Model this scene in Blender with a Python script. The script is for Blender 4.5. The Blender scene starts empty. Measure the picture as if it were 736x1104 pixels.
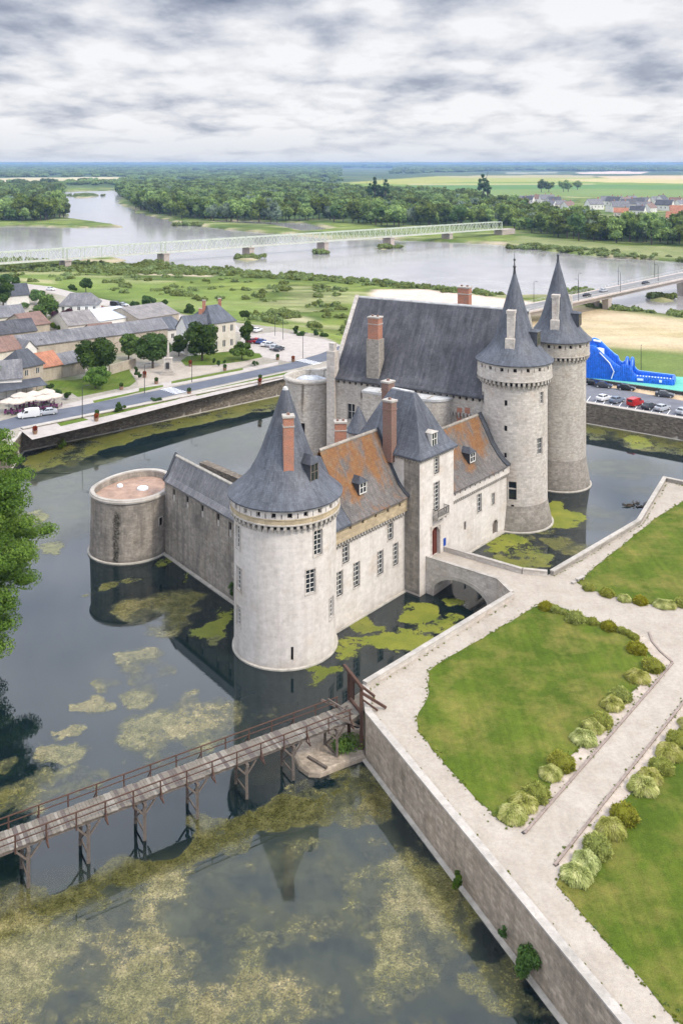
import bpy, math, random
import numpy as np
from mathutils import Vector
R = math.radians
sc = bpy.context.scene
COL = sc.collection
# camera stands at (0,0,58) looking north; at() turns a surveyed photo point of known height into metres
F, CX, HY, HC = 980.0, 368.0, 176.0, 58.0
TZ = 4.3          # level of garden terrace and town above the water
def at(x, y, z=0.0):
    Y = F * (HC - z) / (y - HY)
    return Vector(((x - CX) * Y / F, Y, z))
ORG = {}
def V(*a): return Vector(a)

# ---------------------------------------------------------------- mesh builder
class MB:
    def __init__(s): s.v = []; s.f = []; s.uv = []; s.m = []
    def poly(s, pts, mi=0, uv=None):
        b = len(s.v); s.v += [tuple(p) for p in pts]; s.f.append(tuple(range(b, b + len(pts)))); s.m.append(mi); s.uv.append(uv)
    def quad(s, a, b, c, d, mi=0, uv=None): s.poly((a, b, c, d), mi, uv)
    def hexa(s, p, mi=0):      # p: 4 bottom (ccw from above) + 4 top
        a, b, c, d, e, f, g, h = [Vector(q) for q in p]
        s.quad(a, d, c, b, mi); s.quad(e, f, g, h, mi)
        s.quad(a, b, f, e, mi); s.quad(b, c, g, f, mi); s.quad(c, d, h, g, mi); s.quad(d, a, e, h, mi)
    def box(s, c, sx, sy, sz, rot=0, mi=0, taper=1.0):   # c = centre of the base
        ca, sa = math.cos(rot), math.sin(rot)
        def p(x, y, z): return Vector((c[0] + x * ca - y * sa, c[1] + x * sa + y * ca, c[2] + z))
        hx, hy = sx / 2, sy / 2; t = taper
        s.hexa([p(-hx, -hy, 0), p(hx, -hy, 0), p(hx, hy, 0), p(-hx, hy, 0), p(-hx * t, -hy * t, sz), p(hx * t, -hy * t, sz), p(hx * t, hy * t, sz), p(-hx * t, hy * t, sz)], mi)
    def bar(s, a, b, w, h=None, mi=0, up=(0, 0, 1)):
        a = Vector(a); b = Vector(b); h = h or w; d = (b - a).normalized(); u = Vector(up)
        if abs(d.dot(u)) > .98: u = Vector((1, 0, 0))
        x = d.cross(u).normalized() * (w / 2); y = x.cross(d).normalized() * (h / 2)
        s.hexa([a - x - y, a + x - y, b + x - y, b - x - y, a - x + y, a + x + y, b + x + y, b - x + y], mi)
    def tube(s, pts, rad, n=8, mi=0, caps=True):
        pts = [Vector(p) for p in pts]
        if not hasattr(rad, '__len__'): rad = [rad] * len(pts)
        rings = []
        for i, p in enumerate(pts):
            d = (pts[min(i + 1, len(pts) - 1)] - pts[max(i - 1, 0)]).normalized()
            u = Vector((0, 0, 1)) if abs(d.z) < .9 else Vector((1, 0, 0))
            x = d.cross(u).normalized(); y = x.cross(d)
            rings.append([p + (x * math.cos(k * 2 * math.pi / n) + y * math.sin(k * 2 * math.pi / n)) * rad[i] for k in range(n)])
        for i in range(len(rings) - 1):
            for k in range(n):
                k2 = (k + 1) % n
                s.quad(rings[i][k], rings[i][k2], rings[i + 1][k2], rings[i + 1][k], mi)
        if caps:
            s.poly(rings[0][::-1], mi); s.poly(rings[-1], mi)
    def prism(s, pts, z0, z1, mi=0, mit=None, bottom=True):
        n = len(pts); a = sum(pts[i][0] * pts[(i + 1) % n][1] - pts[(i + 1) % n][0] * pts[i][1] for i in range(n))
        if a < 0: pts = pts[::-1]
        lo = [Vector((p[0], p[1], z0)) for p in pts]; hi = [Vector((p[0], p[1], z1)) for p in pts]
        s.poly(hi, mi if mit is None else mit)
        if bottom: s.poly(lo[::-1], mi)
        for i in range(n):
            j = (i + 1) % n; s.quad(lo[i], lo[j], hi[j], hi[i], mi)
    def rings(s, rr, mi=0, cap=True, capb=False):
        for i in range(len(rr) - 1):
            a, b = rr[i], rr[i + 1]; n = len(a)
            for k in range(n):
                k2 = (k + 1) % n; s.quad(a[k], a[k2], b[k2], b[k], mi)
        if cap: s.poly(rr[-1], mi)
        if capb: s.poly(rr[0][::-1], mi)
    def revolve(s, cx, cy, prof, n=64, mi=0, wob=0.0, sx=1.0, sy=1.0):
        for i in range(len(prof) - 1):
            (r0, z0), (r1, z1) = prof[i], prof[i + 1]
            L = math.hypot(r1 - r0, z1 - z0)
            vv = sum(math.hypot(prof[j + 1][0] - prof[j][0], prof[j + 1][1] - prof[j][1]) for j in range(i))
            rm = max(r0, r1, .3)
            for k in range(n):
                a, b = 2 * math.pi * k / n, 2 * math.pi * (k + 1) / n
                def P(r, t, z): return Vector((cx + r * math.sin(t) * sx, cy - r * math.cos(t) * sy, z))
                uv = [(a * rm, vv), (b * rm, vv), (b * rm, vv + L), (a * rm, vv + L)]
                s.quad(P(r0, a, z0), P(r0, b, z0), P(r1, b, z1), P(r1, a, z1), mi, uv)
    def skin(s, P, us, zs, ops=(), mi=0, depth=.35, mir=None, back=None):
        U = sorted(set([round(u, 4) for u in us] + [round(o[k], 4) for o in ops for k in (0, 1)]))
        Z = sorted(set([round(z, 4) for z in zs] + [round(o[k], 4) for o in ops for k in (2, 3)]))
        U = [u for u in U if us[0] - 1e-3 <= u <= us[-1] + 1e-3]; Z = [z for z in Z if zs[0] - 1e-3 <= z <= zs[-1] + 1e-3]
        for i in range(len(U) - 1):
            for j in range(len(Z) - 1):
                u0, u1, z0, z1 = U[i], U[i + 1], Z[j], Z[j + 1]; uc, zc = (u0 + u1) / 2, (z0 + z1) / 2
                if any(o[0] < uc < o[1] and o[2] < zc < o[3] for o in ops): continue
                s.quad(P(u0, z0, 0), P(u1, z0, 0), P(u1, z1, 0), P(u0, z1, 0), mi, [(u0, z0), (u1, z0), (u1, z1), (u0, z1)])
        mr = mi if mir is None else mir
        for o in ops:
            a, b, c, d = o[:4]; D = depth
            s.quad(P(a, c, 0), P(a, d, 0), P(a, d, D), P(a, c, D), mr); s.quad(P(b, d, 0), P(b, c, 0), P(b, c, D), P(b, d, D), mr)
            s.quad(P(b, c, 0), P(a, c, 0), P(a, c, D), P(b, c, D), mr); s.quad(P(a, d, 0), P(b, d, 0), P(b, d, D), P(a, d, D), mr)
            if back is not None: s.quad(P(a, c, D), P(b, c, D), P(b, d, D), P(a, d, D), back)
    def pbox(s, P, a, b, c, d, d0, d1, mi=0):     # box on a wall: u a..b, z c..d, depth d0 (outer) .. d1 (inner)
        s.hexa([P(a, c, d0), P(b, c, d0), P(b, c, d1), P(a, c, d1), P(a, d, d0), P(b, d, d0), P(b, d, d1), P(a, d, d1)], mi)
    def build(s, name, mats, parent=None, smooth=False):
        o0 = ORG.get(parent.name, Vector((0, 0, 0))) if parent else Vector((0, 0, 0))
        me = bpy.data.meshes.new(name)
        me.from_pydata([(p[0] - o0.x, p[1] - o0.y, p[2] - o0.z) for p in s.v], [], s.f)
        if not isinstance(mats, (list, tuple)): mats = [mats]
        for m in mats: me.materials.append(m)
        me.polygons.foreach_set('material_index', s.m)
        uvl = me.uv_layers.new(name='UVMap'); flat = np.empty(len(me.loops) * 2, dtype=np.float32); li = 0
        for fi, f in enumerate(s.f):
            uv = s.uv[fi]
            if uv is None:
                ps = [s.v[i] for i in f]
                a, b, c = Vector(ps[0]), Vector(ps[1]), Vector(ps[2]); n = (b - a).cross(c - a)
                if n.length < 1e-9 and len(ps) > 3: n = (c - a).cross(Vector(ps[3]) - a)
                n = n.normalized() if n.length > 1e-12 else Vector((0, 0, 1))
                h = math.hypot(n.x, n.y)
                if h < .15: uv = [(p[0], p[1]) for p in ps]
                else:
                    tx, ty = -n.y / h, n.x / h
                    uv = [(p[0] * tx + p[1] * ty, p[2] / h) for p in ps]
            for q in uv: flat[li] = q[0]; flat[li + 1] = q[1]; li += 2
        uvl.data.foreach_set('uv', flat)
        if smooth: me.polygons.foreach_set('use_smooth', [True] * len(me.polygons))
        me.update()
        if smooth:
            import bmesh
            bm = bmesh.new(); bm.from_mesh(me); bmesh.ops.remove_doubles(bm, verts=bm.verts, dist=.0008); bm.to_mesh(me); bm.free()
            try: me.set_sharp_from_angle(angle=R(38))
            except Exception: pass
        o = bpy.data.objects.new(name, me); COL.objects.link(o)
        if parent: o.parent = parent; ORG[o.name] = o0
        return o

def np_obj(name, verts, faces, mats, parent=None, attrs=None, mi=None, smooth=False):
    """numpy quads mesh; attrs {name: (type, array per vertex)}"""
    me = bpy.data.meshes.new(name); nv, nf, k = len(verts), len(faces), faces.shape[1]
    me.vertices.add(nv); me.vertices.foreach_set('co', np.ascontiguousarray(verts, dtype=np.float32).ravel())
    me.loops.add(nf * k); me.loops.foreach_set('vertex_index', np.ascontiguousarray(faces, dtype=np.int32).ravel())
    me.polygons.add(nf); me.polygons.foreach_set('loop_start', np.arange(0, nf * k, k, dtype=np.int32))
    try: me.polygons.foreach_set('loop_total', np.full(nf, k, dtype=np.int32))
    except Exception: pass
    if not isinstance(mats, (list, tuple)): mats = [mats]
    for m in mats: me.materials.append(m)
    if mi is not None: me.polygons.foreach_set('material_index', np.asarray(mi, dtype=np.int32))
    for an, (ty, arr) in (attrs or {}).items():
        a = me.attributes.new(an, ty, 'POINT')
        a.data.foreach_set('color' if ty == 'FLOAT_COLOR' else ('vector' if ty == 'FLOAT_VECTOR' else 'value'), np.ascontiguousarray(arr, dtype=np.float32 if ty != 'INT' else np.int32).ravel())
    if smooth: me.polygons.foreach_set('use_smooth', np.ones(nf, dtype=bool))
    me.update(calc_edges=True); me.validate()
    if name is None: return me
    o = bpy.data.objects.new(name, me); COL.objects.link(o)
    if parent: o.parent = parent
    return o

def tag(o, label=None, cat=None, group=None, kind=None):
    if label: o['label'] = label
    if cat: o['category'] = cat
    if group: o['group'] = group
    if kind: o['kind'] = kind
    return o
def thing(name, loc, label, cat, group=None):
    o = bpy.data.objects.new(name, None); COL.objects.link(o); o.location = loc; o.empty_display_size = .5
    ORG[o.name] = Vector(loc); return tag(o, label, cat, group)
def dup(o, loc=None, rz=None, label=None, parent=None, scale=None):
    c = o.copy(); COL.objects.link(c)
    if parent: c.parent = parent
    for ch in list(o.children): dup(ch, parent=c)
    if loc is not None: c.location = loc
    if rz is not None: c.rotation_euler = (0, 0, rz)
    if scale is not None: c.scale = (scale,) * 3 if not hasattr(scale, '__len__') else scale
    if label: c['label'] = label
    return c

# ---------------------------------------------------------------- numpy noise
_rng = np.random.RandomState(7); _tab = _rng.rand(256, 256)
def vnoise(x, y, seed=0):
    x = x + seed * 17.31; y = y + seed * 9.77
    xi = np.floor(x).astype(int); yi = np.floor(y).astype(int); fx = x - xi; fy = y - yi
    fx = fx * fx * (3 - 2 * fx); fy = fy * fy * (3 - 2 * fy)
    g = lambda a, b: _tab[(a + 37 * ((b // 256) % 7)) % 256, b % 256]
    return (g(xi, yi) * (1 - fx) + g(xi + 1, yi) * fx) * (1 - fy) + (g(xi, yi + 1) * (1 - fx) + g(xi + 1, yi + 1) * fx) * fy
def fbm(x, y, scale, octv=4, seed=0):
    t = 0; a = .5; s = 0; f = 1.0 / scale
    for o in range(octv):
        t = t + a * vnoise(x * f, y * f, seed + o * 3); s += a; a *= .5; f *= 2.03
    return t / s
def sdf(poly, X, Y):
    """signed distance, negative inside"""
    d = np.full(X.shape, 1e18); ins = np.zeros(X.shape, dtype=bool); n = len(poly)
    for i in range(n):
        ax, ay = poly[i][0], poly[i][1]; bx, by = poly[(i + 1) % n][0], poly[(i + 1) % n][1]
        ex, ey = bx - ax, by - ay; L = ex * ex + ey * ey + 1e-12
        t = np.clip(((X - ax) * ex + (Y - ay) * ey) / L, 0, 1)
        d = np.minimum(d, (X - ax - t * ex) ** 2 + (Y - ay - t * ey) ** 2)
        c = ((ay > Y) != (by > Y)) & (X < (bx - ax) * (Y - ay) / (by - ay + 1e-12) + ax)
        ins ^= c
    d = np.sqrt(d); return np.where(ins, -d, d)
def sstep(a, b, x): t = np.clip((x - a) / (b - a), 0, 1); return t * t * (3 - 2 * t)
def pw(pts, z): return [at(x, y, z) for x, y in pts]
# ---------------------------------------------------------------- materials
class NT:
    def __init__(s, name):
        s.m = bpy.data.materials.new(name); s.m.use_nodes = True; s.t = s.m.node_tree
        s.b = s.t.nodes['Principled BSDF']; s.out = s.t.nodes['Material Output']
    def n(s, ty, **kw):
        o = s.t.nodes.new(ty)
        for k, v in kw.items():
            if k.startswith('i_'):
                k2 = k[2:].replace('_', ' ')
                if k2.isdigit(): k2 = int(k2)
                s.set(o.inputs[k2], v)
            else: setattr(o, k, v)
        return o
    def set(s, inp, v):
        if isinstance(v, bpy.types.NodeSocket): s.t.links.new(v, inp)
        else:
            if isinstance(v, (tuple, list)) and inp.type == 'RGBA' and len(v) == 3: v = (*v, 1)
            inp.default_value = v
    def coord(s, which='Object'): return s.n('ShaderNodeTexCoord').outputs[which]
    def geo(s): return s.n('ShaderNodeNewGeometry').outputs['Position']
    def map(s, vec, sc=(1, 1, 1), loc=(0, 0, 0), rot=(0, 0, 0)):
        return s.n('ShaderNodeMapping', i_Vector=vec, i_Scale=sc, i_Location=loc, i_Rotation=rot).outputs[0]
    def noise(s, vec, scale, det=4, rough=.55, dist=0): return s.n('ShaderNodeTexNoise', i_Vector=vec, i_Scale=scale, i_Detail=det, i_Roughness=rough, i_Distortion=dist).outputs['Fac']
    def ramp(s, fac, stops, interp='LINEAR'):
        r = s.n('ShaderNodeValToRGB'); s.set(r.inputs[0], fac); cr = r.color_ramp; cr.interpolation = interp
        while len(cr.elements) < len(stops): cr.elements.new(.5)
        for e, (p, c) in zip(cr.elements, stops):
            e.position = p; e.color = (*c, 1) if hasattr(c, '__len__') else (c, c, c, 1)
        return r.outputs[0]
    def mix(s, fac, a, b, mode='MIX'):
        m = s.n('ShaderNodeMix', data_type='RGBA', blend_type=mode); s.set(m.inputs[0], fac); s.set(m.inputs[6], a); s.set(m.inputs[7], b); return m.outputs[2]
    def math(s, op, a, b=0.0, c=None, clamp=False):
        m = s.n('ShaderNodeMath', operation=op, use_clamp=clamp); s.set(m.inputs[0], a); s.set(m.inputs[1], b)
        if c is not None: s.set(m.inputs[2], c)
        return m.outputs[0]
    def bump(s, h, strength=.3, dist=.05): s.t.links.new(s.n('ShaderNodeBump', i_Height=h, i_Strength=strength, i_Distance=dist).outputs[0], s.b.inputs['Normal'])
    def fin(s, col, rough=.8, spec=.3, metal=0):
        s.set(s.b.inputs['Base Color'], col); s.set(s.b.inputs['Roughness'], rough); s.b.inputs['Specular IOR Level'].default_value = spec; s.set(s.b.inputs['Metallic'], metal); return s.m

def stone(name, base, dark, warm=(.55, .42, .26), bw=.7, bh=.35, block=.25, stain=.5, streak=.4, bumpv=.35, mortar=None, patch=.5):
    n = NT(name); uv = n.coord('UV'); g = n.geo()
    br = n.n('ShaderNodeTexBrick', i_Vector=uv, i_Scale=1.0, i_Color1=(1, 1, 1), i_Color2=(1 - block,) * 3, i_Mortar=(1 - block * 1.1,) * 3)
    br.inputs['Brick Width'].default_value = bw; br.inputs['Row Height'].default_value = bh; br.inputs['Mortar Size'].default_value = .014; br.inputs['Mortar Smooth'].default_value = .3
    c = n.ramp(n.noise(g, .35, 5, .6), [(.3, base), (.55, tuple(b * .9 for b in base)), (.72, tuple(b * .8 for b in warm))])
    c = n.mix(patch, base, c)
    c = n.mix(1.0, c, br.outputs[0], 'MULTIPLY')
    bl = n.ramp(n.noise(n.map(uv, (1 / bw, 1 / bh, 1)), 1.0, 2, .8), [(.3, 1 - block * .8), (.7, 1.0)])
    c = n.mix(1.0, c, bl, 'MULTIPLY')
    st = n.ramp(n.noise(n.map(g, (1, 1, .12)), .9, 6, .7), [(.45, 0.0), (.75, 1.0)])
    c = n.mix(n.math('MULTIPLY', st, streak), c, dark)
    ru = n.ramp(n.noise(n.map(g, (1.6, 1.6, .09), loc=(2, 5, 1)), .8, 6, .72), [(.60, 0.0), (.72, 1.0)]); c = n.mix(n.math('MULTIPLY', ru, .55), c, tuple(w * .62 for w in warm))
    sp = n.ramp(n.noise(g, .22, 8, .72), [(.48, 0.0), (.68, 1.0)])
    c = n.mix(n.math('MULTIPLY', sp, stain), c, dark)
    # damp darker stone in the first metre over the water, ragged upper edge
    z = n.n('ShaderNodeSeparateXYZ', i_0=g).outputs[2]
    wet = n.math('MULTIPLY', n.math('SUBTRACT', n.math('ADD', .1, n.math('MULTIPLY', n.noise(g, .8, 4), 1.4)), z), 1.2, clamp=True)
    c = n.mix(n.math('MULTIPLY', wet, .55), c, tuple(d * .8 for d in dark))
    c = n.mix(1.0, c, n.ramp(n.noise(g, 1.7, 8, .78), [(.32, 1 - .30 * (block + .5)), (.5, 1.0), (.68, 1 + .14 * (block + .5))]), 'MULTIPLY')
    h = n.math('ADD', n.noise(g, 4.5, 5, .7), n.math('MULTIPLY', n.n('ShaderNodeRGBToBW', i_0=br.outputs[0]).outputs[0], 1.2))
    n.bump(h, bumpv, .06)
    return n.fin(c, .9, .15)

def slate(name, base=(.066, .073, .090), light=(.19, .205, .235), lichen=0.0, lcol=(.36, .15, .03), con=1.0, z0=None):
    n = NT(name); uv = n.coord('UV'); g = n.geo()
    br = n.n('ShaderNodeTexBrick', i_Vector=uv, i_Scale=1.0, i_Color1=(1, 1, 1), i_Color2=(.74, .74, .76), i_Mortar=(.5, .5, .5))
    br.inputs['Brick Width'].default_value = .32; br.inputs['Row Height'].default_value = .24; br.inputs['Mortar Size'].default_value = .008
    c = n.ramp(n.noise(n.map(uv, (1.3, .18, 1)), 1.0, 6, .65), [(.3, base), (.62, tuple((a + b) / 2 for a, b in zip(base, light))), (.85, light)])
    c2 = n.ramp(n.noise(g, .3, 7, .7), [(.35, .68 / con ** .5), (.7, 1.2)]); c = n.mix(1.0, c, n.ramp(n.noise(n.map(uv, (3.2, .22, 1), loc=(5, 0, 0)), 1.0, 5, .75), [(.35, .72), (.7, 1.25)]), 'MULTIPLY')
    c = n.mix(1.0, c, c2, 'MULTIPLY')
    if lichen:
        wv = n.n('ShaderNodeSeparateXYZ', i_0=uv).outputs[1]
        f = n.math('ADD', n.noise(n.map(g, (1, 1, .55), loc=(3, 1, 0)), .34, 7, .62), n.math('MULTIPLY', n.noise(n.map(uv, (1.1, .1, 1)), 1.3, 4, .7), .22))
        if z0 is not None:
            zz = n.n('ShaderNodeSeparateXYZ', i_0=g).outputs[2]; f = n.math('ADD', f, n.math('MULTIPLY', n.math('SUBTRACT', n.math('MULTIPLY', n.math('SUBTRACT', zz, z0), .30, clamp=True), 1.0), .17))
        f = n.ramp(f, [(lichen, 0.0), (lichen + .13, .95)])
        lc = n.ramp(n.noise(g, 1.1, 5, .7), [(.3, lcol), (.55, (lcol[0] * 1.1, lcol[1] * 1.25, lcol[2] * 1.4)), (.75, (.2, .16, .1))])
        c = n.mix(f, c, lc)
    c = n.mix(1.0, c, br.outputs[0], 'MULTIPLY')
    n.bump(n.math('ADD', n.n('ShaderNodeRGBToBW', i_0=br.outputs[0]).outputs[0], n.noise(g, 6, 3)), .3, .03)
    return n.fin(c, .55 if not lichen else .75, .4)

def simple(name, col, rough=.7, spec=.3, var=.15, scale=2.0, bumpv=0.0, metal=0, vec='geo'):
    n = NT(name); g = n.geo() if vec == 'geo' else n.coord('Object')
    c = n.ramp(n.noise(g, scale, 5, .65), [(.3, tuple(x * (1 - var) for x in col)), (.7, tuple(min(1, x * (1 + var)) for x in col))])
    if bumpv: n.bump(n.noise(g, scale * 3, 4, .7), bumpv, .04)
    return n.fin(c, rough, spec, metal)

M = {}
M['limewash'] = stone('pale limestone render', (.68, .63, .58), (.34, .29, .24), (.64, .52, .40), .9, .42, .09, .34, .40, .25)
M['ashlar'] = stone('pale ashlar', (.64, .59, .53), (.30, .25, .20), (.60, .42, .30), .62, .33, .24, .30, .28, .4)
M['keepstone'] = stone('keep masonry', (.60, .555, .49), (.25, .22, .19), (.60, .47, .33), .5, .26, .28, .4, .4, .5)
M['greystone'] = stone('weathered grey stone', (.44, .39, .33), (.11, .10, .088), (.50, .41, .30), .7, .35, .26, .85, .85, .5)
M['plinthstone'] = stone('plinth stone', (.42, .38, .33), (.14, .125, .10), (.3, .25, .2), .55, .3, .30, .5, .4, .5)
M['yellowstone'] = stone('ochre limestone', (.58, .47, .31), (.33, .26, .18), (.62, .44, .2), .8, .4, .26, .4, .4, .6)
M['ledge'] = simple('pale ledge stone', (.40, .37, .32), .9, .1, .25, 1.2)
M['quay'] = stone('quay rubble', (.34, .285, .225), (.11, .098, .08), (.32, .25, .18), .6, .28, .55, .4, .4, .9)
M['retaining'] = stone('retaining wall stone', (.57, .475, .37), (.17, .14, .105), (.50, .375, .25), .6, .3, .34, .65, .7, .7)
M['coping'] = stone('coping stone', (.50, .46, .41), (.2, .185, .16), (.46, .39, .3), 1.1, .6, .15, .5, .3, .3)
M['slate'] = slate('slate')
M['slatedark'] = slate('dark slate', (.05, .055, .065), (.11, .12, .14))
M['slatebig'] = slate('old slate', (.040, .040, .047), (.19, .19, .205), con=2.2)
M['lichenroof'] = slate('lichen covered tiles', (.125, .115, .11), (.25, .22, .19), lichen=.495, lcol=(.215, .088, .026), z0=14.0); M['lichenroof2'] = slate('lichen covered tiles of the right wing', (.125, .115, .11), (.25, .22, .19), lichen=.49, lcol=(.205, .085, .026), z0=11.0)
M['slategrey'] = slate('grey roof slate', (.13, .13, .14), (.31, .30, .30))
M['lead'] = simple('lead sheet', (.42, .42, .41), .85, .2, .3, .8)
M['glass'] = NT('window glass').fin((.02, .025, .03), .08, .6)
M['dark'] = simple('dark opening', (.018, .015, .013), .9, .1, .3)
M['white'] = simple('white painted wood', (.60, .58, .54), .6, .3, .08)
M['door'] = simple('oxblood painted door', (.10, .025, .015), .6, .3, .3, 3)
M['pinkterrace'] = simple('terracotta terrace paving', (.34, .235, .18), .9, .1, .3, .7)
M['gravelpile'] = simple('grey white gravel', (.42, .44, .46), .9, .1, .45, 1.6, .5)
M['iron'] = simple('dark iron', (.03, .03, .032), .5, .5, .1)
M['signblue'] = simple('blue sign', (.02, .06, .28), .4, .4, .05)
M['rubber'] = simple('tyre rubber', (.02, .02, .02), .8, .2, .1)

def brick(name, c1=(.42, .13, .06), c2=(.30, .09, .045), mort=(.42, .36, .3)):
    n = NT(name); uv = n.coord('UV'); g = n.geo()
    br = n.n('ShaderNodeTexBrick', i_Vector=uv, i_Scale=1.0, i_Color1=c1, i_Color2=c2, i_Mortar=mort)
    br.inputs['Brick Width'].default_value = .26; br.inputs['Row Height'].default_value = .09; br.inputs['Mortar Size'].default_value = .010
    c = n.mix(n.ramp(n.noise(g, .9, 6, .7), [(.45, 0.0), (.75, .75)]), br.outputs[0], (.20, .15, .12))
    n.bump(n.noise(g, 9, 3), .3, .02); return n.fin(c, .9, .1)
M['brick'] = brick('red brick'); M['brickdark'] = brick('smoke stained brick', (.23, .10, .07), (.15, .07, .05), (.28, .25, .22))

def wood(name, a, b):
    n = NT(name); uv = n.coord('UV'); g = n.geo()
    c = n.ramp(n.noise(n.map(uv, (3, 3, 3)), 2.2, 7, .75), [(.3, a), (.7, b)])
    c = n.mix(n.ramp(n.noise(g, 1.1, 5, .7), [(.5, 0.0), (.8, .7)]), c, tuple(x * .45 for x in a)); n.bump(n.noise(g, 12, 4), .4, .02)
    return n.fin(c, .85, .15)
M['plank'] = wood('weathered grey plank', (.12, .105, .085), (.24, .215, .18))
M['planklight'] = wood('bleached plank', (.19, .17, .14), (.31, .285, .245))
M['plankdark'] = wood('dark worn plank', (.075, .062, .056), (.17, .145, .13))
M['timber'] = wood('grey timber', (.085, .068, .056), (.20, .165, .14))
M['rustwood'] = wood('red brown oiled timber', (.055, .03, .022), (.12, .068, .05))

def gravel():
    n = NT('pale gravel path'); g = n.geo()
    c = n.ramp(n.noise(g, .33, 7, .62), [(.3, (.34, .295, .24)), (.5, (.40, .352, .292)), (.7, (.44, .39, .33))])
    c = n.mix(n.ramp(n.noise(g, 14, 3, .8), [(.35, .35), (.6, 0.0)]), c, (.20, .175, .155))
    # wheel worn streaks
    c = n.mix(n.ramp(n.noise(n.map(g, (1, .25, 1), rot=(0, 0, R(38))), .9, 5, .6), [(.5, 0.0), (.8, .5)]), c, (.27, .235, .205))
    c = n.mix(1.0, c, n.ramp(n.noise(g, 2.6, 8, .8), [(.3, .80), (.5, 1.0), (.7, 1.12)]), 'MULTIPLY'); n.bump(n.noise(g, 22, 3), .3, .02); return n.fin(c, .95, .1)
M['gravel'] = gravel()
def lawn(name, a=(.060, .098, .009), b=(.108, .148, .017), dry=(.22, .19, .05), amt=.75, rot=50):
    n = NT(name); g = n.geo()
    c = n.ramp(n.noise(g, .16, 6, .6), [(.32, a), (.68, b)])
    c = n.mix(n.math('MULTIPLY', n.ramp(n.noise(n.map(g, (1, 1, 1), loc=(9, 4, 0)), .22, 8, .68), [(.45, 0.0), (.66, 1.0)]), amt), c, dry)
    mow = n.ramp(n.noise(n.map(g, (1.6, .07, 1), rot=(0, 0, R(rot))), 1.0, 4, .6), [(.35, .78), (.65, 1.12)])
    c = n.mix(.55, c, n.mix(1.0, c, mow, 'MULTIPLY')); c = n.mix(1.0, c, n.ramp(n.noise(g, 1.6, 7, .8), [(.3, .75), (.7, 1.2)]), 'MULTIPLY')
    c = n.mix(n.ramp(n.noise(g, .45, 6, .75), [(.66, 0.0), (.76, .6)]), c, (.10, .075, .04))
    c = n.mix(1.0, c, n.ramp(n.noise(g, 9, 4, .8), [(.25, .55), (.7, 1.3)]), 'MULTIPLY')
    n.bump(n.noise(g, 16, 3, .8), .8, .08); return n.fin(c, .95, .1)
M['lawn'] = lawn('mown lawn'); M['verge'] = lawn('grass verge', (.075, .125, .016), (.12, .175, .028), (.2, .19, .07), .4)
def asphalt(name, base):
    n = NT(name); g = n.geo()
    c = n.ramp(n.noise(g, .25, 6, .65), [(.3, tuple(x * .8 for x in base)), (.7, tuple(x * 1.2 for x in base))])
    c = n.mix(n.ramp(n.noise(g, 1.3, 5, .7), [(.6, 0.0), (.75, .5)]), c, tuple(x * 1.7 for x in base)); return n.fin(c, .85, .2)
M['asphalt'] = asphalt('road asphalt', (.10, .11, .135)); M['parking'] = asphalt('parking asphalt', (.14, .142, .16)); M['bridgeroad'] = asphalt('bridge roadway', (.20, .195, .19))
M['paving'] = simple('pale pavement', (.38, .345, .315), .9, .1, .15, .5)
M['paint'] = simple('white road paint', (.75, .75, .75), .7, .2, .15, 3)
M['sandpave'] = simple('sandy strip', (.45, .34, .22), .9, .1, .25, .6)
M['plaster'] = stone('cream plaster', (.62, .57, .49), (.34, .3, .25), (.55, .45, .33), 2, 1, .05, .3, .35, .1)
M['whiteplaster'] = stone('white plaster', (.72, .70, .66), (.4, .38, .34), (.62, .55, .45), 2, 1, .04, .2, .25, .1)
M['oldplaster'] = stone('old stained plaster', (.46, .40, .32), (.22, .19, .15), (.45, .35, .25), 2, 1, .08, .55, .6, .2)
M['tile'] = slate('orange clay tile', (.40, .15, .075), (.52, .24, .13)); M['tilebrown'] = slate('brown clay tile', (.20, .11, .08), (.30, .19, .14))
M['metalroof'] = simple('pale sheet metal roof', (.50, .55, .60), .5, .4, .12, .3); M['fibre'] = slate('streaked fibre cement roof', (.20, .18, .165), (.36, .33, .31))
M['concrete'] = simple('bridge concrete', (.43, .38, .34), .9, .1, .15, .3); M['palesteel'] = simple('pale green painted steel', (.46, .50, .42), .6, .3, .1, .2)
M['pierstone'] = stone('pier stone', (.5, .43, .38), (.25, .21, .18), (.45, .35, .3), 1.2, .6, .15, .4, .3, .2)
M['vinyl'] = simple('blue inflatable vinyl', (.008, .12, .58), .4, .5, .35, 1.2, .5); M['vinyllight'] = simple('pale blue vinyl', (.15, .38, .75), .35, .5, .1, .4); M['vinylwhite'] = simple('white vinyl', (.72, .78, .85), .35, .5, .05)
M['turf'] = simple('teal artificial turf', (.13, .42, .33), .9, .1, .15, .5)
M['canvas'] = simple('cream canvas', (.48, .42, .36), .8, .2, .12, .5); M['purple'] = simple('plum coloured plastic', (.14, .03, .10), .6, .3, .3)
M['redpaint'] = simple('red paint', (.5, .03, .02), .4, .4, .2); M['pot'] = simple('terracotta pot', (.24, .15, .10), .8, .2, .2)

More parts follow.
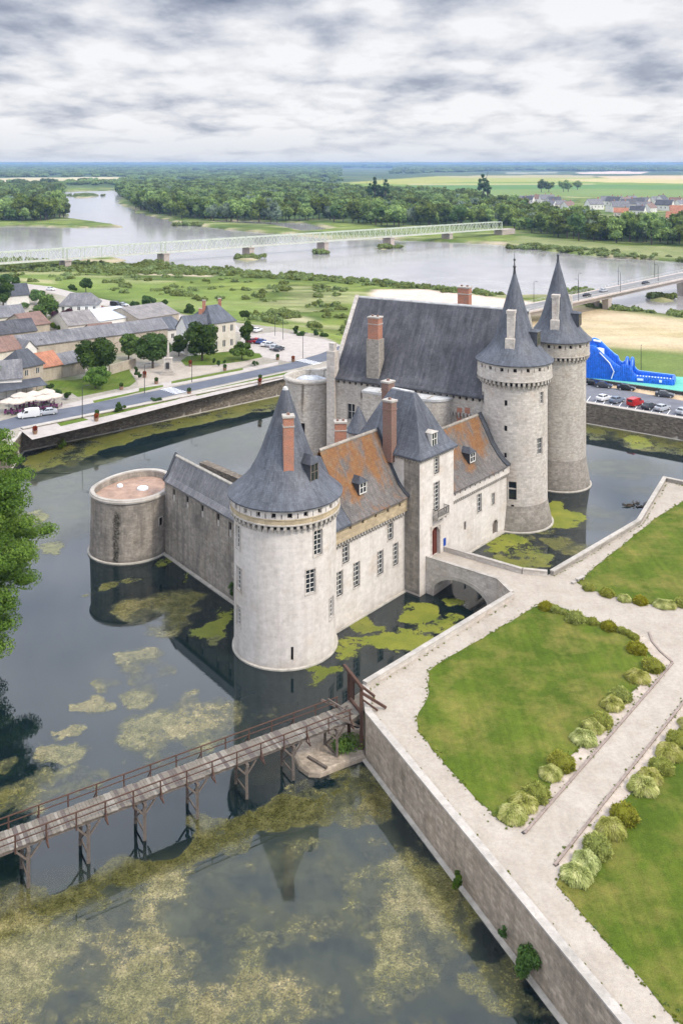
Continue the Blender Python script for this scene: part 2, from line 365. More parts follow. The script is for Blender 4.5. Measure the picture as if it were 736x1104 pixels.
def foliage(name, a, b, c3=None, hue=.15, trans=.25):
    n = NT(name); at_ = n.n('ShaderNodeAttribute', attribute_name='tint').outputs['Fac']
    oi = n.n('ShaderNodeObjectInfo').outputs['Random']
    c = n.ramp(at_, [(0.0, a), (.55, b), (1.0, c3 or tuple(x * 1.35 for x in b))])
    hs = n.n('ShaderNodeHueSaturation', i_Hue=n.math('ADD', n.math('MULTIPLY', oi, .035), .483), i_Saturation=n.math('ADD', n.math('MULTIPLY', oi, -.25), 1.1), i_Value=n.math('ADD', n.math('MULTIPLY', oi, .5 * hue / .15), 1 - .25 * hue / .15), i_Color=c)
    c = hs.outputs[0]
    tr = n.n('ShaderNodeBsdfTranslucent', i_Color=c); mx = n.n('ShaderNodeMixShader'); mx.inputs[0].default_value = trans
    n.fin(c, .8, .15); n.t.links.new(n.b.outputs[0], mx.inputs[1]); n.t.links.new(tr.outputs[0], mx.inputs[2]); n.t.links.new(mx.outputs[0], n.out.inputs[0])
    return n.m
M['leafdark'] = foliage('dark broadleaf foliage', (.030, .060, .014), (.055, .10, .022))
M['leafmid'] = foliage('mid green foliage', (.05, .09, .018), (.10, .16, .03))
M['leaffar'] = foliage('riverside foliage', (.075, .12, .024), (.17, .225, .045), hue=.36)
M['leafsilver'] = foliage('willow foliage', (.10, .14, .09), (.17, .22, .14))
M['leafnear'] = foliage('fresh green foliage', (.05, .10, .006), (.125, .21, .014), (.21, .30, .03), .05, .35)
M['leafpurple'] = foliage('purple foliage', (.03, .012, .02), (.06, .022, .035))
M['golden'] = foliage('golden shrub foliage', (.10, .12, .014), (.25, .26, .036), (.42, .42, .085), .08, .3)
M['cream'] = foliage('cream variegated grass', (.16, .19, .03), (.40, .42, .12), (.62, .60, .26), .08, .3)
M['ivy'] = foliage('wall ivy', (.03, .07, .012), (.07, .13, .02), None, .05, .2)
M['bark'] = simple('bark', (.09, .07, .05), .9, .1, .3, 3, .5)

def water(name, base, rough, bs, sc1, ior=1.45):
    n = NT(name); g = n.geo()
    c = n.ramp(n.noise(g, .06, 4, .6), [(.35, base), (.7, tuple(x * 1.35 for x in base))])
    h = n.math('ADD', n.noise(n.map(g, (1, 1.0, 1)), sc1, 5, .6), n.math('MULTIPLY', n.noise(n.map(g, (.3, 1.2, 1), rot=(0, 0, R(15))), sc1 * 2.5, 3, .6), .4))
    n.bump(h, bs, .05); n.fin(c, rough, .5); n.b.inputs['IOR'].default_value = ior; return n.m
M['moat'] = water('moat water', (.005, .011, .012), .025, .045, .9, 1.5)
M['river'] = water('river water', (.27, .255, .25), .12, .08, .12, 1.6)

def algae():
    n = NT('floating algae'); g = n.geo()
    cov = n.n('ShaderNodeAttribute', attribute_name='cov').outputs['Fac']; kind = n.n('ShaderNodeAttribute', attribute_name='kind').outputs['Fac']; tone = n.n('ShaderNodeAttribute', attribute_name='tone').outputs['Fac']
    f1 = n.noise(g, 1.15, 10, .76, .9); f2 = n.noise(g, 6.5, 7, .8); vor = n.n('ShaderNodeTexVoronoi', i_Vector=g, i_Scale=2.2).outputs['Distance']
    f3 = n.noise(g, 14.0, 3, .8); lacy = n.math('ADD', n.math('ADD', n.math('MULTIPLY', f1, .75), n.math('MULTIPLY', f2, .42)), n.math('MULTIPLY', n.math('SUBTRACT', f3, .5), .12)); lacy = n.math('SUBTRACT', lacy, n.math('MULTIPLY', vor, .12))
    a = n.math('MULTIPLY', n.math('ADD', n.math('SUBTRACT', cov, 1.06), lacy), 3.4, clamp=True)
    sol = n.math('MULTIPLY', n.math('ADD', n.math('SUBTRACT', cov, .62), n.math('ADD', n.math('MULTIPLY', n.math('SUBTRACT', f1, .5), 2.1), n.math('MULTIPLY', n.math('SUBTRACT', f2, .5), .7))), 6.0, clamp=True)
    alpha = n.mix(kind, n.n('ShaderNodeCombineColor', i_0=a, i_1=a, i_2=a).outputs[0], n.n('ShaderNodeCombineColor', i_0=sol, i_1=sol, i_2=sol).outputs[0])
    alpha = n.n('ShaderNodeSeparateColor', i_0=alpha).outputs[0]
    cl = n.ramp(n.noise(g, .8, 8, .75), [(.32, (.065, .065, .02)), (.48, (.165, .155, .055)), (.66, (.30, .27, .12))]); cl = n.mix(n.ramp(n.noise(n.map(g, (1, 1, 1), loc=(4, 8, 0)), .13, 4, .6), [(.48, 0.0), (.66, .8)]), cl, n.mix(1.0, cl, (1.7, 1.5, 1.7), 'MULTIPLY'))
    cl2 = n.ramp(f2, [(.36, .30), (.60, 1.25)]); cl = n.mix(1.0, cl, cl2, 'MULTIPLY'); vl = n.ramp(n.n('ShaderNodeTexVoronoi', i_Vector=n.n('ShaderNodeVectorMath', operation='ADD', i_0=g, i_1=n.n('ShaderNodeTexNoise', i_Vector=g, i_Scale=2.0).outputs['Color']).outputs[0], i_Scale=3.4).outputs['Distance'], [(.1, 1.15), (.6, .40)]); cl = n.mix(.55, cl, n.mix(1.0, cl, vl, 'MULTIPLY'))
    cs = n.ramp(n.noise(g, .35, 5, .6), [(.35, (.13, .16, .012)), (.7, (.25, .25, .03))]); cs = n.mix(.5, cs, n.mix(1.0, cs, cl2, 'MULTIPLY'))
    c = n.mix(kind, cl, cs); c = n.mix(tone, c, n.mix(1.0, c, (.34, .38, .26), 'MULTIPLY'))
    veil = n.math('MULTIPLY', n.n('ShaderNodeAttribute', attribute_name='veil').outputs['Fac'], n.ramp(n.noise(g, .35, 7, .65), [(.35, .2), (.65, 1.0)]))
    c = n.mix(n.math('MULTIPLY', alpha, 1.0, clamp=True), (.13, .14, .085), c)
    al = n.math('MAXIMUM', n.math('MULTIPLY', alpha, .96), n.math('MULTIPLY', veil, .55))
    n.set(n.b.inputs['Alpha'], al); n.bump(f2, .12, .03); n.fin(c, .85, .5); n.b.inputs['IOR'].default_value = 1.42; n.set(n.b.inputs['Roughness'], n.math('ADD', .13, n.math('MULTIPLY', kind, .6))); return n.m
M['algae'] = algae()

# low tower stone carries one long wet lichen streak below a spout
def add_streak(mat, uc):
    nt = mat.node_tree; n = NT.__new__(NT); n.t = nt; n.b = nt.nodes['Principled BSDF']; uvs = n.n('ShaderNodeSeparateXYZ', i_0=n.coord('UV')); u, v = uvs.outputs[0], uvs.outputs[1]; g = n.geo()
    src = n.b.inputs['Base Color'].links[0].from_socket
    du = n.math('ABSOLUTE', n.math('ADD', n.math('SUBTRACT', u, uc), n.math('MULTIPLY', n.math('SUBTRACT', n.noise(g, .8, 5, .7), .5), 1.1)))
    band = n.math('SUBTRACT', 1.0, n.math('ABSOLUTE', n.math('MULTIPLY', n.math('SUBTRACT', du, .78), 1.5)), clamp=True)
    top = n.math('MULTIPLY', n.math('SUBTRACT', n.math('ADD', 7.0, n.math('MULTIPLY', n.noise(g, 1.4, 3), 1.6)), v), 1.3, clamp=True)
    f = n.math('MULTIPLY', n.math('MULTIPLY', band, top), 1.9, clamp=True); f = n.math('MULTIPLY', f, n.ramp(n.noise(g, 3.5, 5, .7), [(.35, .35), (.6, 1.0)]))
    n.set(n.b.inputs['Base Color'], n.mix(f, src, (.03, .03, .024)))
M['towerstone'] = stone('low tower stone', (.44, .39, .33), (.11, .10, .088), (.50, .41, .30), .7, .35, .26, .85, .85, .5)
M['scrub'] = foliage('meadow scrub foliage', (.10, .14, .035), (.19, .235, .07), hue=.2)
M['tuft'] = foliage('grass tuft', (.12, .17, .025), (.19, .24, .04), (.28, .28, .09), .06, .45)
# ================================================================ CASTLE
CG = 'buildings of the moated castle'
def planeP(P0, d):
    P0 = Vector((P0[0], P0[1], 0)); d = Vector((d[0], d[1], 0)).normalized(); n = Vector((d.y, -d.x, 0))
    return lambda u, z, dep=0.0: P0 + d * u - n * dep + Vector((0, 0, z))
def plane_px(P, x, y, dep=0.0):
    a = P(0, 0, dep); d = P(1, 0, dep) - a; k = (x - CX) / F
    u = (k * a.y - a.x) / (d.x - k * d.y); Y = a.y + d.y * u
    return u, HC - (y - HY) * Y / F, Y
def cylP(c, r): return lambda u, z, dep=0.0: Vector((c[0] + (r - dep) * math.sin(u / r), c[1] - (r - dep) * math.cos(u / r), z))
def cyl_px(c, r, x, y):
    # point of the cylinder facing the survey point
    for _ in range(1):
        k = (x - CX) / F; best = None
        for i in range(-900, 901):
            p = i * math.pi / 1800; X = c[0] + r * math.sin(p); Yp = c[1] - r * math.cos(p); e = abs(X / Yp - k)
            if best is None or e < best[0]: best = (e, p, Yp)
    _, p, Yp = best
    return p * r, HC - (y - HY) * Yp / F, Yp
def window(parent, P, a, b, c, d, dep=.3, nv=1, nh=3, glass='glass', name='window'):
    g = MB(); g.quad(P(a, c, dep), P(b, c, dep), P(b, d, dep), P(a, d, dep)); w = g.build(name, M[glass], parent)
    m = MB(); t = .05
    m.pbox(P, a, a + t, c, d, dep - .07, dep - .005); m.pbox(P, b - t, b, c, d, dep - .07, dep - .005)
    m.pbox(P, a + t, b - t, c, c + t, dep - .068, dep - .005); m.pbox(P, a + t, b - t, d - t, d, dep - .068, dep - .005)
    for i in range(nv):
        u = a + (b - a) * (i + 1) / (nv + 1); m.pbox(P, u - .038, u + .038, c + t, d - t, dep - .09, dep - .006)
    for j in range(nh):
        z = c + (d - c) * (j + 1) / (nh + 1); m.pbox(P, a + t, b - t, z - .026, z + .026, dep - .08, dep - .007)
    m.build('frame', M['white'], w)
    return w
def sill(mb, P, a, b, c, d, mi=0):
    mb.pbox(P, a - .12, b + .12, c - .16, c, -.09, .3, mi); mb.pbox(P, a - .16, a, c, d + .14, -.035, .02, mi); mb.pbox(P, b, b + .16, c, d + .14, -.035, .02, mi); mb.pbox(P, a, b, d, d + .14, -.035, .02, mi)
def corbels(mb, P, u0, u1, ztop, zbot, out, step, w):
    n = max(1, int(round((u1 - u0) / step))); s = (u1 - u0) / n
    for i in range(n):
        u = u0 + s * (i + .5)
        mb.pbox(P, u - w / 2, u + w / 2, zbot + (ztop - zbot) * .5, ztop, -out, .05); mb.pbox(P, u - w / 2, u + w / 2, zbot, zbot + (ztop - zbot) * .5 - .004, -out * .5, .05)

# ---------------------------------------------------------------- machicolated towers with conical roofs
def big_tower(name, c, r, ztop_wall, zc0, zc1, z_eave, rpar, cone, label, wins, parmat, lower, wallmat, holes, roofmat='slate', nledge=.24, finial=None, base=None, par_split=None):
    T = thing(name, (c[0], c[1], 0), label, 'castle tower', CG)
    P = cylP(c, r); us = [r * (-math.pi + 2 * math.pi * i / 60) for i in range(61)]
    ops = []; marks = []
    for w in wins:
        u, z, _ = cyl_px(c, r, w[0], w[1]); ww, hh = w[2], w[3]
        ops.append((u - ww / 2, u + ww / 2, z - hh / 2, z + hh / 2)); marks.append(w[4])
    zsp = [base if base else 0, ztop_wall / 3, ztop_wall * 2 / 3, ztop_wall]
    m = MB(); m.skin(P, us, zsp, ops, 0, .35)
    m.revolve(c[0], c[1], [(r, ztop_wall - .01), (r - .02, zc0 + .3)], 60, 0)
    wall = m.build('wall', M[wallmat], T, True)
    if base:
        b = MB(); b.revolve(c[0], c[1], [(r + .75, -1.5), (r + .75, .1), (r + .42, base * .45), (r + .14, base * .8), (r + .01, base)], 60); b.build('battered_base', M[lower], T, True)
    l = MB(); rl = r + (.75 if base else 0); l.revolve(c[0], c[1], [(rl + nledge, -1.2), (rl + nledge, .16), (rl - .1, .22)], 60); l.build('waterline_ledge', M['ledge'], T)
    for o, k in zip(ops, marks):
        a, b, cc, d = o
        if k == 'slit':
            g = MB(); g.quad(P(a, cc, .3), P(b, cc, .3), P(b, d, .3), P(a, d, .3)); g.build('loophole', M['dark'], T)
        elif k == 'dark':
            g = MB(); g.quad(P(a, cc, .3), P(b, cc, .3), P(b, d, .3), P(a, d, .3)); g.pbox(P, a, b, (cc + d) / 2 + .15, (cc + d) / 2 + .33, .12, .29, 1); g.build('window', [M['glass'], M[wallmat]], T)
            s = MB(); sill(s, P, a, b, cc, d); s.build('window_surround', M['ashlar'], T)
        else:
            w_ = window(T, P, a, b, cc, d, .28, 1, int(k)); s = MB(); sill(s, P, a, b, cc, d); s.build('sill', M['ashlar'], w_)
    # corbelled parapet
    k = MB(); corbels(k, P, -math.pi * r, math.pi * r, zc1, zc0, rpar - r, .72, .34); k.build('corbel_table', M['coping'], T)
    Pp = cylP(c, rpar); n = holes; hop = []
    up = [rpar * (-math.pi + 2 * math.pi * i / 60) for i in range(61)]; z_h = z_eave - .95
    for i in range(n):
        u = rpar * (-math.pi + 2 * math.pi * (i + .5) / n); hop.append((u - .27, u + .27, z_h, z_h + .58))
        u2 = rpar * (-math.pi + 2 * math.pi * (i + 1.0) / n) - .02
        if u2 < math.pi * rpar - .1: hop.append((u2 - .06, u2 + .06, z_h - .1, z_h + .5))
    sp = par_split or zc1 + .02
    q = MB(); q.skin(Pp, up, [sp, z_h - .25, z_eave + .15], hop, 0, .4, back=1); par = q.build('parapet', [M[wallmat] if parmat == 'split' else M[parmat], M['dark']], T, True)
    if par_split: q = MB(); q.skin(Pp, up, [zc1, sp - .0], (), 0, .3); q.revolve(c[0], c[1], [(rpar + .06, sp - .09), (rpar + .06, sp + .05)], 60); q.build('ochre_band', M['yellowstone'], T, True)
    q = MB(); q.revolve(c[0], c[1], [(r - .3, zc1), (rpar, zc1)], 60); q.revolve(c[0], c[1], [(rpar, zc1 - .0), (rpar + .07, zc1 + .03), (rpar + .07, zc1 + .16), (rpar, zc1 + .2)], 60); q.build('string_course', M['coping'], T)
    # cone
    rf = MB(); rf.revolve(c[0], c[1], [(rpar - .5, z_eave - .15)] + cone, 72); roof = rf.build('roof', M[roofmat], T, True)
    f = MB()
    tz = cone[-1][1]
    if finial:
        f.revolve(c[0], c[1], [(.32, tz - .9), (.22, tz - .1), (.16, tz + .5), (.30, tz + .75), (.12, tz + .95), (.07, tz + finial * .5), (.2, tz + finial * .56), (.2, tz + finial * .6), (.06, tz + finial * .65), (.015, tz + finial)], 12)
        f.build('finial', M['iron'] if finial > 2 else M['slatedark'], roof, True)
    else:
        f.revolve(c[0], c[1], [(.48, tz - .7), (.42, tz - .05), (.25, tz + .3), (.0, tz + .42)], 12); f.build('finial', M['lead'], roof, True)
    return T, roof
def dormer(parent, P, u, z0, w, h, d_front, d_back, roof_h=.7, mat='slatedark', win='glass', name='dormer', cheek='slatedark', white=True):
    """box dormer on a slope: P wall mapping; d_front (smaller depth) is the face"""
    a, b = u - w / 2, u + w / 2
    m = MB(); m.pbox(P, a, b, z0, z0 + h, d_front, d_back); D = m.build(name, M[cheek], parent)
    g = MB(); g.pbox(P, a + .16, b - .16, z0 + .2, z0 + h - .1, d_front - .03, d_front + .05); W = g.build('window', M[win], D)
    f = MB(); e = d_front - .06
    for (x0, x1, y0, y1) in ((a + .02, a + .17, z0 + .05, z0 + h), (b - .17, b - .02, z0 + .05, z0 + h), (a + .17, b - .17, z0 + .05, z0 + .2), (a + .17, b - .17, z0 + h - .12, z0 + h), ((a + b) / 2 - .06, (a + b) / 2 + .06, z0 + .2, z0 + h - .12)):
        f.pbox(P, x0, x1, y0, y1, e, d_front - .005)
    f.pbox(P, a + .17, b - .17, z0 + h * .55, z0 + h * .55 + .09, e + .01, d_front - .006)
    f.build('frame', M['white'] if white else M['timber'], D)
    r = MB(); o = .22; mid = (a + b) / 2; z1 = z0 + h; zt = z1 + roof_h
    A, B_ = P(a - o, z1, d_front - o), P(b + o, z1, d_front - o); C_, Dd = P(b + o, z1, d_back), P(a - o, z1, d_back)
    Rf, Rb = P(mid, zt, d_front + w * .35), P(mid, zt, d_back + .6)
    r.poly((A, B_, Rf)); r.quad(B_, C_, Rb, Rf); r.quad(Dd, A, Rf, Rb); r.quad(A, Dd, C_, B_)
    r.build('dormer_roof', M[mat], D)
    return D
def chimney(parent, P, u, dep, w, d, z0, z1, mat='brick', zsplit=None, name='chimney', cap=.25, taper=1.0):
    m = MB()
    zs = zsplit if zsplit else z0
    if zsplit: m.pbox(P, u - w / 2 - .2, u + w / 2 + .2, z0, zs, dep - d / 2 - .2, dep + d / 2 + .2, 1)
    m.pbox(P, u - w / 2, u + w / 2, zs, z1 - cap, dep - d / 2, dep + d / 2, 0)
    m.pbox(P, u - w / 2 - .08, u + w / 2 + .08, z1 - cap - 1.1, z1 - cap - .95, dep - d / 2 - .08, dep + d / 2 + .08, 0 if mat != 'brick' else 2)
    m.pbox(P, u - w / 2 - .12, u + w / 2 + .12, z1 - cap, z1, dep - d / 2 - .12, dep + d / 2 + .12, 2)
    o = m.build(name, [M[mat], M['plinthstone'], M['coping']], parent)
    k = max(1, int(w / .8))
    for i in range(k):
        p = MB(); uu = u - w / 2 + w * (i + .5) / k; p.pbox(P, uu - .16, uu + .16, z1, z1 + .25, dep - .16, dep + .16); p.build('chimney_pot', M['brickdark'], o)
    return o

# main south-west tower
cMT = (-6.8, 110.1); rMT = 6.15
cone = [(6.95, 18.35), (6.97, 18.5), (6.15, 19.15), (5.2, 19.95), (4.35, 20.9), (3.75, 21.9), (3.1, 23.2), (2.2, 25.6), (1.45, 27.6), (.42, 30.6)]
MT, MTroof = big_tower('round_tower', cMT, rMT, 15.4, 15.75, 16.55, 18.45, 6.6, cone,
    'broad white round tower with slate cone roof and ochre band, nearest castle tower',
    [(343, 585, 1.25, 2.9, '4'), (335, 627, 1.25, 2.75, '4'), (357.5, 655, 1.2, 2.5, '4'), (256.5, 579, 1.3, 2.7, '4'), (257.5, 624, 1.3, 2.6, '4'), (257.2, 664, 1.1, 2.3, '4'), (315, 705, .3, 1.6, 'slit')],
    'limewash', 'plinthstone', 'limewash', 22, par_split=17.35)
Pm = lambda u, z, dep=0.0: cylP(cMT, 1.0)(0, z, 0)
def radial(c, ang):      # frame whose outward normal points along the angle (0 = towards camera), u right, depth inward from the centre
    n = Vector((math.sin(ang), -math.cos(ang), 0)); d = Vector((-n.y, n.x, 0)); C_ = Vector((c[0], c[1], 0))
    return lambda u, z, dep=0.0: C_ + d * u - n * dep + Vector((0, 0, z))
chimney(MTroof, radial(cMT, R(10)), .0, -3.2, 1.2, 1.0, 20.6, 28.4, 'brick', None, 'chimney')
dormer(MTroof, radial(cMT, R(52)), 0.0, 20.3, 1.5, 2.3, -4.55, -1.2, .9, white=False)
# keep towers
r1 = 5.26; c1 = (28.2, 148.4)
cone1 = [(6.3, 26.05), (6.32, 26.2), (5.6, 26.75), (4.7, 27.6), (3.75, 28.8), (3.2, 29.9), (2.7, 31.4), (1.75, 34.7), (.75, 38.2), (.12, 40.4)]
K1, K1r = big_tower('keep_tower', c1, r1, 22.4, 22.5, 23.5, 26.1, 6.0, cone1,
    'tall pale keep tower nearer the camera, blue slate cone with long thin iron finial',
    [(583.4, 429, .9, 1.9, '2'), (544.8, 434.7, .5, .9, 'slit'), (544.6, 462, .5, .9, 'slit'), (581.5, 481, 1.2, 2.6, '2'), (544.2, 491, .45, .8, 'slit'), (552, 529, 1.25, 2.8, 'dark'), (552, 547, .5, .8, 'slit'), (520.6, 428, .8, 1.8, '2')],
    'ashlar', 'plinthstone', 'ashlar', 18, finial=3.2, base=3.9)
c2 = (39.4, 165.7); r2 = 4.95
cone2 = [(x * .955, z + .1) for x, z in cone1]
K2, K2r = big_tower('keep_tower', c2, r2, 22.6, 22.7, 23.6, 26.2, 5.6, cone2,
    'farther grey keep tower behind the pale one, slate cone ending in a short point',
    [(594, 391, .5, .9, 'slit'), (624.0, 500.7, .4, 1.2, 'slit')], 'keepstone', 'plinthstone', 'keepstone', 18, finial=1.3, base=5.2)
for (rt, c, zz) in ((K1r, c1, 0), (K2r, c2, .1)):
    Pf = radial(c, R(-22)); m = MB()
    m.pbox(Pf, -.75, .75, 27.0 + zz, 30.0, -4.0, -1.6); m.pbox(Pf, -.6, .6, 30.0, 34.2, -3.2, -1.6); m.pbox(Pf, -.7, .7, 33.9, 34.4, -3.3, -1.5); m.build('stone_chimney', M['ashlar'], rt)
    dormer(rt, radial(c, R(62)), 0.0, 28.6 + zz, 1.8, 2.3, -4.0, -1.0, .35, white=False)
m = MB(); m.pbox(radial(c2, R(125)), -.5, .5, 27, 33.8, -3.4, -2.4); m.build('stone_chimney', M['ashlar'], K2r)

# ---------------------------------------------------------------- wings of the small castle
FD = Vector((.65, .76, 0)); PF = planeP((1.6, 115.06), FD)
def roof_gable(mb, P, u0, u1, prof, th=.22, mi=0, n=1):
    for k in range(n):
        a = u0 + (u1 - u0) * k / n; b = u0 + (u1 - u0) * (k + 1) / n
        for i in range(len(prof) - 1):
            (d0, z0), (d1, z1) = prof[i], prof[i + 1]
            mb.quad(P(a, z0, d0), P(b, z0, d0), P(b, z1, d1), P(a, z1, d1), mi)
    for i in range(len(prof) - 1):
        (d0, z0), (d1, z1) = prof[i], prof[i + 1]
        mb.quad(P(u0, z0 - th, d0), P(u0, z1 - th, d1), P(u1, z1 - th, d1), P(u1, z0 - th, d0), mi)
        mb.quad(P(u0, z0, d0), P(u0, z1, d1), P(u0, z1 - th, d1), P(u0, z0 - th, d0), mi); mb.quad(P(u1, z0, d0), P(u1, z0 - th, d0), P(u1, z1 - th, d1), P(u1, z1, d1), mi)
    for (d, z) in (prof[0], prof[-1]): mb.quad(P(u0, z, d), P(u0, z - th, d), P(u1, z - th, d), P(u1, z, d), mi)
def gable_fill(mb, P, u, prof, zb, mi=0, flip=False):
    pts = [P(u, zb, prof[0][0]), P(u, zb, prof[-1][0])] + [P(u, z, d) for d, z in prof[::-1]]
    mb.poly(pts[::-1] if flip else pts, mi)
def verge(mb, P, ua, ub, prof, up=.16):
    for i in range(len(prof) - 1):
        (d0, z0), (d1, z1) = prof[i], prof[i + 1]
        mb.hexa([P(ua, z0 - .1, d0), P(ub, z0 - .1, d0), P(ub, z1 - .1, d1), P(ua, z1 - .1, d1), P(ua, z0 + up, d0), P(ub, z0 + up, d0), P(ub, z1 + up, d1), P(ua, z1 + up, d1)])

W1 = thing('castle_wing', (*PF(4, 0)[:2], 0), 'castle wing between the broad round tower and the gatehouse, orange lichened roof, ochre parapet', 'castle wing', CG)
u0, u1 = -5.2, 10.7; ops = []; det = []
for (x, y, w, h, k) in ((372.6, 596.0, 1.25, 2.45, 3), (366.0, 629.0, 1.15, 3.0, 4), (384.3, 619.2, 1.2, 3.05, 4), (409.8, 606.3, 1.15, 3.0, 4), (426.2, 597.2, 1.1, 2.9, 4), (420.7, 572.8, 1.15, 2.15, 2)):
    u, z, _ = plane_px(PF, x, y); ops.append((u - w / 2, u + w / 2, z - h / 2, z + h / 2)); det.append(k)
m = MB(); m.skin(PF, [u0, 3, u1], [-1.5, 5, 10.3], ops, 0, .35)
m.quad(PF(u1, -1.5, 8.5), PF(u0, -1.5, 8.5), PF(u0, 13, 8.5), PF(u1, 13, 8.5)); m.quad(PF(u0, 3, 0), PF(u0, 13, 0), PF(u0, 13, 8.5), PF(u0, 3, 8.5))
m.build('wall', M['limewash'], W1)
for o, k in zip(ops, det):
    w_ = window(W1, PF, *o, .28, 1, k); s = MB(); sill(s, PF, *o); s.build('sill', M['ashlar'], w_)
m = MB(); corbels(m, PF, u0, u1 - .4, 11.05, 10.35, .42, .55, .26); m.build('corbel_table', M['coping'], W1)
Pp = planeP(PF(0, 0, -.45)[:2], FD); hop = []
for (x, y) in ((377.5, 566.5), (391, 560.4), (404.8, 554), (417.8, 548.6), (430.7, 542.4)):
    u, z, _ = plane_px(Pp, x, y); hop.append((u - .22, u + .22, z - .5, z + .55))
m = MB(); m.skin(Pp, [-4.5, u1], [11.05, 13.0], hop, 0, .4, back=1); m.quad(Pp(-4.5, 11.05, 0), Pp(-4.5, 11.05, .5), Pp(u1, 11.05, .5), Pp(u1, 11.05, 0)); m.build('parapet', [M['yellowstone'], M['dark']], W1)
m = MB(); m.pbox(PF, u0, 10.7, -1.2, .2, -.28, .05); m.build('waterline_ledge', M['ledge'], W1)
prof = [(-.85, 13.05), (-.1, 13.55), (.8, 14.45), (2.0, 16.3), (4.5, 21.2), (7.0, 16.3), (8.2, 14.5), (9.2, 13.3)]
prof[3] = (2.0, 16.35)
m = MB(); roof_gable(m, PF, -1.6, 10.2, prof); RW1 = m.build('roof', M['lichenroof'], W1)
m = MB(); verge(m, PF, 10.2, 10.72, prof, .22); m.build('verge', M['slatedark'], RW1)
m = MB(); verge(m, PF, -1.6, 10.2, [(4.32, 21.08), (4.5, 21.3), (4.68, 21.08)], .06); m.build('ridge_capping', M['plinthstone'], RW1)
LKP = [(-.85, 13.15), (.9, 14.8), (2.2, 17.3), (4.2, 20.4), (4.9, 20.4), (7.0, 17.3), (8.9, 13.9)]; m = MB(); roof_gable(m, PF, -5.0, -1.55, LKP, .3)
gable_fill(m, PF, -5.0, LKP, 13, 0, True); gable_fill(m, PF, -1.5, LKP, 13)
m.build('slate_link_roof', M['slate'], RW1)
m = MB(); gable_fill(m, PF, 10.68, prof, 12.8); m.build('gable_wall', M['plaster'], W1)
u, z, _ = plane_px(PF, 391, 519, 1.0); dormer(RW1, PF, u, 15.1, 1.5, 1.5, 1.0, 3.4, .7)
# small turret and brick chimney behind the wing
TU = thing('stair_turret', (2.6, 138, 0), 'small round stair turret with pointed slate cone, behind the orange roof', 'turret', CG)
m = MB(); m.revolve(2.6, 138, [(1.7, 2), (1.7, 17.4)], 24); m.build('wall', M['limewash'], TU, True)
m = MB(); m.revolve(2.6, 138, [(1.3, 17.3), (2.0, 17.35), (2.0, 17.5), (1.5, 18.1), (1.1, 19.0), (.1, 21.1)], 28); m.build('roof', M['slate'], TU, True)
PB = planeP((-.9, 132.5), (1, .1)); chimney(W1, PB, .8, .5, 1.65, 1.2, 8, 20.3, 'brick')

W2 = thing('castle_wing', (*PF(29, 0)[:2], 0), 'castle wing between the gatehouse and the tall keep tower, orange lichened roof, white parapet', 'castle wing', CG)
u0, u1 = 18.5, 38.0; ops = []; det = []
for (x, y, w, h, k) in ((516.3, 542, 1.2, 2.7, 3), (531.2, 537.5, .8, 1.7, 1), (501, 567, .55, 1.3, 0)):
    u, z, _ = plane_px(PF, x, y); ops.append((u - w / 2, u + w / 2, z - h / 2, z + h / 2)); det.append(k)
uD, zD, _ = plane_px(PF, 533.4, 570.0); ops.append((uD - .75, uD + .75, .5, 2.6))
m = MB(); m.skin(PF, [u0, 28, u1], [-1.5, 4, 8.55], ops, 0, .4); m.quad(PF(u1, -1.5, 8.5), PF(u0, -1.5, 8.5), PF(u0, 10.5, 8.5), PF(u1, 10.5, 8.5)); m.build('wall', M['limewash'], W2)
for o, k in zip(ops[:3], det):
    if k: w_ = window(W2, PF, *o, .28, 1, k); s = MB(); sill(s, PF, *o); s.build('sill', M['ashlar'], w_)
    else: g = MB(); a, b, c, d = o; g.quad(PF(a, c, .3), PF(b, c, .3), PF(b, d, .3), PF(a, d, .3)); g.build('loophole', M['dark'], W2)
o = ops[3]; g = MB(); g.quad(PF(o[0], o[2], .32), PF(o[1], o[2], .32), PF(o[1], o[3], .32), PF(o[0], o[3], .32)); g.build('arched_door', M['timber'], W2)
def arch_fill(mb, P, a, b, z0, z1, dep=0.0, th=.2, n=10, mi=0):
    """stone above a round arch inside a rectangular opening"""
    r = (b - a) / 2; mid = (a + b) / 2; H = z1 - z0
    for i in range(n):
        t0, t1 = math.pi * i / n, math.pi * (i + 1) / n; x0, x1 = mid - r * math.cos(t0), mid - r * math.cos(t1); y0, y1 = z0 + H * math.sin(t0), z0 + H * math.sin(t1)
        mb.quad(P(x0, y0, dep), P(x1, y1, dep), P(x1, z1 + .002, dep), P(x0, z1 + .002, dep), mi); mb.quad(P(x1, y1, dep), P(x0, y0, dep), P(x0, y0, dep + th), P(x1, y1, dep + th), mi)
m = MB(); arch_fill(m, PF, o[0], o[1], 1.9, 2.6, .03, .2)
for i in range(12):
    t0, t1 = math.pi * i / 12, math.pi * (i + 1) / 12; rr = .77
    for ra, rb in ((.77, .98),):
        A = PF(uD - ra * math.cos(t0), 1.9 + ra * math.sin(t0), -.03); B_ = PF(uD - rb * math.cos(t0), 1.9 + rb * math.sin(t0), -.03); C_ = PF(uD - rb * math.cos(t1), 1.9 + rb * math.sin(t1), -.03); D_ = PF(uD - ra * math.cos(t1), 1.9 + ra * math.sin(t1), -.03); m.quad(A, B_, C_, D_)
m.build('door_arch', M['ashlar'], W2)
m = MB(); corbels(m, PF, u0, u1 - .2, 9.15, 8.55, .42, .5, .24); m.build('corbel_table', M['coping'], W2)
hop = [(u - .16, u + .16, 9.75, 10.2) for u in [19.6 + 1.35 * i for i in range(13)]]
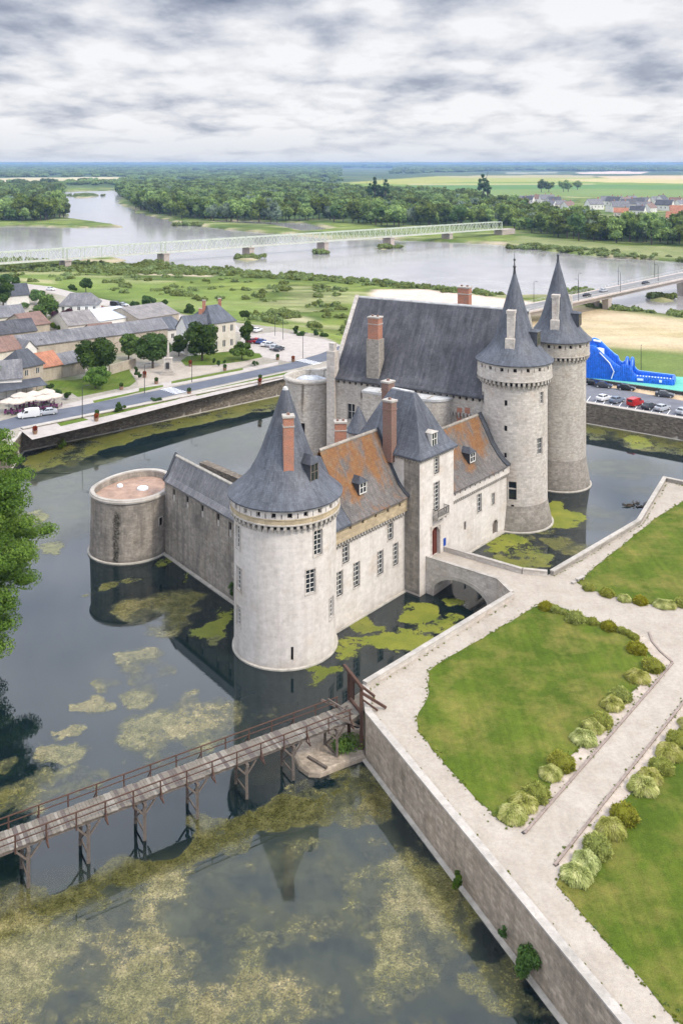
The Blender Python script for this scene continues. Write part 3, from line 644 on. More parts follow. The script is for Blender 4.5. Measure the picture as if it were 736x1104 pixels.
m = MB(); m.skin(Pp, [18.5, u1], [9.15, 10.55], hop, 0, .4, back=1); m.quad(Pp(18.5, 9.15, 0), Pp(18.5, 9.15, .5), Pp(u1, 9.15, .5), Pp(u1, 9.15, 0)); m.build('parapet', [M['limewash'], M['dark']], W2)
m = MB(); m.pbox(PF, 18.8, 37.5, -1.2, .2, -.28, .05); m.build('waterline_ledge', M['ledge'], W2)
prof2 = [(-.85, 10.6), (-.1, 11.05), (.8, 11.9), (2.0, 13.4), (4.5, 17.8), (7.0, 13.4), (8.2, 12), (9.2, 10.9)]
m = MB(); roof_gable(m, PF, 18.9, 36.3, prof2); RW2 = m.build('roof', M['lichenroof2'], W2)
m = MB(); verge(m, PF, 36.3, 37.4, prof2, .22); m.build('verge', M['slatedark'], RW2)
m = MB(); verge(m, PF, 18.9, 36.3, [(4.32, 17.68), (4.5, 17.9), (4.68, 17.68)], .06); m.build('ridge_capping', M['plinthstone'], RW2)
m = MB(); gable_fill(m, PF, 37.3, prof2, 10.3); m.build('gable_wall', M['plaster'], W2)
u, z, _ = plane_px(PF, 509, 493, 1.0); dormer(RW2, PF, u, 12.6, 1.5, 1.5, 1.0, 3.4, .7)

# ---------------------------------------------------------------- gatehouse
GH = thing('gatehouse', (*PF(14.7, 0, 1.5)[:2], 0), 'square white gatehouse with steep slate hipped roof and dark red door at the bridge end', 'gatehouse', CG)
GF = planeP(PF(0, 0, -2.5)[:2], FD); ga, gb = 10.7, 18.8
wl = []
for (x, y, w, h) in ((470.3, 501, 1.2, 2.35), (470.4, 535, 1.3, 3.9)):
    u, z, _ = plane_px(GF, x, y); wl.append((u - w / 2, u + w / 2, z - h / 2, z + h / 2))
ud, zd, _ = plane_px(GF, 469.4, 580); dr = (ud - .95, ud + .95, 4.3, 8.2)
m = MB(); m.skin(GF, [ga, gb], [-1.5, 4, 9, 14, 18.3], wl + [dr], 0, .5)
GL = planeP(PF(ga, 0, 9)[:2], (FD.y, -FD.x)); m.skin(GL, [0, 6, 11.5], [-1.5, 5, 10, 15, 18.3], (), 0)
GR = planeP(PF(gb, 0, -2.5)[:2], (-FD.y, FD.x)); m.skin(GR, [0, 6, 11.5], [-1.5, 5, 10, 15, 18.3], (), 0)
m.quad(GF(gb, 0, 11.5), GF(ga, 0, 11.5), GF(ga, 18.3, 11.5), GF(gb, 18.3, 11.5)); m.build('wall', M['limewash'], GH)
m = MB(); m.skin(planeP(GL(0, 0, -.03)[:2], (FD.y, -FD.x)), [8.9, 11.4], [.3, 9, 18.0]); m.build('shade_toned_side', M['greystone'], GH)  # thin darker stone skin on the left face, side shade painted as colour
m = MB()
for P_, a_, b_ in ((GF, ga - .02, gb + .02), (GL, 0, 11.5), (GR, 0, 11.5)):
    k = int((b_ - a_) / .45)
    for i in range(k): uu = a_ + (b_ - a_) * (i + .5) / k; m.pbox(P_, uu - .11, uu + .11, 17.85, 18.25, -.22, .02)
    m.pbox(P_, a_, b_, 18.25, 18.45, -.28, .02)
m.build('cornice', M['coping'], GH)
for o, k in zip(wl, (4, 6)):
    w_ = window(GH, GF, *o, .3, 1, k); s = MB(); sill(s, GF, *o); s.build('sill', M['ashlar'], w_)
m = MB(); m.quad(GF(dr[0], dr[2], .46), GF(dr[1], dr[2], .46), GF(dr[1], dr[3], .46), GF(dr[0], dr[3], .46)); m.pbox(GF, ud - .04, ud + .04, 4.3, 8, .38, .45); D_ = m.build('door', M['door'], GH)
m = MB(); arch_fill(m, GF, dr[0], dr[1], 7.25, 8.2, .03, .3)
m.pbox(GF, dr[0] - .28, dr[0], 4.3, 8.3, -.08, .02); m.pbox(GF, dr[1], dr[1] + .28, 4.3, 8.3, -.08, .02); m.pbox(GF, dr[0] - .28, dr[1] + .28, 8.3, 8.6, -.1, .02); m.build('door_surround', M['ashlar'], GH)
m = MB(); bu, bz, _ = plane_px(GF, 472, 556); bz = 9.9
m.pbox(GF, bu - 1.35, bu + 1.35, bz - .25, bz, -.95, .02, 0)
for x in (-1.1, 0, 1.1): m.pbox(GF, bu + x - .12, bu + x + .12, bz - .7, bz - .25, -.6, .02, 0)
BAL = m.build('balcony', M['coping'], GH)
m = MB()
for i in range(15): uu = bu - 1.3 + 2.6 * i / 14; m.pbox(GF, uu - .02, uu + .02, bz, bz + .95, -.92, -.88)
for i in range(5):
    for uu in (bu - 1.3, bu + 1.3): m.pbox(GF, uu - .02, uu + .02, bz, bz + .95, -.85 + i * .18, -.81 + i * .18)
m.pbox(GF, bu - 1.34, bu + 1.34, bz + .95, bz + 1.0, -.94, -.87)
for uu in (bu - 1.3, bu + 1.3): m.pbox(GF, uu - .03, uu + .03, bz + .95, bz + 1.0, -.87, .02)
m.build('railing', M['iron'], BAL)
m = MB(); us_, zs_, _ = plane_px(GF, 478.8, 584); m.pbox(GF, us_ - .3, us_ + .3, zs_ - .6, zs_ + .5, -.06, -.005); SG = m.build('notice_board', M['signblue'], None); tag(SG, 'small blue notice board fixed to the wall right of the gatehouse door', 'sign')
# hipped roof with flared eaves
def rr(u_0, u_1, d_0, d_1, z): return [GF(u_0, z, d_0), GF(u_1, z, d_0), GF(u_1, z, d_1), GF(u_0, z, d_1)]
e = .45; uc = (ga + gb) / 2
lev = [(0, 0, 18.2), (0, 0, 18.45), (.55, .55, 19.0), (1.3, 1.2, 20.1), (2.1, 1.9, 21.6), (3.0, 2.9, 23.6), (4.15, 4.2, 25.9)]
m = MB(); m.rings([rr(ga - e + a, gb + e - a, -e + b, 11.5 + e - b, z) for a, b, z in lev], 0, True, True); GHR = m.build('roof', M['slate'], GH)
m = MB(); m.pbox(GF, uc - .3, uc + .3, 25.85, 26.05, 4.0, 7.6)
m.build('ridge_capping', M['lead'], GHR)
dormer(GHR, GF, ud + .1, 19.0, 1.35, 2.1, .35, 3.2, .3, mat='coping', cheek='limewash')
chimney(GH, GL, 6.55, -.15, 1.5, 1.15, 17.2, 25.6, 'brickdark', None)
chimney(GH, GF, 15.7, 9.2, 1.5, 1.2, 18, 26.6, 'brickdark', None)

# ---------------------------------------------------------------- curtain range and low round tower
PCu = planeP((-25.6, 134.3), (11.0, -13.75)); CR = thing('curtain_range', (-18, 128, 0), 'long grey curtain wall range with narrow slate roof, between the two round towers', 'castle wing', CG)
ops = []
for (x, y, w, h) in ((187.5, 533.5, .7, 1.7), (202, 541.5, .7, 1.7), (218, 551, .7, 1.7), (235, 560.5, .7, 1.7), (248, 571, .7, 2.0)):
    u, z, _ = plane_px(PCu, x, y); ops.append((u - w / 2, u + w / 2, z - h / 2, z + h / 2))
m = MB(); m.skin(PCu, [-1, 8, 16, 25], [-1.5, 4, 8.6, 11.2], ops, 0, .3); m.quad(PCu(25, -1.5, 4.6), PCu(-1, -1.5, 4.6), PCu(-1, 11.2, 4.6), PCu(25, 11.2, 4.6))
CP = [(-.35, 11.05), (.3, 11.75), (1.7, 14.5), (3.9, 12.0), (4.9, 11.05)]
gable_fill(m, PCu, -.6, [(0, 11.3), (1.7, 14.3), (4.6, 11.3)], -1.5, 0, True); m.build('wall', M['greystone'], CR)
for o in ops:
    a, b, c, d = o; g = MB(); g.quad(PCu(a, c, .22), PCu(b, c, .22), PCu(b, d, .22), PCu(a, d, .22)); g.pbox(PCu, a, b, c, c + (d - c) * .45, .1, .2, 1); g.build('window', [M['dark'], M['ashlar']], CR)
m = MB(); m.pbox(PCu, -.8, 21, -1.2, .2, -.45, .05); m.build('waterline_ledge', M['ledge'], CR)
m = MB(); roof_gable(m, PCu, -.5, 24, CP, .2); RR = m.build('roof', M['slategrey'], CR)
m = MB(); verge(m, PCu, -.95, -.5, CP, .3); m.build('verge', M['slatedark'], RR)
m = MB(); verge(m, PCu, -.5, 24, [(1.5, 14.35), (1.7, 14.55), (1.9, 14.35)], .05); m.build('ridge_capping', M['ledge'], RR)
# inner courtyard wall seen past the ridge
m = MB(); m.prism([(-22, 141), (-6, 124), (-5.2, 124.7), (-21, 142)], 2, 11.6); WW = m.build('courtyard_wall', M['quay'], None); tag(WW, 'dark rubble courtyard wall just behind the curtain range roof', 'wall', CG)

# horseshoe shaped low tower
LT = thing('low_round_tower', (-31.85, 137.4, 0), 'low wide flat topped round tower with terracotta terrace, left corner of the castle', 'castle tower', CG)
cL = (-31.85, 137.4)
def horse(r, z, n=64, k=1.42):
    out = []
    for i in range(n):
        t = 2 * math.pi * i / n; x = r * math.sin(t); y = -r * math.cos(t)
        if y > 0: x += y * .20; y *= k
        out.append(Vector((cL[0] + x, cL[1] + y, z)))
    return out
m = MB(); rg = [horse(6.05, -1.5), horse(6.0, 0), horse(5.85, 3), horse(5.8, 6), horse(5.8, 8.6)]
for i in range(len(rg) - 1):
    for k in range(64):
        k2 = (k + 1) % 64; l0, l1 = k * .58, (k + 1) * .58; m.quad(rg[i][k], rg[i][k2], rg[i + 1][k2], rg[i + 1][k], 0, [(l0, rg[i][k].z), (l1, rg[i][k].z), (l1, rg[i + 1][k].z), (l0, rg[i + 1][k].z)])
m.rings([horse(5.3, 9.0), horse(5.3, 8.0)], 0, False)
m.build('wall', M['towerstone'], LT, True)
m = MB(); m.rings([horse(5.8, 8.55), horse(5.98, 8.62), horse(6.0, 8.85), horse(5.9, 8.95), horse(5.85, 9.12), horse(5.28, 9.12), horse(5.28, 8.9)], 0, False); m.build('coping', M['coping'], LT, True)
m = MB(); m.poly(horse(5.35, 8.05)); m.build('terrace_floor', M['pinkterrace'], LT)
m = MB(); m.rings([horse(6.28, -1.2), horse(6.28, .17), horse(5.9, .22)], 0, False); m.build('waterline_ledge', M['ledge'], LT)
for (x, y, r_) in ((154, 525.5, .85), (129.5, 523, .45)):
    p = at(x, y, 8.3); m = MB(); m.revolve(p.x, p.y, [(r_, 8.05), (r_, 8.28), (r_ * .8, 8.42), (.0, 8.5)], 20, sy=.9); m.build('skylight', M['vinylwhite'], LT, True)
lp = cylP(cL, 5.83); u, z, _ = cyl_px(cL, 5.83, 173.3, 562); g = MB(); g.pbox(lp, u - .3, u + .3, z - .55, z + .55, -.02, .1, 0); g.pbox(lp, u - .42, u - .3, z - .65, z + .65, -.05, .1, 1); g.pbox(lp, u + .3, u + .42, z - .65, z + .65, -.05, .1, 1); g.pbox(lp, u - .3, u + .3, z + .55, z + .67, -.05, .1, 1); g.build('window', [M['dark'], M['ashlar']], LT)
u, z, _ = cyl_px(cL, 5.95, 131, 570); add_streak(M['towerstone'], (64 + (u / 5.95) * 64 / (2 * math.pi)) * .58)

# ---------------------------------------------------------------- the keep
KD = Vector((.870, -.492, 0)); PK = planeP((-1.5, 161.9), KD); LK = 33.0; WK = 18.0
KP = thing('keep', (*PK(16, 0, 9)[:2], 0), 'long rectangular stone keep under one huge steep dark slate roof, tallest block of the castle', 'keep', CG)
ops = []; kd = []
u, z, _ = plane_px(PK, 378.4, 444); ops.append((u - .75, u + .75, z - 1.4, z + 1.4)); wk = ops[0]
eh = [(.9 + i * 1.15, 1.3 + i * 1.15, 19.05, 19.5) for i in range(28)]
m = MB(); m.skin(PK, [0, 8, 16, 24, LK], [2, 8, 14, 19.9], ops + eh, 0, .4, back=None)
PKL = planeP(PK(0, 0, WK)[:2], (KD.y, -KD.x)) ; PKR = planeP(PK(LK, 0, 0)[:2], (-KD.y, KD.x))
KPf = [(-.55, 19.95), (.1, 20.35), (.9, 21.3), (9.0, 33.2), (17.1, 21.3), (17.9, 20.35), (18.55, 19.95)]
for P_ in (PKL, PKR): m.skin(P_, [0, 9, 18], [-1.5, 10, 19.9])
m.quad(PK(LK, -1.5, WK), PK(0, -1.5, WK), PK(0, 19.9, WK), PK(LK, 19.9, WK))
gable_fill(m, PK, 0.0, KPf[1:-1], 19.85, 0, True); gable_fill(m, PK, LK, KPf[1:-1], 19.85); m.build('wall', M['keepstone'], KP)
m = MB()
for o in eh: a, b, c, d = o; m.quad(PK(a, c, .38), PK(b, c, .38), PK(b, d, .38), PK(a, d, .38))
m.build('eaves_holes', M['dark'], KP)
w_ = window(KP, PK, *wk, .3, 1, 1); s = MB(); sill(s, PK, *wk); s.build('sill', M['ashlar'], w_)
m = MB(); roof_gable(m, PK, .35, LK - .1, KPf, .3); KR = m.build('roof', M['slatebig'], KP)
m = MB(); verge(m, PK, -.4, .36, KPf, .28); m.build('gable_coping', M['ashlar'], KR)
m = MB(); verge(m, PK, .36, LK, [(8.82, 33.02), (9.0, 33.25), (9.18, 33.02)], .07); m.build('ridge_capping', M['lead'], KR)
u, z, _ = plane_px(PK, 402, 400, .5); chimney(KR, PK, u, 1.3, 2.0, 1.7, 20.2, 31.2, 'brick', 27.3)
u, z, _ = plane_px(PK, 500.3, 325, 10.5); chimney(KR, PK, u, 10.6, 2.1, 1.4, 30, 36.2, 'brick')
m = MB(); m.pbox(PK, -.9, .7, 2, 24.6, -.7, .9); m.pbox(PK, -.6, .4, 24.6, 26.0, -.4, .6); m.build('corner_buttress', M['ashlar'], KP)
m = MB(); u, z, _ = plane_px(PK, 394.7, 426); corbels(m, PK, u - 1.4, u + 1.2, z + .6, z - .6, .5, .65, .32); m.build('corbel_table', M['coping'], KP); m = MB()
u, z, _ = plane_px(PK, 500, 440); corbels(m, PK, u - 3.0, u + 3.2, 16.9, 16.0, .5, .62, .3); m.build('corbel_table', M['coping'], KP)
for (x, w) in ((495, .9), (503.5, .9)):
    u, z, _ = plane_px(PK, x, 448); m = MB(); m.pbox(PK, u - w / 2, u + w / 2, z - 1.4, z + 1.3, -.05, .1); m.build('brick_panel', M['brick'], KP)
# half round apse under a pale lead roof
ua, _, _ = plane_px(PK, 398, 415, -1); ub, _, _ = plane_px(PK, 484, 425, -1)
foot = [PK(ua, 0, 0), PK(ua, 0, -3.0)] + [PK(ub - 3.4 + 3.4 * math.sin(t), 0, -.0 - 3.4 * math.cos(t)) for t in [math.pi / 2 * i / 8 for i in range(9)]]
foot = [PK(ua, 0, .05), PK(ua, 0, -3.4)] + [PK(ub - 3.4 + 3.4 * math.sin(math.pi / 2 * i / 8), 0, -3.4 * math.cos(math.pi / 2 * i / 8)) for i in range(9)]
AP = []
m = MB(); m.prism([(p.x, p.y) for p in foot], 2, 18.9); apse = m.build('stair_projection', M['keepstone'], KP)
ctr = PK((ua + ub) / 2, 0, -1.5)
m = MB(); big = [(ctr.x + (p.x - ctr.x) * 1.03, ctr.y + (p.y - ctr.y) * 1.03) for p in foot]; m.prism(big, 18.85, 19.25)
m.build('lead_roof', M['lead'], apse)
m = MB()
for t in (.2, .42, .62, .8): uu = ua + (ub - ua) * t; m.pbox(PK, uu - .07, uu + .07, 19.25, 19.36, -3.3, .0)
m.build('roll_seams', M['coping'], apse)

# roofless round tower at the keep's west corner
RT = thing('roofless_tower', (-5.7, 169.2, 0), 'open topped pale round tower filled with grey gravel, at the left end of the keep', 'castle tower', CG)
cR = (-5.7, 169.0)
m = MB(); rP = cylP(cR, 4.75); ops = []
for (x, y) in ((326.2, 462.5), (355.6, 461)):
    u, z, _ = cyl_px(cR, 4.75, x, y); ops.append((u - .42, u + .42, z - 1.05, z + 1.05))
m.skin(rP, [4.75 * (-math.pi + 2 * math.pi * i / 48) for i in range(49)], [1, 9, 17.9], ops, 0, .5)
rs = random.Random(11)
m.revolve(cR[0], cR[1], [(4.75, 17.9), (5.1, 18.1), (5.12, 18.4), (4.95, 18.62), (4.1, 18.68), (4.0, 18.5), (3.95, 17.0)], 48); m.build('wall', M['keepstone'], RT, True)
for o in ops: a, b, c, d = o; g = MB(); g.quad(rP(a, c, .45), rP(b, c, .45), rP(b, d, .45), rP(a, d, .45)); g.build('window', M['dark'], RT)
g = MB(); rg = []
for r_, z_ in ((4.0, 17.2), (3.2, 17.7), (2.2, 18.1), (1.1, 18.3), (.2, 18.35)): rg.append([Vector((cR[0] + (r_ + rs.uniform(-.15, .15)) * math.cos(t * math.pi / 12), cR[1] + (r_) * math.sin(t * math.pi / 12), z_ + rs.uniform(-.12, .12))) for t in range(24)])
g.rings(rg); g.build('gravel_fill', M['gravelpile'], RT, True)
g = MB(); g.box((cR[0] + 4.2, cR[1] - 1.3, 18), 1.4, 1.2, 2.2, .5); g.box((cR[0] + 2.6, cR[1] + 3.9, 17.4), 1.6, .8, 1.5, .8); g.box((cR[0] - 1.0, cR[1] + 4.2, 17.4), 1.5, .7, 1.35, -.2); g.build('broken_merlons', M['keepstone'], RT)

# castle yard
m = MB(); m.prism([(-24, 139), (-7, 118), (1.0, 119), (23, 145), (34, 160), (10, 174), (-3, 172), (-24, 144)], -1.5, 2.4); yd = m.build('courtyard_ground', M['gravel'], None); tag(yd, 'gravel courtyard inside the castle walls', None, None, 'structure')
# ================================================================ MOAT, TERRACE, GARDEN
PA = Vector((17.5, 56.2, 0)); PBc = Vector((2.35, 88.4, 0)); dRW = (PA - PBc).normalized(); PA2 = PBc + dRW * 90
PCc = Vector((2.1, 93.1, 0)); PD = Vector((20.9, 112.5, 0)); PE = Vector((20.3, 115.7, 0)); PG = Vector((11.4, 122.6, 0))
PH = Vector((14.8, 125.8, 0)); PI_ = Vector((23.7, 119.2, 0)); PJ = Vector((26.8, 118.5, 0)); PK1 = Vector((44, 135.5, 0)); PL = Vector((54.5, 154.1, 0)); PM = Vector((57.6, 151.7, 0)); PN = Vector((118, 99, 0)); PO = Vector((118, 5, 0))
ter = [PA2, PBc, PCc, PD, PE, PI_, PJ, PK1, PL, PM, PN, PO]
m = MB(); m.poly([Vector((p.x, p.y, TZ)) for p in ter][::-1]); g_ = m.build('terrace_ground', M['gravel']); tag(g_, 'pale gravel of the garden terrace and its paths', None, None, 'structure')
def wallrun(name, pts, z0, z1, th, mat, copm, label, cop=.16, over=.08, cat='wall', ledge=True, group=None):
    """pts in order; thickness goes to the left of travel"""
    m = MB(); cp = MB(); le = MB(); n = len(pts); offs = []
    for i in range(n):
        if i == 0: d = (pts[1] - pts[0]).normalized(); nn = Vector((-d.y, d.x, 0)); s = 1
        elif i == n - 1: d = (pts[i] - pts[i - 1]).normalized(); nn = Vector((-d.y, d.x, 0)); s = 1
        else:
            d0 = (pts[i] - pts[i - 1]).normalized(); d1 = (pts[i + 1] - pts[i]).normalized(); n0 = Vector((-d0.y, d0.x, 0)); n1 = Vector((-d1.y, d1.x, 0)); nn = (n0 + n1).normalized(); s = 1 / max(.4, nn.dot(n0))
        offs.append(nn * s)
    L = 0
    for i in range(n - 1):
        a, b = pts[i], pts[i + 1]; oa, ob = offs[i], offs[i + 1]; seg = (b - a).length; k = max(1, int(seg / 6))
        up = lambda p, z: Vector((p.x, p.y, z))
        for j in range(k):
            p0 = a.lerp(b, j / k); p1 = a.lerp(b, (j + 1) / k); q0 = oa.lerp(ob, j / k); q1 = oa.lerp(ob, (j + 1) / k)
            m.quad(up(p0, z0), up(p1, z0), up(p1, z1), up(p0, z1), 0, [(L, z0), (L + seg / k, z0), (L + seg / k, z1), (L, z1)])
            i0, i1 = p0 + q0 * th, p1 + q1 * th
            m.quad(up(i1, z0), up(i0, z0), up(i0, z1), up(i1, z1), 0, [(L + seg / k, z0), (L, z0), (L, z1), (L + seg / k, z1)])
            A, B_, C_, D_ = p0 - q0 * over, p1 - q1 * over, p1 + q1 * (th + over), p0 + q0 * (th + over)
            cp.hexa([up(A, z1), up(B_, z1), up(C_, z1), up(D_, z1), up(A, z1 + cop), up(B_, z1 + cop), up(C_, z1 + cop), up(D_, z1 + cop)])
            if ledge: le.hexa([up(p0 - q0 * .4, -.6), up(p1 - q1 * .4, -.6), up(p1, -.6), up(p0, -.6), up(p0 - q0 * .4, .14), up(p1 - q1 * .4, .14), up(p1, .14), up(p0, .14)])
            L += seg / k
    for e_, o_ in ((pts[0], offs[0]), (pts[-1], offs[-1])): m.quad(up(e_, z0), up(e_ + o_ * th, z0), up(e_ + o_ * th, z1), up(e_, z1))
    w = m.build(name, M[mat]); tag(w, label, cat, group)
    cp.build('coping', M[copm], w)
    if ledge: le.build('waterline_ledge', M['ledge'], w)
    return w

GW = 'stone walls around the moat'
wallrun('parapet_wall', [PD, PCc + Vector((.1, .1, 0))], -1.5, 4.82, .5, 'ashlar', 'coping', 'low pale parapet wall running from the wooden drawbridge frame to the stone bridge', .14, .06, group=GW)
wallrun('retaining_wall', [PCc, PBc, PA2], -1.5, 4.5, .62, 'retaining', 'coping', 'long stained stone retaining wall with plants growing on it, beside the garden path', .14, .05, group=GW)
wallrun('parapet_wall', [PM, PL, PK1, PJ + Vector((.4, .1, 0))], -1.5, 4.82, .5, 'plinthstone', 'coping', 'angled grey parapet wall between the right hand moat and the gravel path', .14, .06, group=GW)
wallrun('parapet_wall', [PN, PM + Vector((.3, -.2, 0))], -1.5, 4.82, .5, 'plinthstone', 'coping', 'parapet wall at the right edge, turning away from the quay car park', .14, .06, group=GW)
# stone bridge with one segmental arch
BR = thing('stone_bridge', (17.5, 121, 0), 'short stone bridge with one arch and low parapets, from the gatehouse door to the garden', 'bridge')
bd = (PE - PG).normalized(); Lb = (PE - PG).length; PBg = planeP((PG.x, PG.y), (bd.x, bd.y))
m = MB(); nA = 24; s0, s1 = 1.0, 9.6; zs = []
def zarch(s): t = (s - (s0 + s1) / 2) / ((s1 - s0) / 2); return .3 + 2.75 * math.sqrt(max(0, 1 - t * t)) if abs(t) < 1 else -1.5
wB = 4.7
for dep, fl in ((0, False), (-wB, True)):
    xs = [-.8] + [s0 + (s1 - s0) * i / nA for i in range(nA + 1)] + [Lb + .2]
    for i in range(len(xs) - 1):
        a, b = xs[i], xs[i + 1]; za = zarch(a) if 0 < i <= nA else -1.5; zb = zarch(b) if i < nA and i >= 0 else -1.5
        if i == 0: za = zb = -1.5
        if i == len(xs) - 2: za = zb = -1.5
        q = [PBg(a, za, -dep if False else -dep), PBg(b, zb, -dep), PBg(b, 4.3, -dep), PBg(a, 4.3, -dep)]
        m.quad(*(q[::-1] if fl else q), 0, None)
for i in range(nA):
    a, b = s0 + (s1 - s0) * i / nA, s0 + (s1 - s0) * (i + 1) / nA
    m.quad(PBg(a, zarch(a), 0), PBg(a, zarch(a), wB), PBg(b, zarch(b), wB), PBg(b, zarch(b), 0))
m.build('arch_wall', M['ashlar'], BR)
m = MB()
for i in range(nA):
    a, b = s0 + (s1 - s0) * i / nA, s0 + (s1 - s0) * (i + 1) / nA; za, zb = zarch(a), zarch(b)
    cxm = (s0 + s1) / 2; oa = (a - cxm) * .09; ob = (b - cxm) * .09
    m.hexa([PBg(a, za, -.07), PBg(b, zb, -.07), PBg(b, zb, .1), PBg(a, za, .1), PBg(a + oa, za + .42, -.07), PBg(b + ob, zb + .42, -.07), PBg(b + ob, zb + .42, .1), PBg(a + oa, za + .42, .1)])
m.build('arch_ring', M['coping'], BR)
m = MB(); m.poly([PG + Vector((-.5, .4, 4.304)), PE + Vector((.3, -.2, 4.304)), PI_ + Vector((.2, -.1, 4.304)), PH + Vector((-.5, .4, 4.304))]); m.build('deck', M['gravel'], BR)
m = MB(); PBr = planeP((PH.x, PH.y), ((PI_ - PH).x, (PI_ - PH).y)); Lr = (PI_ - PH).length
m.pbox(PBg, -.6, Lb - .6, 4.3, 4.85, 0.02, .42); m.pbox(PBr, -.5, Lr, 4.3, 4.85, -.42, -.02)
a_, b_ = PE - bd * .6, PD; d_ = (b_ - a_); Pq = planeP((a_.x, a_.y), (d_.x, d_.y)); m.pbox(Pq, 0, d_.length, 1, 4.85, .02, .42)
a_, b_ = PI_, PJ; d_ = (b_ - a_); Pq2 = planeP((a_.x, a_.y), (d_.x, d_.y)); m.pbox(Pq2, 0, d_.length, -1, 4.85, -.42, -.02)
m.build('parapet', M['ashlar'], BR)
m = MB(); m.pbox(PBg, -.65, Lb - .55, 4.85, 5.0, -.06, .48); m.pbox(PBr, -.55, Lr + .05, 4.85, 5.0, -.48, .04); m.pbox(Pq, .05, d_.length * 1.0, 4.853, 4.997, -.06, .48) if False else None
d1_ = (PD - (PE - bd * .6)).length; m.pbox(Pq, .1, d1_, 4.853, 4.997, -.06, .46); m.pbox(Pq2, .1, (PJ - PI_).length, 4.853, 4.997, -.46, .04)
m.build('parapet_coping', M['coping'], BR)

# town side quay walls
Q0, Q1, Q2, Q3 = Vector((-64, 183, 0)), Vector((1.5, 242.3, 0)), Vector((54, 203, 0)), Vector((150, 131, 0))
QL = [Vector((-40, -20, 0)), Vector((-43, 60, 0)), Vector((-46, 105, 0)), Vector((-60, 150, 0)), Q0]
wallrun('quay_wall', [Q0, Q1], -1.5, 4.45, 1.3, 'quay', 'coping', 'long dark rubble quay wall under the town road, across the moat on the left', .14, .05, group=GW)
wallrun('quay_wall', [Q1, Q2, Q3], -1.5, 4.5, 1.3, 'quay', 'coping', 'dark quay wall under the car park, across the moat on the right', .14, .05, group=GW)
wallrun('quay_wall', QL, -1.5, 4.1, 1.3, 'quay', 'coping', 'quay wall on the tree shaded left bank of the moat', .14, .05, group=GW)

# lawns
def sheet(name, pts, z, mat, label, kind='structure'):
    m = MB(); P_ = [Vector((p[0], p[1], z)) for p in pts]
    a = sum(P_[i].x * P_[(i + 1) % len(P_)].y - P_[(i + 1) % len(P_)].x * P_[i].y for i in range(len(P_)))
    m.poly(P_ if a > 0 else P_[::-1]); o = m.build(name, M[mat]); tag(o, label, None, None, kind); return o
def ragged(pts, z, step=1.0, amp=.12, seed=1):
    w = [at(x, y, z) for x, y in pts]; r = random.Random(seed); out = []
    for i in range(len(w)):
        a, b = w[i], w[(i + 1) % len(w)]; k = max(1, int((b - a).length / step))
        for j in range(k): p = a.lerp(b, j / k); out.append((p.x + r.uniform(-amp, amp), p.y + r.uniform(-amp, amp)))
    return out
LA = [(583, 650), (520, 688), (470, 716.5), (461, 724), (462, 747), (455, 762), (448, 775), (452, 789), (466, 808), (490, 836), (518, 866), (545, 891), (551, 893), (560, 882), (589, 851), (619, 811), (639, 789), (660, 765), (683, 744), (697, 728), (706, 716), (697, 700), (681, 683), (651, 672), (614, 659), (596, 652)]
LB = [(604, 942), (600, 953), (614, 972), (640, 1001), (680, 1046), (733, 1104), (800, 1180), (1000, 1300), (1500, 1000), (1100, 640), (820, 690), (745, 765), (728, 790), (700, 826), (670, 866), (640, 905), (622, 932)]
LC = [(621, 628), (630, 633), (652, 641), (680, 647), (702, 652), (736, 653), (800, 655), (1100, 560), (900, 470), (760, 527), (736, 540), (705, 560), (668, 590), (645, 608), (632, 620)]
sheet('lawn', ragged(LA, TZ), TZ + .03, 'lawn', 'five sided lawn between the parapet path and the kerbed gravel alley')
sheet('lawn', ragged(LB, TZ, seed=2), TZ + .03, 'lawn', 'lawn in the lower right corner beyond the kerbed gravel alley')
sheet('lawn', ragged(LC, TZ, seed=3), TZ + .03, 'lawn', 'lawn at the right edge above the curved gravel path')
M['bareedge'] = simple('sandy bare soil border', (.40, .34, .28), .95, .1, .25, 1.2, .4)
sheet('soil_border', ragged([(547, 894), (556, 884), (585, 851), (614, 811), (634, 790), (655, 765), (680, 743), (693, 729), (702, 716), (693, 700), (677, 684), (684, 679), (700, 690), (713, 701), (727, 712), (722, 716), (565, 896)], TZ, 1, .15, 5), TZ + .012, 'bareedge', 'bare sandy soil strip beside the left alley kerb')
sheet('soil_border', ragged([(599, 930), (607, 941), (622, 930), (640, 903), (670, 864), (700, 824), (745, 763), (760, 745), (750, 738), (736, 757)], TZ, 1, .15, 6), TZ + .012, 'bareedge', 'bare sandy soil strip beside the right alley kerb')
def kerb(pts, label, w=.22, h=.10):
    P_ = [at(x, y, TZ + h) for x, y in pts]; m = MB()
    for a, b in zip(P_, P_[1:]):
        d = (b - a).normalized() * .0; m.bar(Vector((a.x, a.y, TZ + h / 2)), Vector((b.x, b.y, TZ + h / 2)), w, h + .04)
    o = m.build('kerb', M['kerbm']); tag(o, label, 'kerb', 'kerbs of the gravel alley'); return o
M['kerbm'] = simple('brown stone kerb', (.26, .21, .18), .9, .1, .3, 2.5, .4)
kerb([(565, 897.5), (645, 806), (700, 743), (724.5, 714)], 'straight low kerb on the left side of the gravel alley'); kerb([(724, 713), (712, 702.5), (703, 692), (699, 681)], 'short curved kerb at the far end of the gravel alley')
kerb([(597.5, 932), (665, 846), (736, 757), (800, 676)], 'straight low kerb on the right side of the gravel alley')
m = MB(); p = at(564.5, 897.5, TZ); m.box((p.x, p.y, TZ + .003), .42, .3, .02, .6); o = m.build('drain_grate', M['iron']); tag(o, 'small dark drain grate at the near end of the left alley kerb', 'drain')
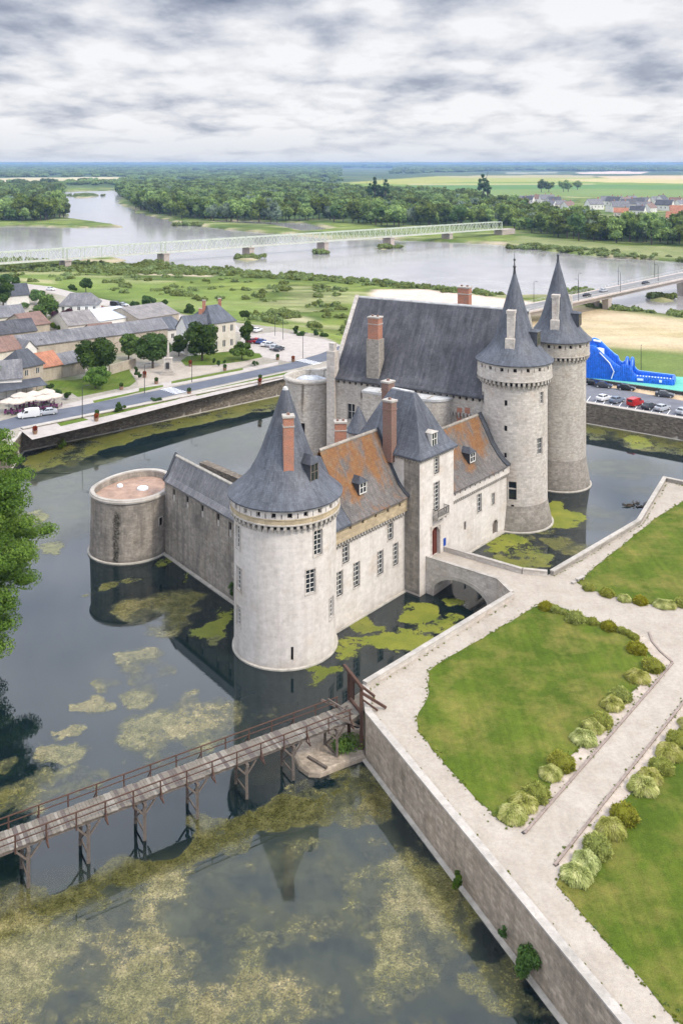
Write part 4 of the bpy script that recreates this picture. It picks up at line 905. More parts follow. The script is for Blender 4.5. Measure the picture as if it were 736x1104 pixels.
m = MB(); p = at(599, 932, TZ); m.box((p.x, p.y, TZ + .003), .42, .3, .02, .6); o = m.build('drain_grate', M['iron']); tag(o, 'small dark drain grate at the near end of the right alley kerb', 'drain')
# bench like stone by the upper lawn
m = MB(); p = at(625, 626, TZ); fr = planeP((p.x, p.y), (.8, .6))
for a in (-.5, .5): m.pbox(fr, a - .08, a + .08, TZ, TZ + .35, -.15, .15)
m.pbox(fr, -.75, .75, TZ + .35, TZ + .45, -.22, .22); m.pbox(fr, -1.6, -.95, TZ, TZ + .25, -.2, .2); o = m.build('stone_bench', M['coping']); tag(o, 'small pale stone bench on the gravel at the tip of the upper lawn', 'bench')

# ---------------------------------------------------------------- timber footbridge
TB = thing('timber_footbridge', (-12, 82, 0), 'long weathered wooden footbridge on trestles crossing the moat to the terrace', 'footbridge')
A0 = at(371, 757, 3.6); A1 = at(391, 774, 3.6); B0 = at(0, 897, 3.6); B1 = at(0, 920, 3.6)
ce = (A0 + A1) / 2; cs = (B0 + B1) / 2; dB = (cs - ce).normalized(); LBr = (cs - ce).length + 28; PT = planeP((ce.x, ce.y), (dB.x, dB.y)); hw = 1.22
# travelling left from the terrace: u runs away from the terrace, outward normal is away from the camera side
rs = random.Random(5); m = MB(); x = .9; mats_ = [0, 0, 0, 1, 2]
ZD = 3.55
while x < LBr:
    w = rs.uniform(.24, .34); j = rs.uniform(-.05, .05); zj = rs.uniform(-.012, .012)
    m.pbox(PT, x, x + w - .018, ZD - .07 + zj, ZD + zj, -hw + j, hw + j, rs.choice(mats_)); x += w
m.build('deck_planks', [M['plank'], M['planklight'], M['plankdark']], TB)
m = MB()
for d in (-hw + .25, 0, hw - .25): m.pbox(PT, .2, LBr, ZD - .36, ZD - .075, d - .11, d + .11)
m.build('girders', M['timber'], TB)
trx = []
for (x_, y_) in ((27, 945), (88, 925), (150, 900), (204, 883), (257, 857), (312, 843), (358, 817)):
    g = at(x_, y_, 0); u = (Vector((g.x, g.y, 0)) - Vector((ce.x, ce.y, 0))).dot(dB); trx.append(u)
trx = [2.6 + (trx[0] - 2.6) * i / 6 for i in range(7)]; sp_ = trx[1] - trx[0]; trx += [trx[-1] + sp_ * k for k in (1, 2, 3, 4)]
for u in trx:
    m = MB()
    for d in (-hw + .12, hw - .12):
        m.bar(PT(u, -1.2, d * 1.12), PT(u, ZD - .5, d), .24, .24)
        m.bar(PT(u, 2.1, d), PT(u - .95, ZD - .4, d), .13, .13); m.bar(PT(u, 2.1, d), PT(u + .95, ZD - .4, d), .13, .13)
    m.bar(PT(u, ZD - .5, -hw - .15), PT(u, ZD - .5, hw + .15), .26, .26); m.bar(PT(u + .15, .5, -hw + .1), PT(u + .15, 2.6, hw - .1), .06, .14); m.bar(PT(u, .6, -hw), PT(u, .6, hw), .1, .14)
    m.build('trestle', M['timber'], TB)
k = 0; x = 1.2
while x < LBr:
    for d in (-hw - .02, hw + .02):
        m = MB(); m.bar(PT(x, ZD - .45, d), PT(x + .02, ZD + 1.08, d), .11, .11)
        if k % 2 == 0: m.bar(PT(x, ZD - .4, d * 1.55), PT(x, ZD + .55, d), .07, .07); m.bar(PT(x, ZD - .42, d * .9), PT(x, ZD - .42, d * 1.6), .1, .1)
        m.build('railing_post', M['rustwood'], TB)
    x += sp_ / 2; k += 1
m = MB()
for d in (-hw - .02, hw + .02): m.bar(PT(1.0, ZD + 1.06, d), PT(LBr, ZD + 1.06, d), .09, .08); m.bar(PT(1.0, ZD + .55, d), PT(LBr, ZD + .55, d), .05, .07)
m.build('handrails', M['rustwood'], TB)

# drawbridge frame at the terrace end
DB = thing('drawbridge_frame', (1.6, 90, 0), 'red brown timber drawbridge frame with long lifting arms, where the footbridge meets the terrace', 'drawbridge')
pR = Vector((1.95, 89.3, 0)); pL = Vector((.75, 91.8, 0))
up = lambda p, z: Vector((p.x, p.y, z))
for p in (pR, pL):
    m = MB(); m.bar(up(p, -.5 if p is pR else -.5), up(p, 6.5), .34, .34); m.build('post', M['rustwood'], DB)
bb = (pL - pR).normalized(); m = MB(); m.bar(up(pR - bb * .3, 6.55), up(pL + bb * 1.1, 6.75), .28, .28); m.build('crossbeam', M['rustwood'], DB); m = MB(); m.bar(up(pR, 4.0), up(pL, 4.0), .24, .24); m.build('crossbeam', M['rustwood'], DB)
m = MB(); e1 = at(416, 763, TZ + .15); e2 = at(404, 748, TZ + .9)
m.bar(up(pR, 6.0), e1, .2, .22); m.bar(up(pL, 6.2), at(404, 751, TZ + .4), .18, .2); m.bar(up(pR, 5.4), at(407, 766, TZ + .1), .12, .14); m.build('lifting_arms', M['rustwood'], DB)
m = MB(); m.bar(up(pR, 2.6), up(pR, 2.6) + dB * 3.2 + Vector((0, 0, 2.2)), .2, .2); m.bar(up(pL, 2.6), up(pL, 2.6) + dB * 3.2 + Vector((0, 0, 2.2)), .2, .2); m.bar(up(pR, 3.4), PT(2.2, ZD + 1.2, -hw), .12, .12); m.bar(up(pL, 3.4), PT(2.2, ZD + 1.2, hw), .12, .12); m.build('braces', M['timber'], DB)
m = MB(); c_ = (pR + pL) / 2
g = [up(pL, 4.3), up(pL - bb * 1.1, 4.3), up(pL - bb * 1.1 , 6.0), up(pL - bb * .6, 6.4), up(pL, 6.3)]; m.poly(g); m.poly([p + Vector((.08, .05, 0)) for p in g][::-1]); m.build('plank_gate', M['rustwood'], DB)
m = MB(); m.hexa([PT(-1.6, TZ - .05, -hw), PT(1.0, ZD - .06, -hw), PT(1.0, ZD - .06, hw), PT(-1.6, TZ - .05, hw), PT(-1.6, TZ + .02, -hw), PT(1.0, ZD + .02, -hw), PT(1.0, ZD + .02, hw), PT(-1.6, TZ + .02, hw)]); m.build('threshold_boards', M['plank'], DB)
# little stone islet under the bridge end
isl = [(316, 815), (324, 800), (338, 790), (352, 783), (372, 783), (393, 790), (394, 818), (372, 826), (345, 837), (333, 836), (322, 828)]
m = MB(); W_ = [at(x, y, .1) for x, y in isl]; cI = sum(W_, Vector()) / len(W_)
m.rings([[Vector((p.x + (p.x - cI.x) * .12, p.y + (p.y - cI.y) * .12, -1)) for p in W_][::-1], [Vector((p.x, p.y, .3)) for p in W_][::-1], [Vector((p.x + (cI.x - p.x) * .08, p.y + (cI.y - p.y) * .08, .5)) for p in W_][::-1]], 0)
o = m.build('stone_islet', M['retaining']); tag(o, 'low flat stone islet beneath the terrace end of the timber footbridge', 'islet')
m = MB(); p0 = at(332, 817, .5); p1 = at(352, 829, .5); m.bar(up(p0, .6), up(p1, .6), .25, .2); o = m.build('fallen_beam', M['timber']); tag(o, 'grey timber beam lying on the low stone islet', 'beam')

# debris mound by the far parapet
m = MB(); p = at(689, 545, 0); rs = random.Random(4)
for i in range(26): a, b = rs.uniform(-2.2, 2.2), rs.uniform(-.9, .9); m.bar(Vector((p.x + a, p.y + b, .05)), Vector((p.x + a + rs.uniform(-1.4, 1.4), p.y + b + rs.uniform(-.8, .8), rs.uniform(.05, .5))), .09, .09)
o = m.build('driftwood_pile', M['bark']); tag(o, 'heap of dark driftwood in the moat against the angled parapet wall', 'driftwood')

# ================================================================ WATER
sheet('moat_water', [(-64, -60), (150, -60), (150, 250), (-66, 250)], 0.0, 'moat', 'dark still water of the castle moat')
sheet('river_water', [(-6000, 262), (6000, 262), (6000, 6000), (-6000, 6000)], 0.0, 'river', 'wide pale river')

# ---------------------------------------------------------------- floating algae
def band_grid(x0, x1, y0, y1, c):
    nx = int((x1 - x0) / c); ny = int((y1 - y0) / c); xs = x0 + np.arange(nx + 1) * c; ys = y0 + np.arange(ny + 1) * c; return np.meshgrid(xs, ys)
def E(X, Y, x, y, rx, ry):     # soft ellipse given by a surveyed centre; radii in metres follow the local scale
    c = at(x, y, 0); sx = rx * c.y / F; sy = ry * c.y * c.y / (F * HC)
    return 1 - np.sqrt(((X - c.x) / sx) ** 2 + ((Y - c.y) / sy) ** 2)
def Pm_(X, Y, pts, soft=1.0): return np.clip(-sdf([at(x, y, 0)[:2] for x, y in pts], X, Y) / soft, -1, 1)
av, af, acov, akind, atone, aveil = [], [], [], [], [], []; base = 0
for (y0, y1, c) in ((50, 100, .22), (100, 170, .34), (170, 243, .55)):
    X, Y = band_grid(-66, 75 if y0 >= 100 else 30, y0, y1, c)
    wx = X + (fbm(X, Y, 4.0, 6, 1) - .5) * 6.5; wy = Y + (fbm(X, Y, 4.0, 6, 5) - .5) * 6.5
    cov = np.zeros_like(X); kind = np.zeros_like(X); tone = np.zeros_like(X); veil = np.zeros_like(X)
    def add(d, amt, k=0.0, t=0.0):
        global cov, kind, tone
        v = np.clip(np.clip(d, 0, 1) * (2.0 if k > .5 else 2.8), 0, 1) ** .65 * amt; w = v > cov; cov = np.where(w, v, cov); kind = np.where(w, k, kind); tone = np.where(w, t, tone)
    if y0 == 50:
        add(Pm_(wx, wy, [(-40, 1000), (60, 985), (150, 960), (250, 925), (345, 895), (400, 880), (455, 915), (500, 985), (520, 1060), (530, 1140), (-60, 1140)], 2.5), .64, 0, .1)
        add(E(wx, wy, 70, 1020, 170, 80), .78, 0, 0); add(E(wx, wy, 440, 1010, 80, 110), .74, 0, 0); add(E(wx, wy, 400, 935, 60, 45), .70, 0, 0); add(E(wx, wy, 190, 960, 80, 30), .66)
        add(Pm_(wx, wy, [(-40, 975), (60, 945), (150, 918), (215, 893), (300, 862), (345, 850), (395, 838), (418, 855), (400, 885), (330, 893), (250, 925), (150, 955), (60, 985), (-40, 1005)], 1.2), .92, 0, .66)
        hole = np.clip(E(wx, wy, 330, 1020, 70, 36) * 1.2, 0, 1) + np.clip(E(wx, wy, 520, 1090, 75, 40) * 1.6, 0, 1) + np.clip(E(wx, wy, 405, 893, 22, 18) * 3, 0, 1) * .7
        cov = cov * (1 - .32 * np.clip(hole, 0, 1))
        for (x, y, rx, ry, a) in ((478, 950, 26, 20, .74), (505, 978, 22, 12, .72), (548, 1058, 52, 44, .82), (520, 1025, 22, 16, .7), (392, 835, 35, 22, .8), (430, 870, 25, 40, .6), (575, 1095, 30, 30, .7), (490, 1000, 14, 20, .66)): add(E(wx, wy, x, y, rx, ry), a, 0, .25)
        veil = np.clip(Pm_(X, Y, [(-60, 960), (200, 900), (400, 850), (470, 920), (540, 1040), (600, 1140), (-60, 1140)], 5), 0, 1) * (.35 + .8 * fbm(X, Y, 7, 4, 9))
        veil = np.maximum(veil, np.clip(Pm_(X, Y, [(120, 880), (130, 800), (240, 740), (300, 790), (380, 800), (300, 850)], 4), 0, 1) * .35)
        for (x, y, rx, ry, a) in ((45, 855, 45, 22, .66), (20, 880, 40, 22, .70), (105, 755, 14, 10, .72), (75, 812, 32, 14, .72), (85, 790, 14, 8, .7), (60, 850, 60, 28, .6), (110, 835, 42, 26, .62), (15, 822, 22, 10, .74), (140, 860, 40, 25, .55), (170, 855, 60, 30, .5), (290, 770, 30, 20, .55), (350, 855, 40, 25, .74)): add(E(wx, wy, x, y, rx, ry), a, 0, .05)
    for (x, y, rx, ry, a, k, t) in ((165, 657, 46, 27, .80, .05, .25), (185, 672, 30, 18, .78, .05, .3), (195, 640, 22, 10, .78, .1, .2), (150, 715, 30, 22, .74, 0, 0), (178, 725, 22, 14, .64, 0, 0), (100, 755, 15, 14, .74, 0, 0), (110, 735, 22, 8, .66, 0, 0), (148, 742, 22, 22, .7, 0, 0), (195, 785, 75, 45, .68, 0, 0), (200, 762, 25, 25, .72, 0, 0), (235, 775, 40, 30, .68, 0, 0), (145, 790, 28, 25, .66, 0, 0), (238, 672, 24, 20, 1.0, 1, .2), (232, 690, 12, 7, .8, .4, .2),
                            (148, 625, 16, 7, .84, .3, .3), (115, 633, 20, 8, .78, .2, .4), (182, 605, 14, 6, .95, 1, .3), (205, 623, 7, 5, .95, 1, .2), (185, 752, 12, 8, .66, 0, 0), (130, 705, 14, 6, .62, 0, 0)):
        add(E(wx, wy, x, y, rx, ry), a, k, t)
    # lime green mats in the castle ditch and on the right
    for (x, y, rx, ry, a, k, t) in ((432, 693, 62, 17, 1.15, 1, .05), (385, 703, 26, 16, 1.0, 1, .15), (400, 690, 36, 14, 1.0, 1, .1), (452, 664, 26, 11, 1.1, 1, .1), (395, 672, 20, 7, .9, .8, .1), (345, 722, 34, 10, 1.0, 1, .55), (330, 730, 20, 8, .9, 1, .6), (490, 652, 16, 8, 1, 1, .1), (480, 676, 30, 10, .9, 1, .1),
                            (542, 588, 34, 12, 1.1, 1, 0), (560, 604, 40, 11, .95, .6, .2), (575, 598, 18, 8, .95, .7, .1), (604, 556, 27, 16, 1.2, 1, 0), (600, 586, 24, 6, .8, .3, .4), (565, 580, 20, 6, .72, .2, .5), (620, 590, 30, 10, .74, .2, .5), (598, 544, 20, 6, 1.1, 1, 0), (590, 572, 20, 6, .75, .3, .4), (545, 612, 35, 8, .9, 1, .1)):
        add(E(wx, wy, x, y, rx, ry), a, k, t)
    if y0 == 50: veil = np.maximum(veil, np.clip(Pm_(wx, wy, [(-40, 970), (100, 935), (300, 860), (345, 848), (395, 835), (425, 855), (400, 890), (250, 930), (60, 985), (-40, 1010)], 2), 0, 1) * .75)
    if y0 >= 100:
        add(Pm_(wx, wy, [(22, 494), (60, 478), (180, 452), (300, 424), (345, 415), (345, 438), (290, 442), (190, 465), (120, 480), (80, 500), (40, 512)], 2.2), .86, .45, .35)
        add(E(wx, wy, 95, 497, 60, 9), .72, .2, .8)
        add(Pm_(wx, wy, [(610, 446), (736, 472), (760, 480), (760, 494), (700, 488), (640, 470), (600, 462)], 2.5), .72, .2, .6)
        add(E(wx, wy, 690, 476, 22, 9), 1.0, .9, .1); add(E(wx, wy, 640, 468, 20, 9), .9, .4, .6); add(E(wx, wy, 725, 485, 20, 6), .9, .5, .6)
        v2 = np.zeros_like(X)  # thin algae film, its pale colour also standing in for reflected sky
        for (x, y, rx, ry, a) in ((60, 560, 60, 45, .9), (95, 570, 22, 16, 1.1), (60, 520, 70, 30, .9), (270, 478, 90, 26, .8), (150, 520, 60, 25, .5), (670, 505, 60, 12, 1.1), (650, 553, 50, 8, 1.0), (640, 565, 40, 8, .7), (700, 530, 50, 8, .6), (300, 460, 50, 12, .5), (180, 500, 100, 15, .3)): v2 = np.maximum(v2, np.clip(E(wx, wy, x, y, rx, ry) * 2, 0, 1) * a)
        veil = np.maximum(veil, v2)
        add(E(wx, wy, 55, 590, 30, 10), .7, .3, 0); add(E(wx, wy, 25, 560, 30, 10), .7, .3, 0)
    cov = np.where(cov > .02, cov + (fbm(X, Y, 1.6, 4, 21) - .5) * .42 + (fbm(X, Y, 5, 6, 25) - .5) * .95, cov)
    keep = ((cov > .28) & (cov > 0)) | (veil > .08)
    kc = keep[:-1, :-1] | keep[1:, :-1] | keep[:-1, 1:] | keep[1:, 1:]
    idx = np.full(X.shape, -1); used = np.zeros(X.shape, bool); used[:-1, :-1] |= kc; used[1:, :-1] |= kc; used[:-1, 1:] |= kc; used[1:, 1:] |= kc
    idx[used] = np.arange(used.sum()) + base
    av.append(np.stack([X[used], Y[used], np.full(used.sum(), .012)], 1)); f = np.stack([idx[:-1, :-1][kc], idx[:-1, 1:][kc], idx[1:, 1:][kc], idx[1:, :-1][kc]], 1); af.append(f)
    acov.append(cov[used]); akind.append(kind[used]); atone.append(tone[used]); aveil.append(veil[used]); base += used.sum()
cc = np.concatenate
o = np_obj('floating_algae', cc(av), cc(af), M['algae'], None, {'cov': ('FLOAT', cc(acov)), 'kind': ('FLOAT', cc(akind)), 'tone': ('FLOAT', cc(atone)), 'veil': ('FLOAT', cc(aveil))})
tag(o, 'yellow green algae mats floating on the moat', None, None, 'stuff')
# ================================================================ VEGETATION
def leaves(n, centres, radii, size, seed, squash=.85, tl=None, up=.25, aspect=.7, inner=.72):
    r = np.random.RandomState(seed); k = len(centres); w = np.asarray(radii) ** 2; ch = r.choice(k, n, p=w / w.sum())
    d = r.normal(size=(n, 3)); d[:, 2] += up; d /= np.linalg.norm(d, axis=1)[:, None]
    rad = np.asarray(radii)[ch] * (inner + (1.08 - inner) * r.rand(n) ** .5); pos = np.asarray(centres)[ch] + d * rad[:, None] * np.array([1, 1, squash])
    nr = d + r.normal(size=(n, 3)) * .55; nr /= np.linalg.norm(nr, axis=1)[:, None]
    a = np.cross(nr, r.normal(size=(n, 3))); a /= np.linalg.norm(a, axis=1)[:, None]; b = np.cross(nr, a)
    s = size * (.6 + .8 * r.rand(n)); a *= s[:, None] * .5; b *= (s * aspect)[:, None] * .5
    v = np.stack([pos - a - b, pos + a - b * .3, pos + a + b, pos - a * .3 + b], 1).reshape(-1, 3)
    lt = r.rand(k); t = np.clip(.55 * lt[ch] + .45 * r.rand(n), 0, 1)
    return v, np.arange(n * 4).reshape(-1, 4), np.repeat(t, 4)
def blob_core(centres, radii, sc=.74, squash=.85, seg=8, rings=5):
    vs, fs = [], []; b = 0
    for c, r in zip(centres, radii):
        r = r * sc
        for i in range(rings + 1):
            ph = math.pi * i / rings
            for j in range(seg): th = 2 * math.pi * j / seg; vs.append((c[0] + r * math.sin(ph) * math.cos(th), c[1] + r * math.sin(ph) * math.sin(th), c[2] + r * squash * math.cos(ph)))
        for i in range(rings):
            for j in range(seg): fs.append((b + i * seg + j, b + i * seg + (j + 1) % seg, b + (i + 1) * seg + (j + 1) % seg, b + (i + 1) * seg + j))
        b += (rings + 1) * seg
    return np.array(vs), np.array(fs)
def trunk_mb(h, r0, spread, seed, limbs=6, n=7):
    m = MB(); rs = random.Random(seed); m.tube([(0, 0, -.3), (rs.uniform(-.1, .1), 0, h * .3), (rs.uniform(-.3, .3), rs.uniform(-.3, .3), h * .62)], [r0 * 1.25, r0, r0 * .6], n)
    for i in range(limbs):
        a = 2 * math.pi * i / limbs + rs.uniform(-.4, .4); z = h * rs.uniform(.28, .6); q = spread * rs.uniform(.5, .85)
        m.tube([(0, 0, z), (math.cos(a) * q * .5, math.sin(a) * q * .5, z + h * .13), (math.cos(a) * q, math.sin(a) * q, z + h * rs.uniform(.2, .33))], [r0 * .5, r0 * .3, r0 * .1], 5)
    return m
def crown_shape(rx, h0, h1, k, seed, shape='round'):
    r = np.random.RandomState(seed); C_, Rd = [], []; hc = (h0 + h1) / 2; hz = (h1 - h0) / 2
    for i in range(k):
        d = r.normal(size=3); d /= np.linalg.norm(d); q = r.rand() ** .45 * .68
        p = d * q; lr = r.uniform(.28, .44)
        if shape == 'column': lr *= .8
        if shape == 'cone': p[:2] *= (1.0 - .7 * (p[2] + .7) / 1.4); lr *= 1.1 - .5 * (p[2] + .7) / 1.4
        if shape == 'dome': p[2] = abs(p[2]) * 1.2 - .4
        C_.append((p[0] * rx, p[1] * rx, hc + p[2] * hz)); Rd.append(lr * min(rx, hz) if shape == 'round' else lr * min(rx, hz * 1.0))
    return C_, Rd
def tree_mesh(name, h, rx, h0, nleaf, leaf, mat, seed, lobes=12, shape='round', single=False, r0=None, squash=.85):
    """returns (crown mesh object, trunk object) not yet placed; single = one mesh with both"""
    C_, Rd = crown_shape(rx, h0, h, lobes, seed, shape)
    v, f, t = leaves(nleaf, C_, Rd, leaf, seed, squash); cv, cf = blob_core(C_, Rd, .72, squash)
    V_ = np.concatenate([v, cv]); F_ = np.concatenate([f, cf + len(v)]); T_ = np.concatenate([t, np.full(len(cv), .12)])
    r0 = r0 or h * .022
    if single:
        tm = trunk_mb(h, r0, rx, seed, 4, 5); tv = np.array([tuple(p) for p in tm.v]); tf = [x for x in tm.f if len(x) == 4]; tf = np.array(tf)
        nb = len(V_); V_ = np.concatenate([V_, tv]); F_ = np.concatenate([F_, tf + nb]); T_ = np.concatenate([T_, np.zeros(len(tv))])
        mi = np.zeros(len(F_), int); mi[-len(tf):] = 1
        o = np_obj(name, V_, F_, [M[mat], M['bark']], None, {'tint': ('FLOAT', T_)}, mi); return o
    return V_, F_, T_, r0
def tree(name, loc, h, rx, h0, nleaf, leaf, mat, seed, label, cat='tree', group=None, lobes=14, shape='round', limbs=6):
    T = thing(name, loc, label, cat, group); V_, F_, T_, r0 = tree_mesh(name, h, rx, h0, nleaf, leaf, mat, seed, lobes, shape)
    np_obj('crown', V_, F_, M[mat], T, {'tint': ('FLOAT', T_)})
    ORG[T.name] = Vector((0, 0, 0)); trunk_mb(h, r0, rx, seed, limbs).build('trunk', M['bark'], T, True); return T

# big trees on the shaded left bank
def big_left(loc, blobs, nleaf, leaf, seed, label):
    T = thing('bank_tree', loc, label, 'tree', 'tall trees on the left bank'); r = np.random.RandomState(seed); C_, Rd = [], []
    for (x, y, z, rad) in blobs:
        for i in range(30):
            d = r.normal(size=3); d /= np.linalg.norm(d); q = r.uniform(.45, .95); C_.append((x + d[0] * rad * q, y + d[1] * rad * q, z + d[2] * rad * q * .85)); Rd.append(rad * r.uniform(.20, .38))
    v, f, t = leaves(nleaf, C_, Rd, leaf, seed, .5, up=.4, inner=.5); cv, cf = blob_core(C_, Rd, .6, .42)
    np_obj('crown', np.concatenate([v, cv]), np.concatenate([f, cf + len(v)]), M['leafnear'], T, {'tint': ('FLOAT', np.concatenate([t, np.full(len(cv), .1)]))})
    ORG[T.name] = Vector((0, 0, 0)); trunk_mb(22, .55, 5, seed, 8, 9).build('trunk', M['bark'], T, True)
BX = -49.2
big_left((BX, 105, 4.1), [(4.5, 0, 23, 5.6), (7.2, 1, 18.0, 6.4), (8.0, -2, 13.0, 6.6), (8.6, 1.5, 8.5, 6.4), (7.6, -3.0, 3.8, 6.2), (5.5, -1, .3, 5.2), (3.5, -3, 26, 4.8), (5.0, 2, 28.5, 3.6)], 160000, .20, 31, 'tall bright green tree overhanging the moat at the left edge, nearer the camera')
big_left((BX - 8.5, 126, 4.1), [(3, 0, 17, 5.6), (4.5, 0, 11, 6), (5, -1, 6, 5.4), (2, 0, 22, 4)], 40000, .28, 37, 'bright green tree at the left edge behind the nearer one')
big_left((BX + 2, 86, 4.1), [(-1.5, 0, 5.5, 4.6), (-1.5, -1, 11.5, 4.6), (-2.5, 1, 17, 4.2)], 30000, .22, 39, 'leafy tree low over the water at the left edge, half out of view')

# garden shrubs: spiky mounds
def mound(name, rad, n, bl, seed, mat, kind):
    r = np.random.RandomState(seed); d = r.normal(size=(n, 3)); d[:, 2] = np.abs(d[:, 2]) * .9 + .05; d /= np.linalg.norm(d, axis=1)[:, None]
    lob = .86 + .2 * np.sin(d[:, 0] * 5 + seed) * np.cos(d[:, 1] * 6 - seed); hz = .88 if kind == 'g' else .86
    p0 = d * (rad * .58 * lob)[:, None] * np.array([1, 1, hz]); ln = bl * (.6 + .7 * r.rand(n))
    if kind == 'c':
        out = d.copy(); out[:, 2] = .35 + r.rand(n) * .5; tip = p0 + out / np.linalg.norm(out, axis=1)[:, None] * ln[:, None]; droop = tip + d * np.array([1, 1, 0]) * (ln * .55)[:, None] - np.array([0, 0, 1]) * (ln * .45 * (1 - d[:, 2]))[:, None]
    else: tip = p0 + (d + r.normal(size=(n, 3)) * .45) * ln[:, None] * .7; droop = tip + (d * .6 + r.normal(size=(n, 3)) * .4) * ln[:, None] * .45
    side = np.cross(d, r.normal(size=(n, 3))); side /= np.linalg.norm(side, axis=1)[:, None]; side *= (.035 if kind == 'c' else .05) * (.7 + .6 * r.rand(n))[:, None]
    v = np.stack([p0 - side * .8, p0 + side * .8, tip + side, tip - side, tip - side, tip + side, droop + side * .4, droop - side * .4], 1).reshape(-1, 3); v[:, 2] = np.maximum(v[:, 2], .02)
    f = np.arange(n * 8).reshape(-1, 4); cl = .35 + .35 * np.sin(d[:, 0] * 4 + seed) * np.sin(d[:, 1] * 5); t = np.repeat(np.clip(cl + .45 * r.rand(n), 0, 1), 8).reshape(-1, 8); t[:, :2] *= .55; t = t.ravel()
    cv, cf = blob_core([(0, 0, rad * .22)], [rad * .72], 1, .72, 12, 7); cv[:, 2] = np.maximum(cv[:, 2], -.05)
    o = np_obj(name, np.concatenate([v, cv]), np.concatenate([f, cf + len(v)]), M[mat], None, {'tint': ('FLOAT', np.concatenate([t, np.full(len(cv), .3)]))}); return o
SP = {}
for i in range(3):
    SP['g', i] = mound('golden_shrub', 1.45, 9000, .30, 50 + i, 'golden', 'g'); SP['c', i] = mound('variegated_shrub', 1.2, 6000, .46, 60 + i, 'cream', 'c')
rowA = [('c', 552, 870, 1.0), ('c', 564.5, 858, .95), ('g', 578, 848, 1.05), ('c', 593.5, 827, .9), ('g', 605, 815, 1.05), ('c', 629, 789, 1.0), ('c', 638.5, 777, .95), ('g', 648, 771, 1.0), ('c', 660, 753, .95), ('g', 669, 744, 1.0), ('c', 687, 723, 1.05), ('g', 703, 712, 1.05), ('g', 686, 694, 1.0), ('g', 588.5, 650, .85), ('g', 597.5, 653.5, .7), ('g', 620, 661, 1.05), ('g', 638.5, 667.5, .62), ('g', 656, 671, .9), ('g', 669.5, 677, .55), ('g', 676, 679.5, .5), ('g', 683, 683.5, .55), ('g', 607, 658, .45)]
rowB = [('c', 621.5, 934, 1.0), ('c', 631, 922, .95), ('g', 643.5, 905, 1.1), ('c', 658, 885, 1.05), ('g', 672, 871, 1.1), ('c', 692.5, 840, 1.05), ('c', 700, 831, .9), ('g', 712, 819, 1.05), ('c', 721.5, 804, 1.0), ('g', 730, 792, 1.0), ('c', 745, 774, 1.0)]
rowC = [('g', 634, 630, .75), ('g', 654, 635.5, .85), ('c', 672.5, 641, .8), ('g', 690, 643.5, .9), ('c', 713, 646.5, .95), ('c', 721, 647.5, .85), ('g', 735, 646, .9)]
used = {}
labels = {}
ordn = ['first', 'second', 'third', 'fourth', 'fifth', 'sixth', 'seventh', 'eighth', 'ninth', 'tenth', 'eleventh', 'twelfth', 'thirteenth', 'fourteenth', 'fifteenth', 'sixteenth', 'seventeenth', 'eighteenth', 'nineteenth', 'twentieth', 'twenty first', 'twenty second']
rs = random.Random(8)
for row, where in ((rowA, 'left alley row'), (rowB, 'right alley row'), (rowC, 'upper right lawn row')):
    cnt = {'g': 0, 'c': 0}; pos = 0
    for (k, x, y, s) in row:
        if row is rowA and x < 680 and y < 690: continue
        cnt[k] += 1
    c2_ = {'g': 0, 'c': 0}; c3_ = 0
    for (k, x, y, s) in row:
        z = TZ + .85 * s; p = at(x, y, z); src = SP[k, rs.randrange(3)]
        kind = 'dark gold spiky shrub' if k == 'g' else 'cream variegated grass clump'
        if row is rowA and y < 700: lab = 'golden shrub, %s from the left along the top of the five sided lawn' % ordn[c3_]; c3_ += 1
        else: lab = '%s, %s of its kind from the near end, %s' % (kind, ordn[c2_[k]], where) if row is not rowC else '%s, %s of its kind from the left, %s' % (kind, ordn[c2_[k]], where); c2_[k] += 1
        o = src if src.name not in used else dup(src); used[src.name] = 1
        o.location = (p.x, p.y, TZ + .02); sz = s * (.88 if row is not rowC else .82); o.scale = (sz * rs.uniform(.95, 1.08), sz * rs.uniform(.95, 1.08), sz * rs.uniform(.9, 1.08)); o.rotation_euler = (0, 0, rs.uniform(0, 6.28)); tag(o, lab, 'shrub', 'garden shrubs edging the lawns')
for k_, s_ in SP.items():
    if s_.name not in used: bpy.data.objects.remove(s_)
# plants on walls
def wallbush(x, y, z, r_, n, label, mat='ivy', seed=1, dz=1.0):
    p = at(x, y, z); rs_ = np.random.RandomState(seed); C_ = [(rs_.uniform(-.5, .5) * r_, rs_.uniform(-.4, .4) * r_, rs_.uniform(-.9, .9) * r_ * dz) for _ in range(9)]; Rd = [r_ * rs_.uniform(.35, .55) for _ in range(9)]
    v, f, t = leaves(n, C_, Rd, .16, seed, 1, up=0, inner=.4); o = np_obj('wall_plant', v, f, M[mat], None, {'tint': ('FLOAT', t)}); o.location = p; return tag(o, label, 'plant', 'plants rooted in the moat walls')
wallbush(570, 1030, 1.9, 1.15, 3600, 'large dark leafy plant hanging on the near retaining wall', seed=2, dz=1.1)
wallbush(493, 948, 1.2, .5, 700, 'small plant sprouting at the middle of the near retaining wall', seed=3)
wallbush(541, 1005, 1.3, .35, 400, 'tiny plant on the retaining wall just above the large leafy one', seed=4)
wallbush(372, 804, .6, 1.9, 3400, 'green weeds growing on the stone islet under the footbridge', 'leafnear', 5, .25)
wallbush(249, 634, 1.8, .45, 500, 'ivy strand in the corner between curtain wall and white round tower', seed=6, dz=2.2)
wallbush(67, 478, 1.2, 1.1, 900, 'leafy weeds at the foot of the town quay wall near its left end', seed=7)

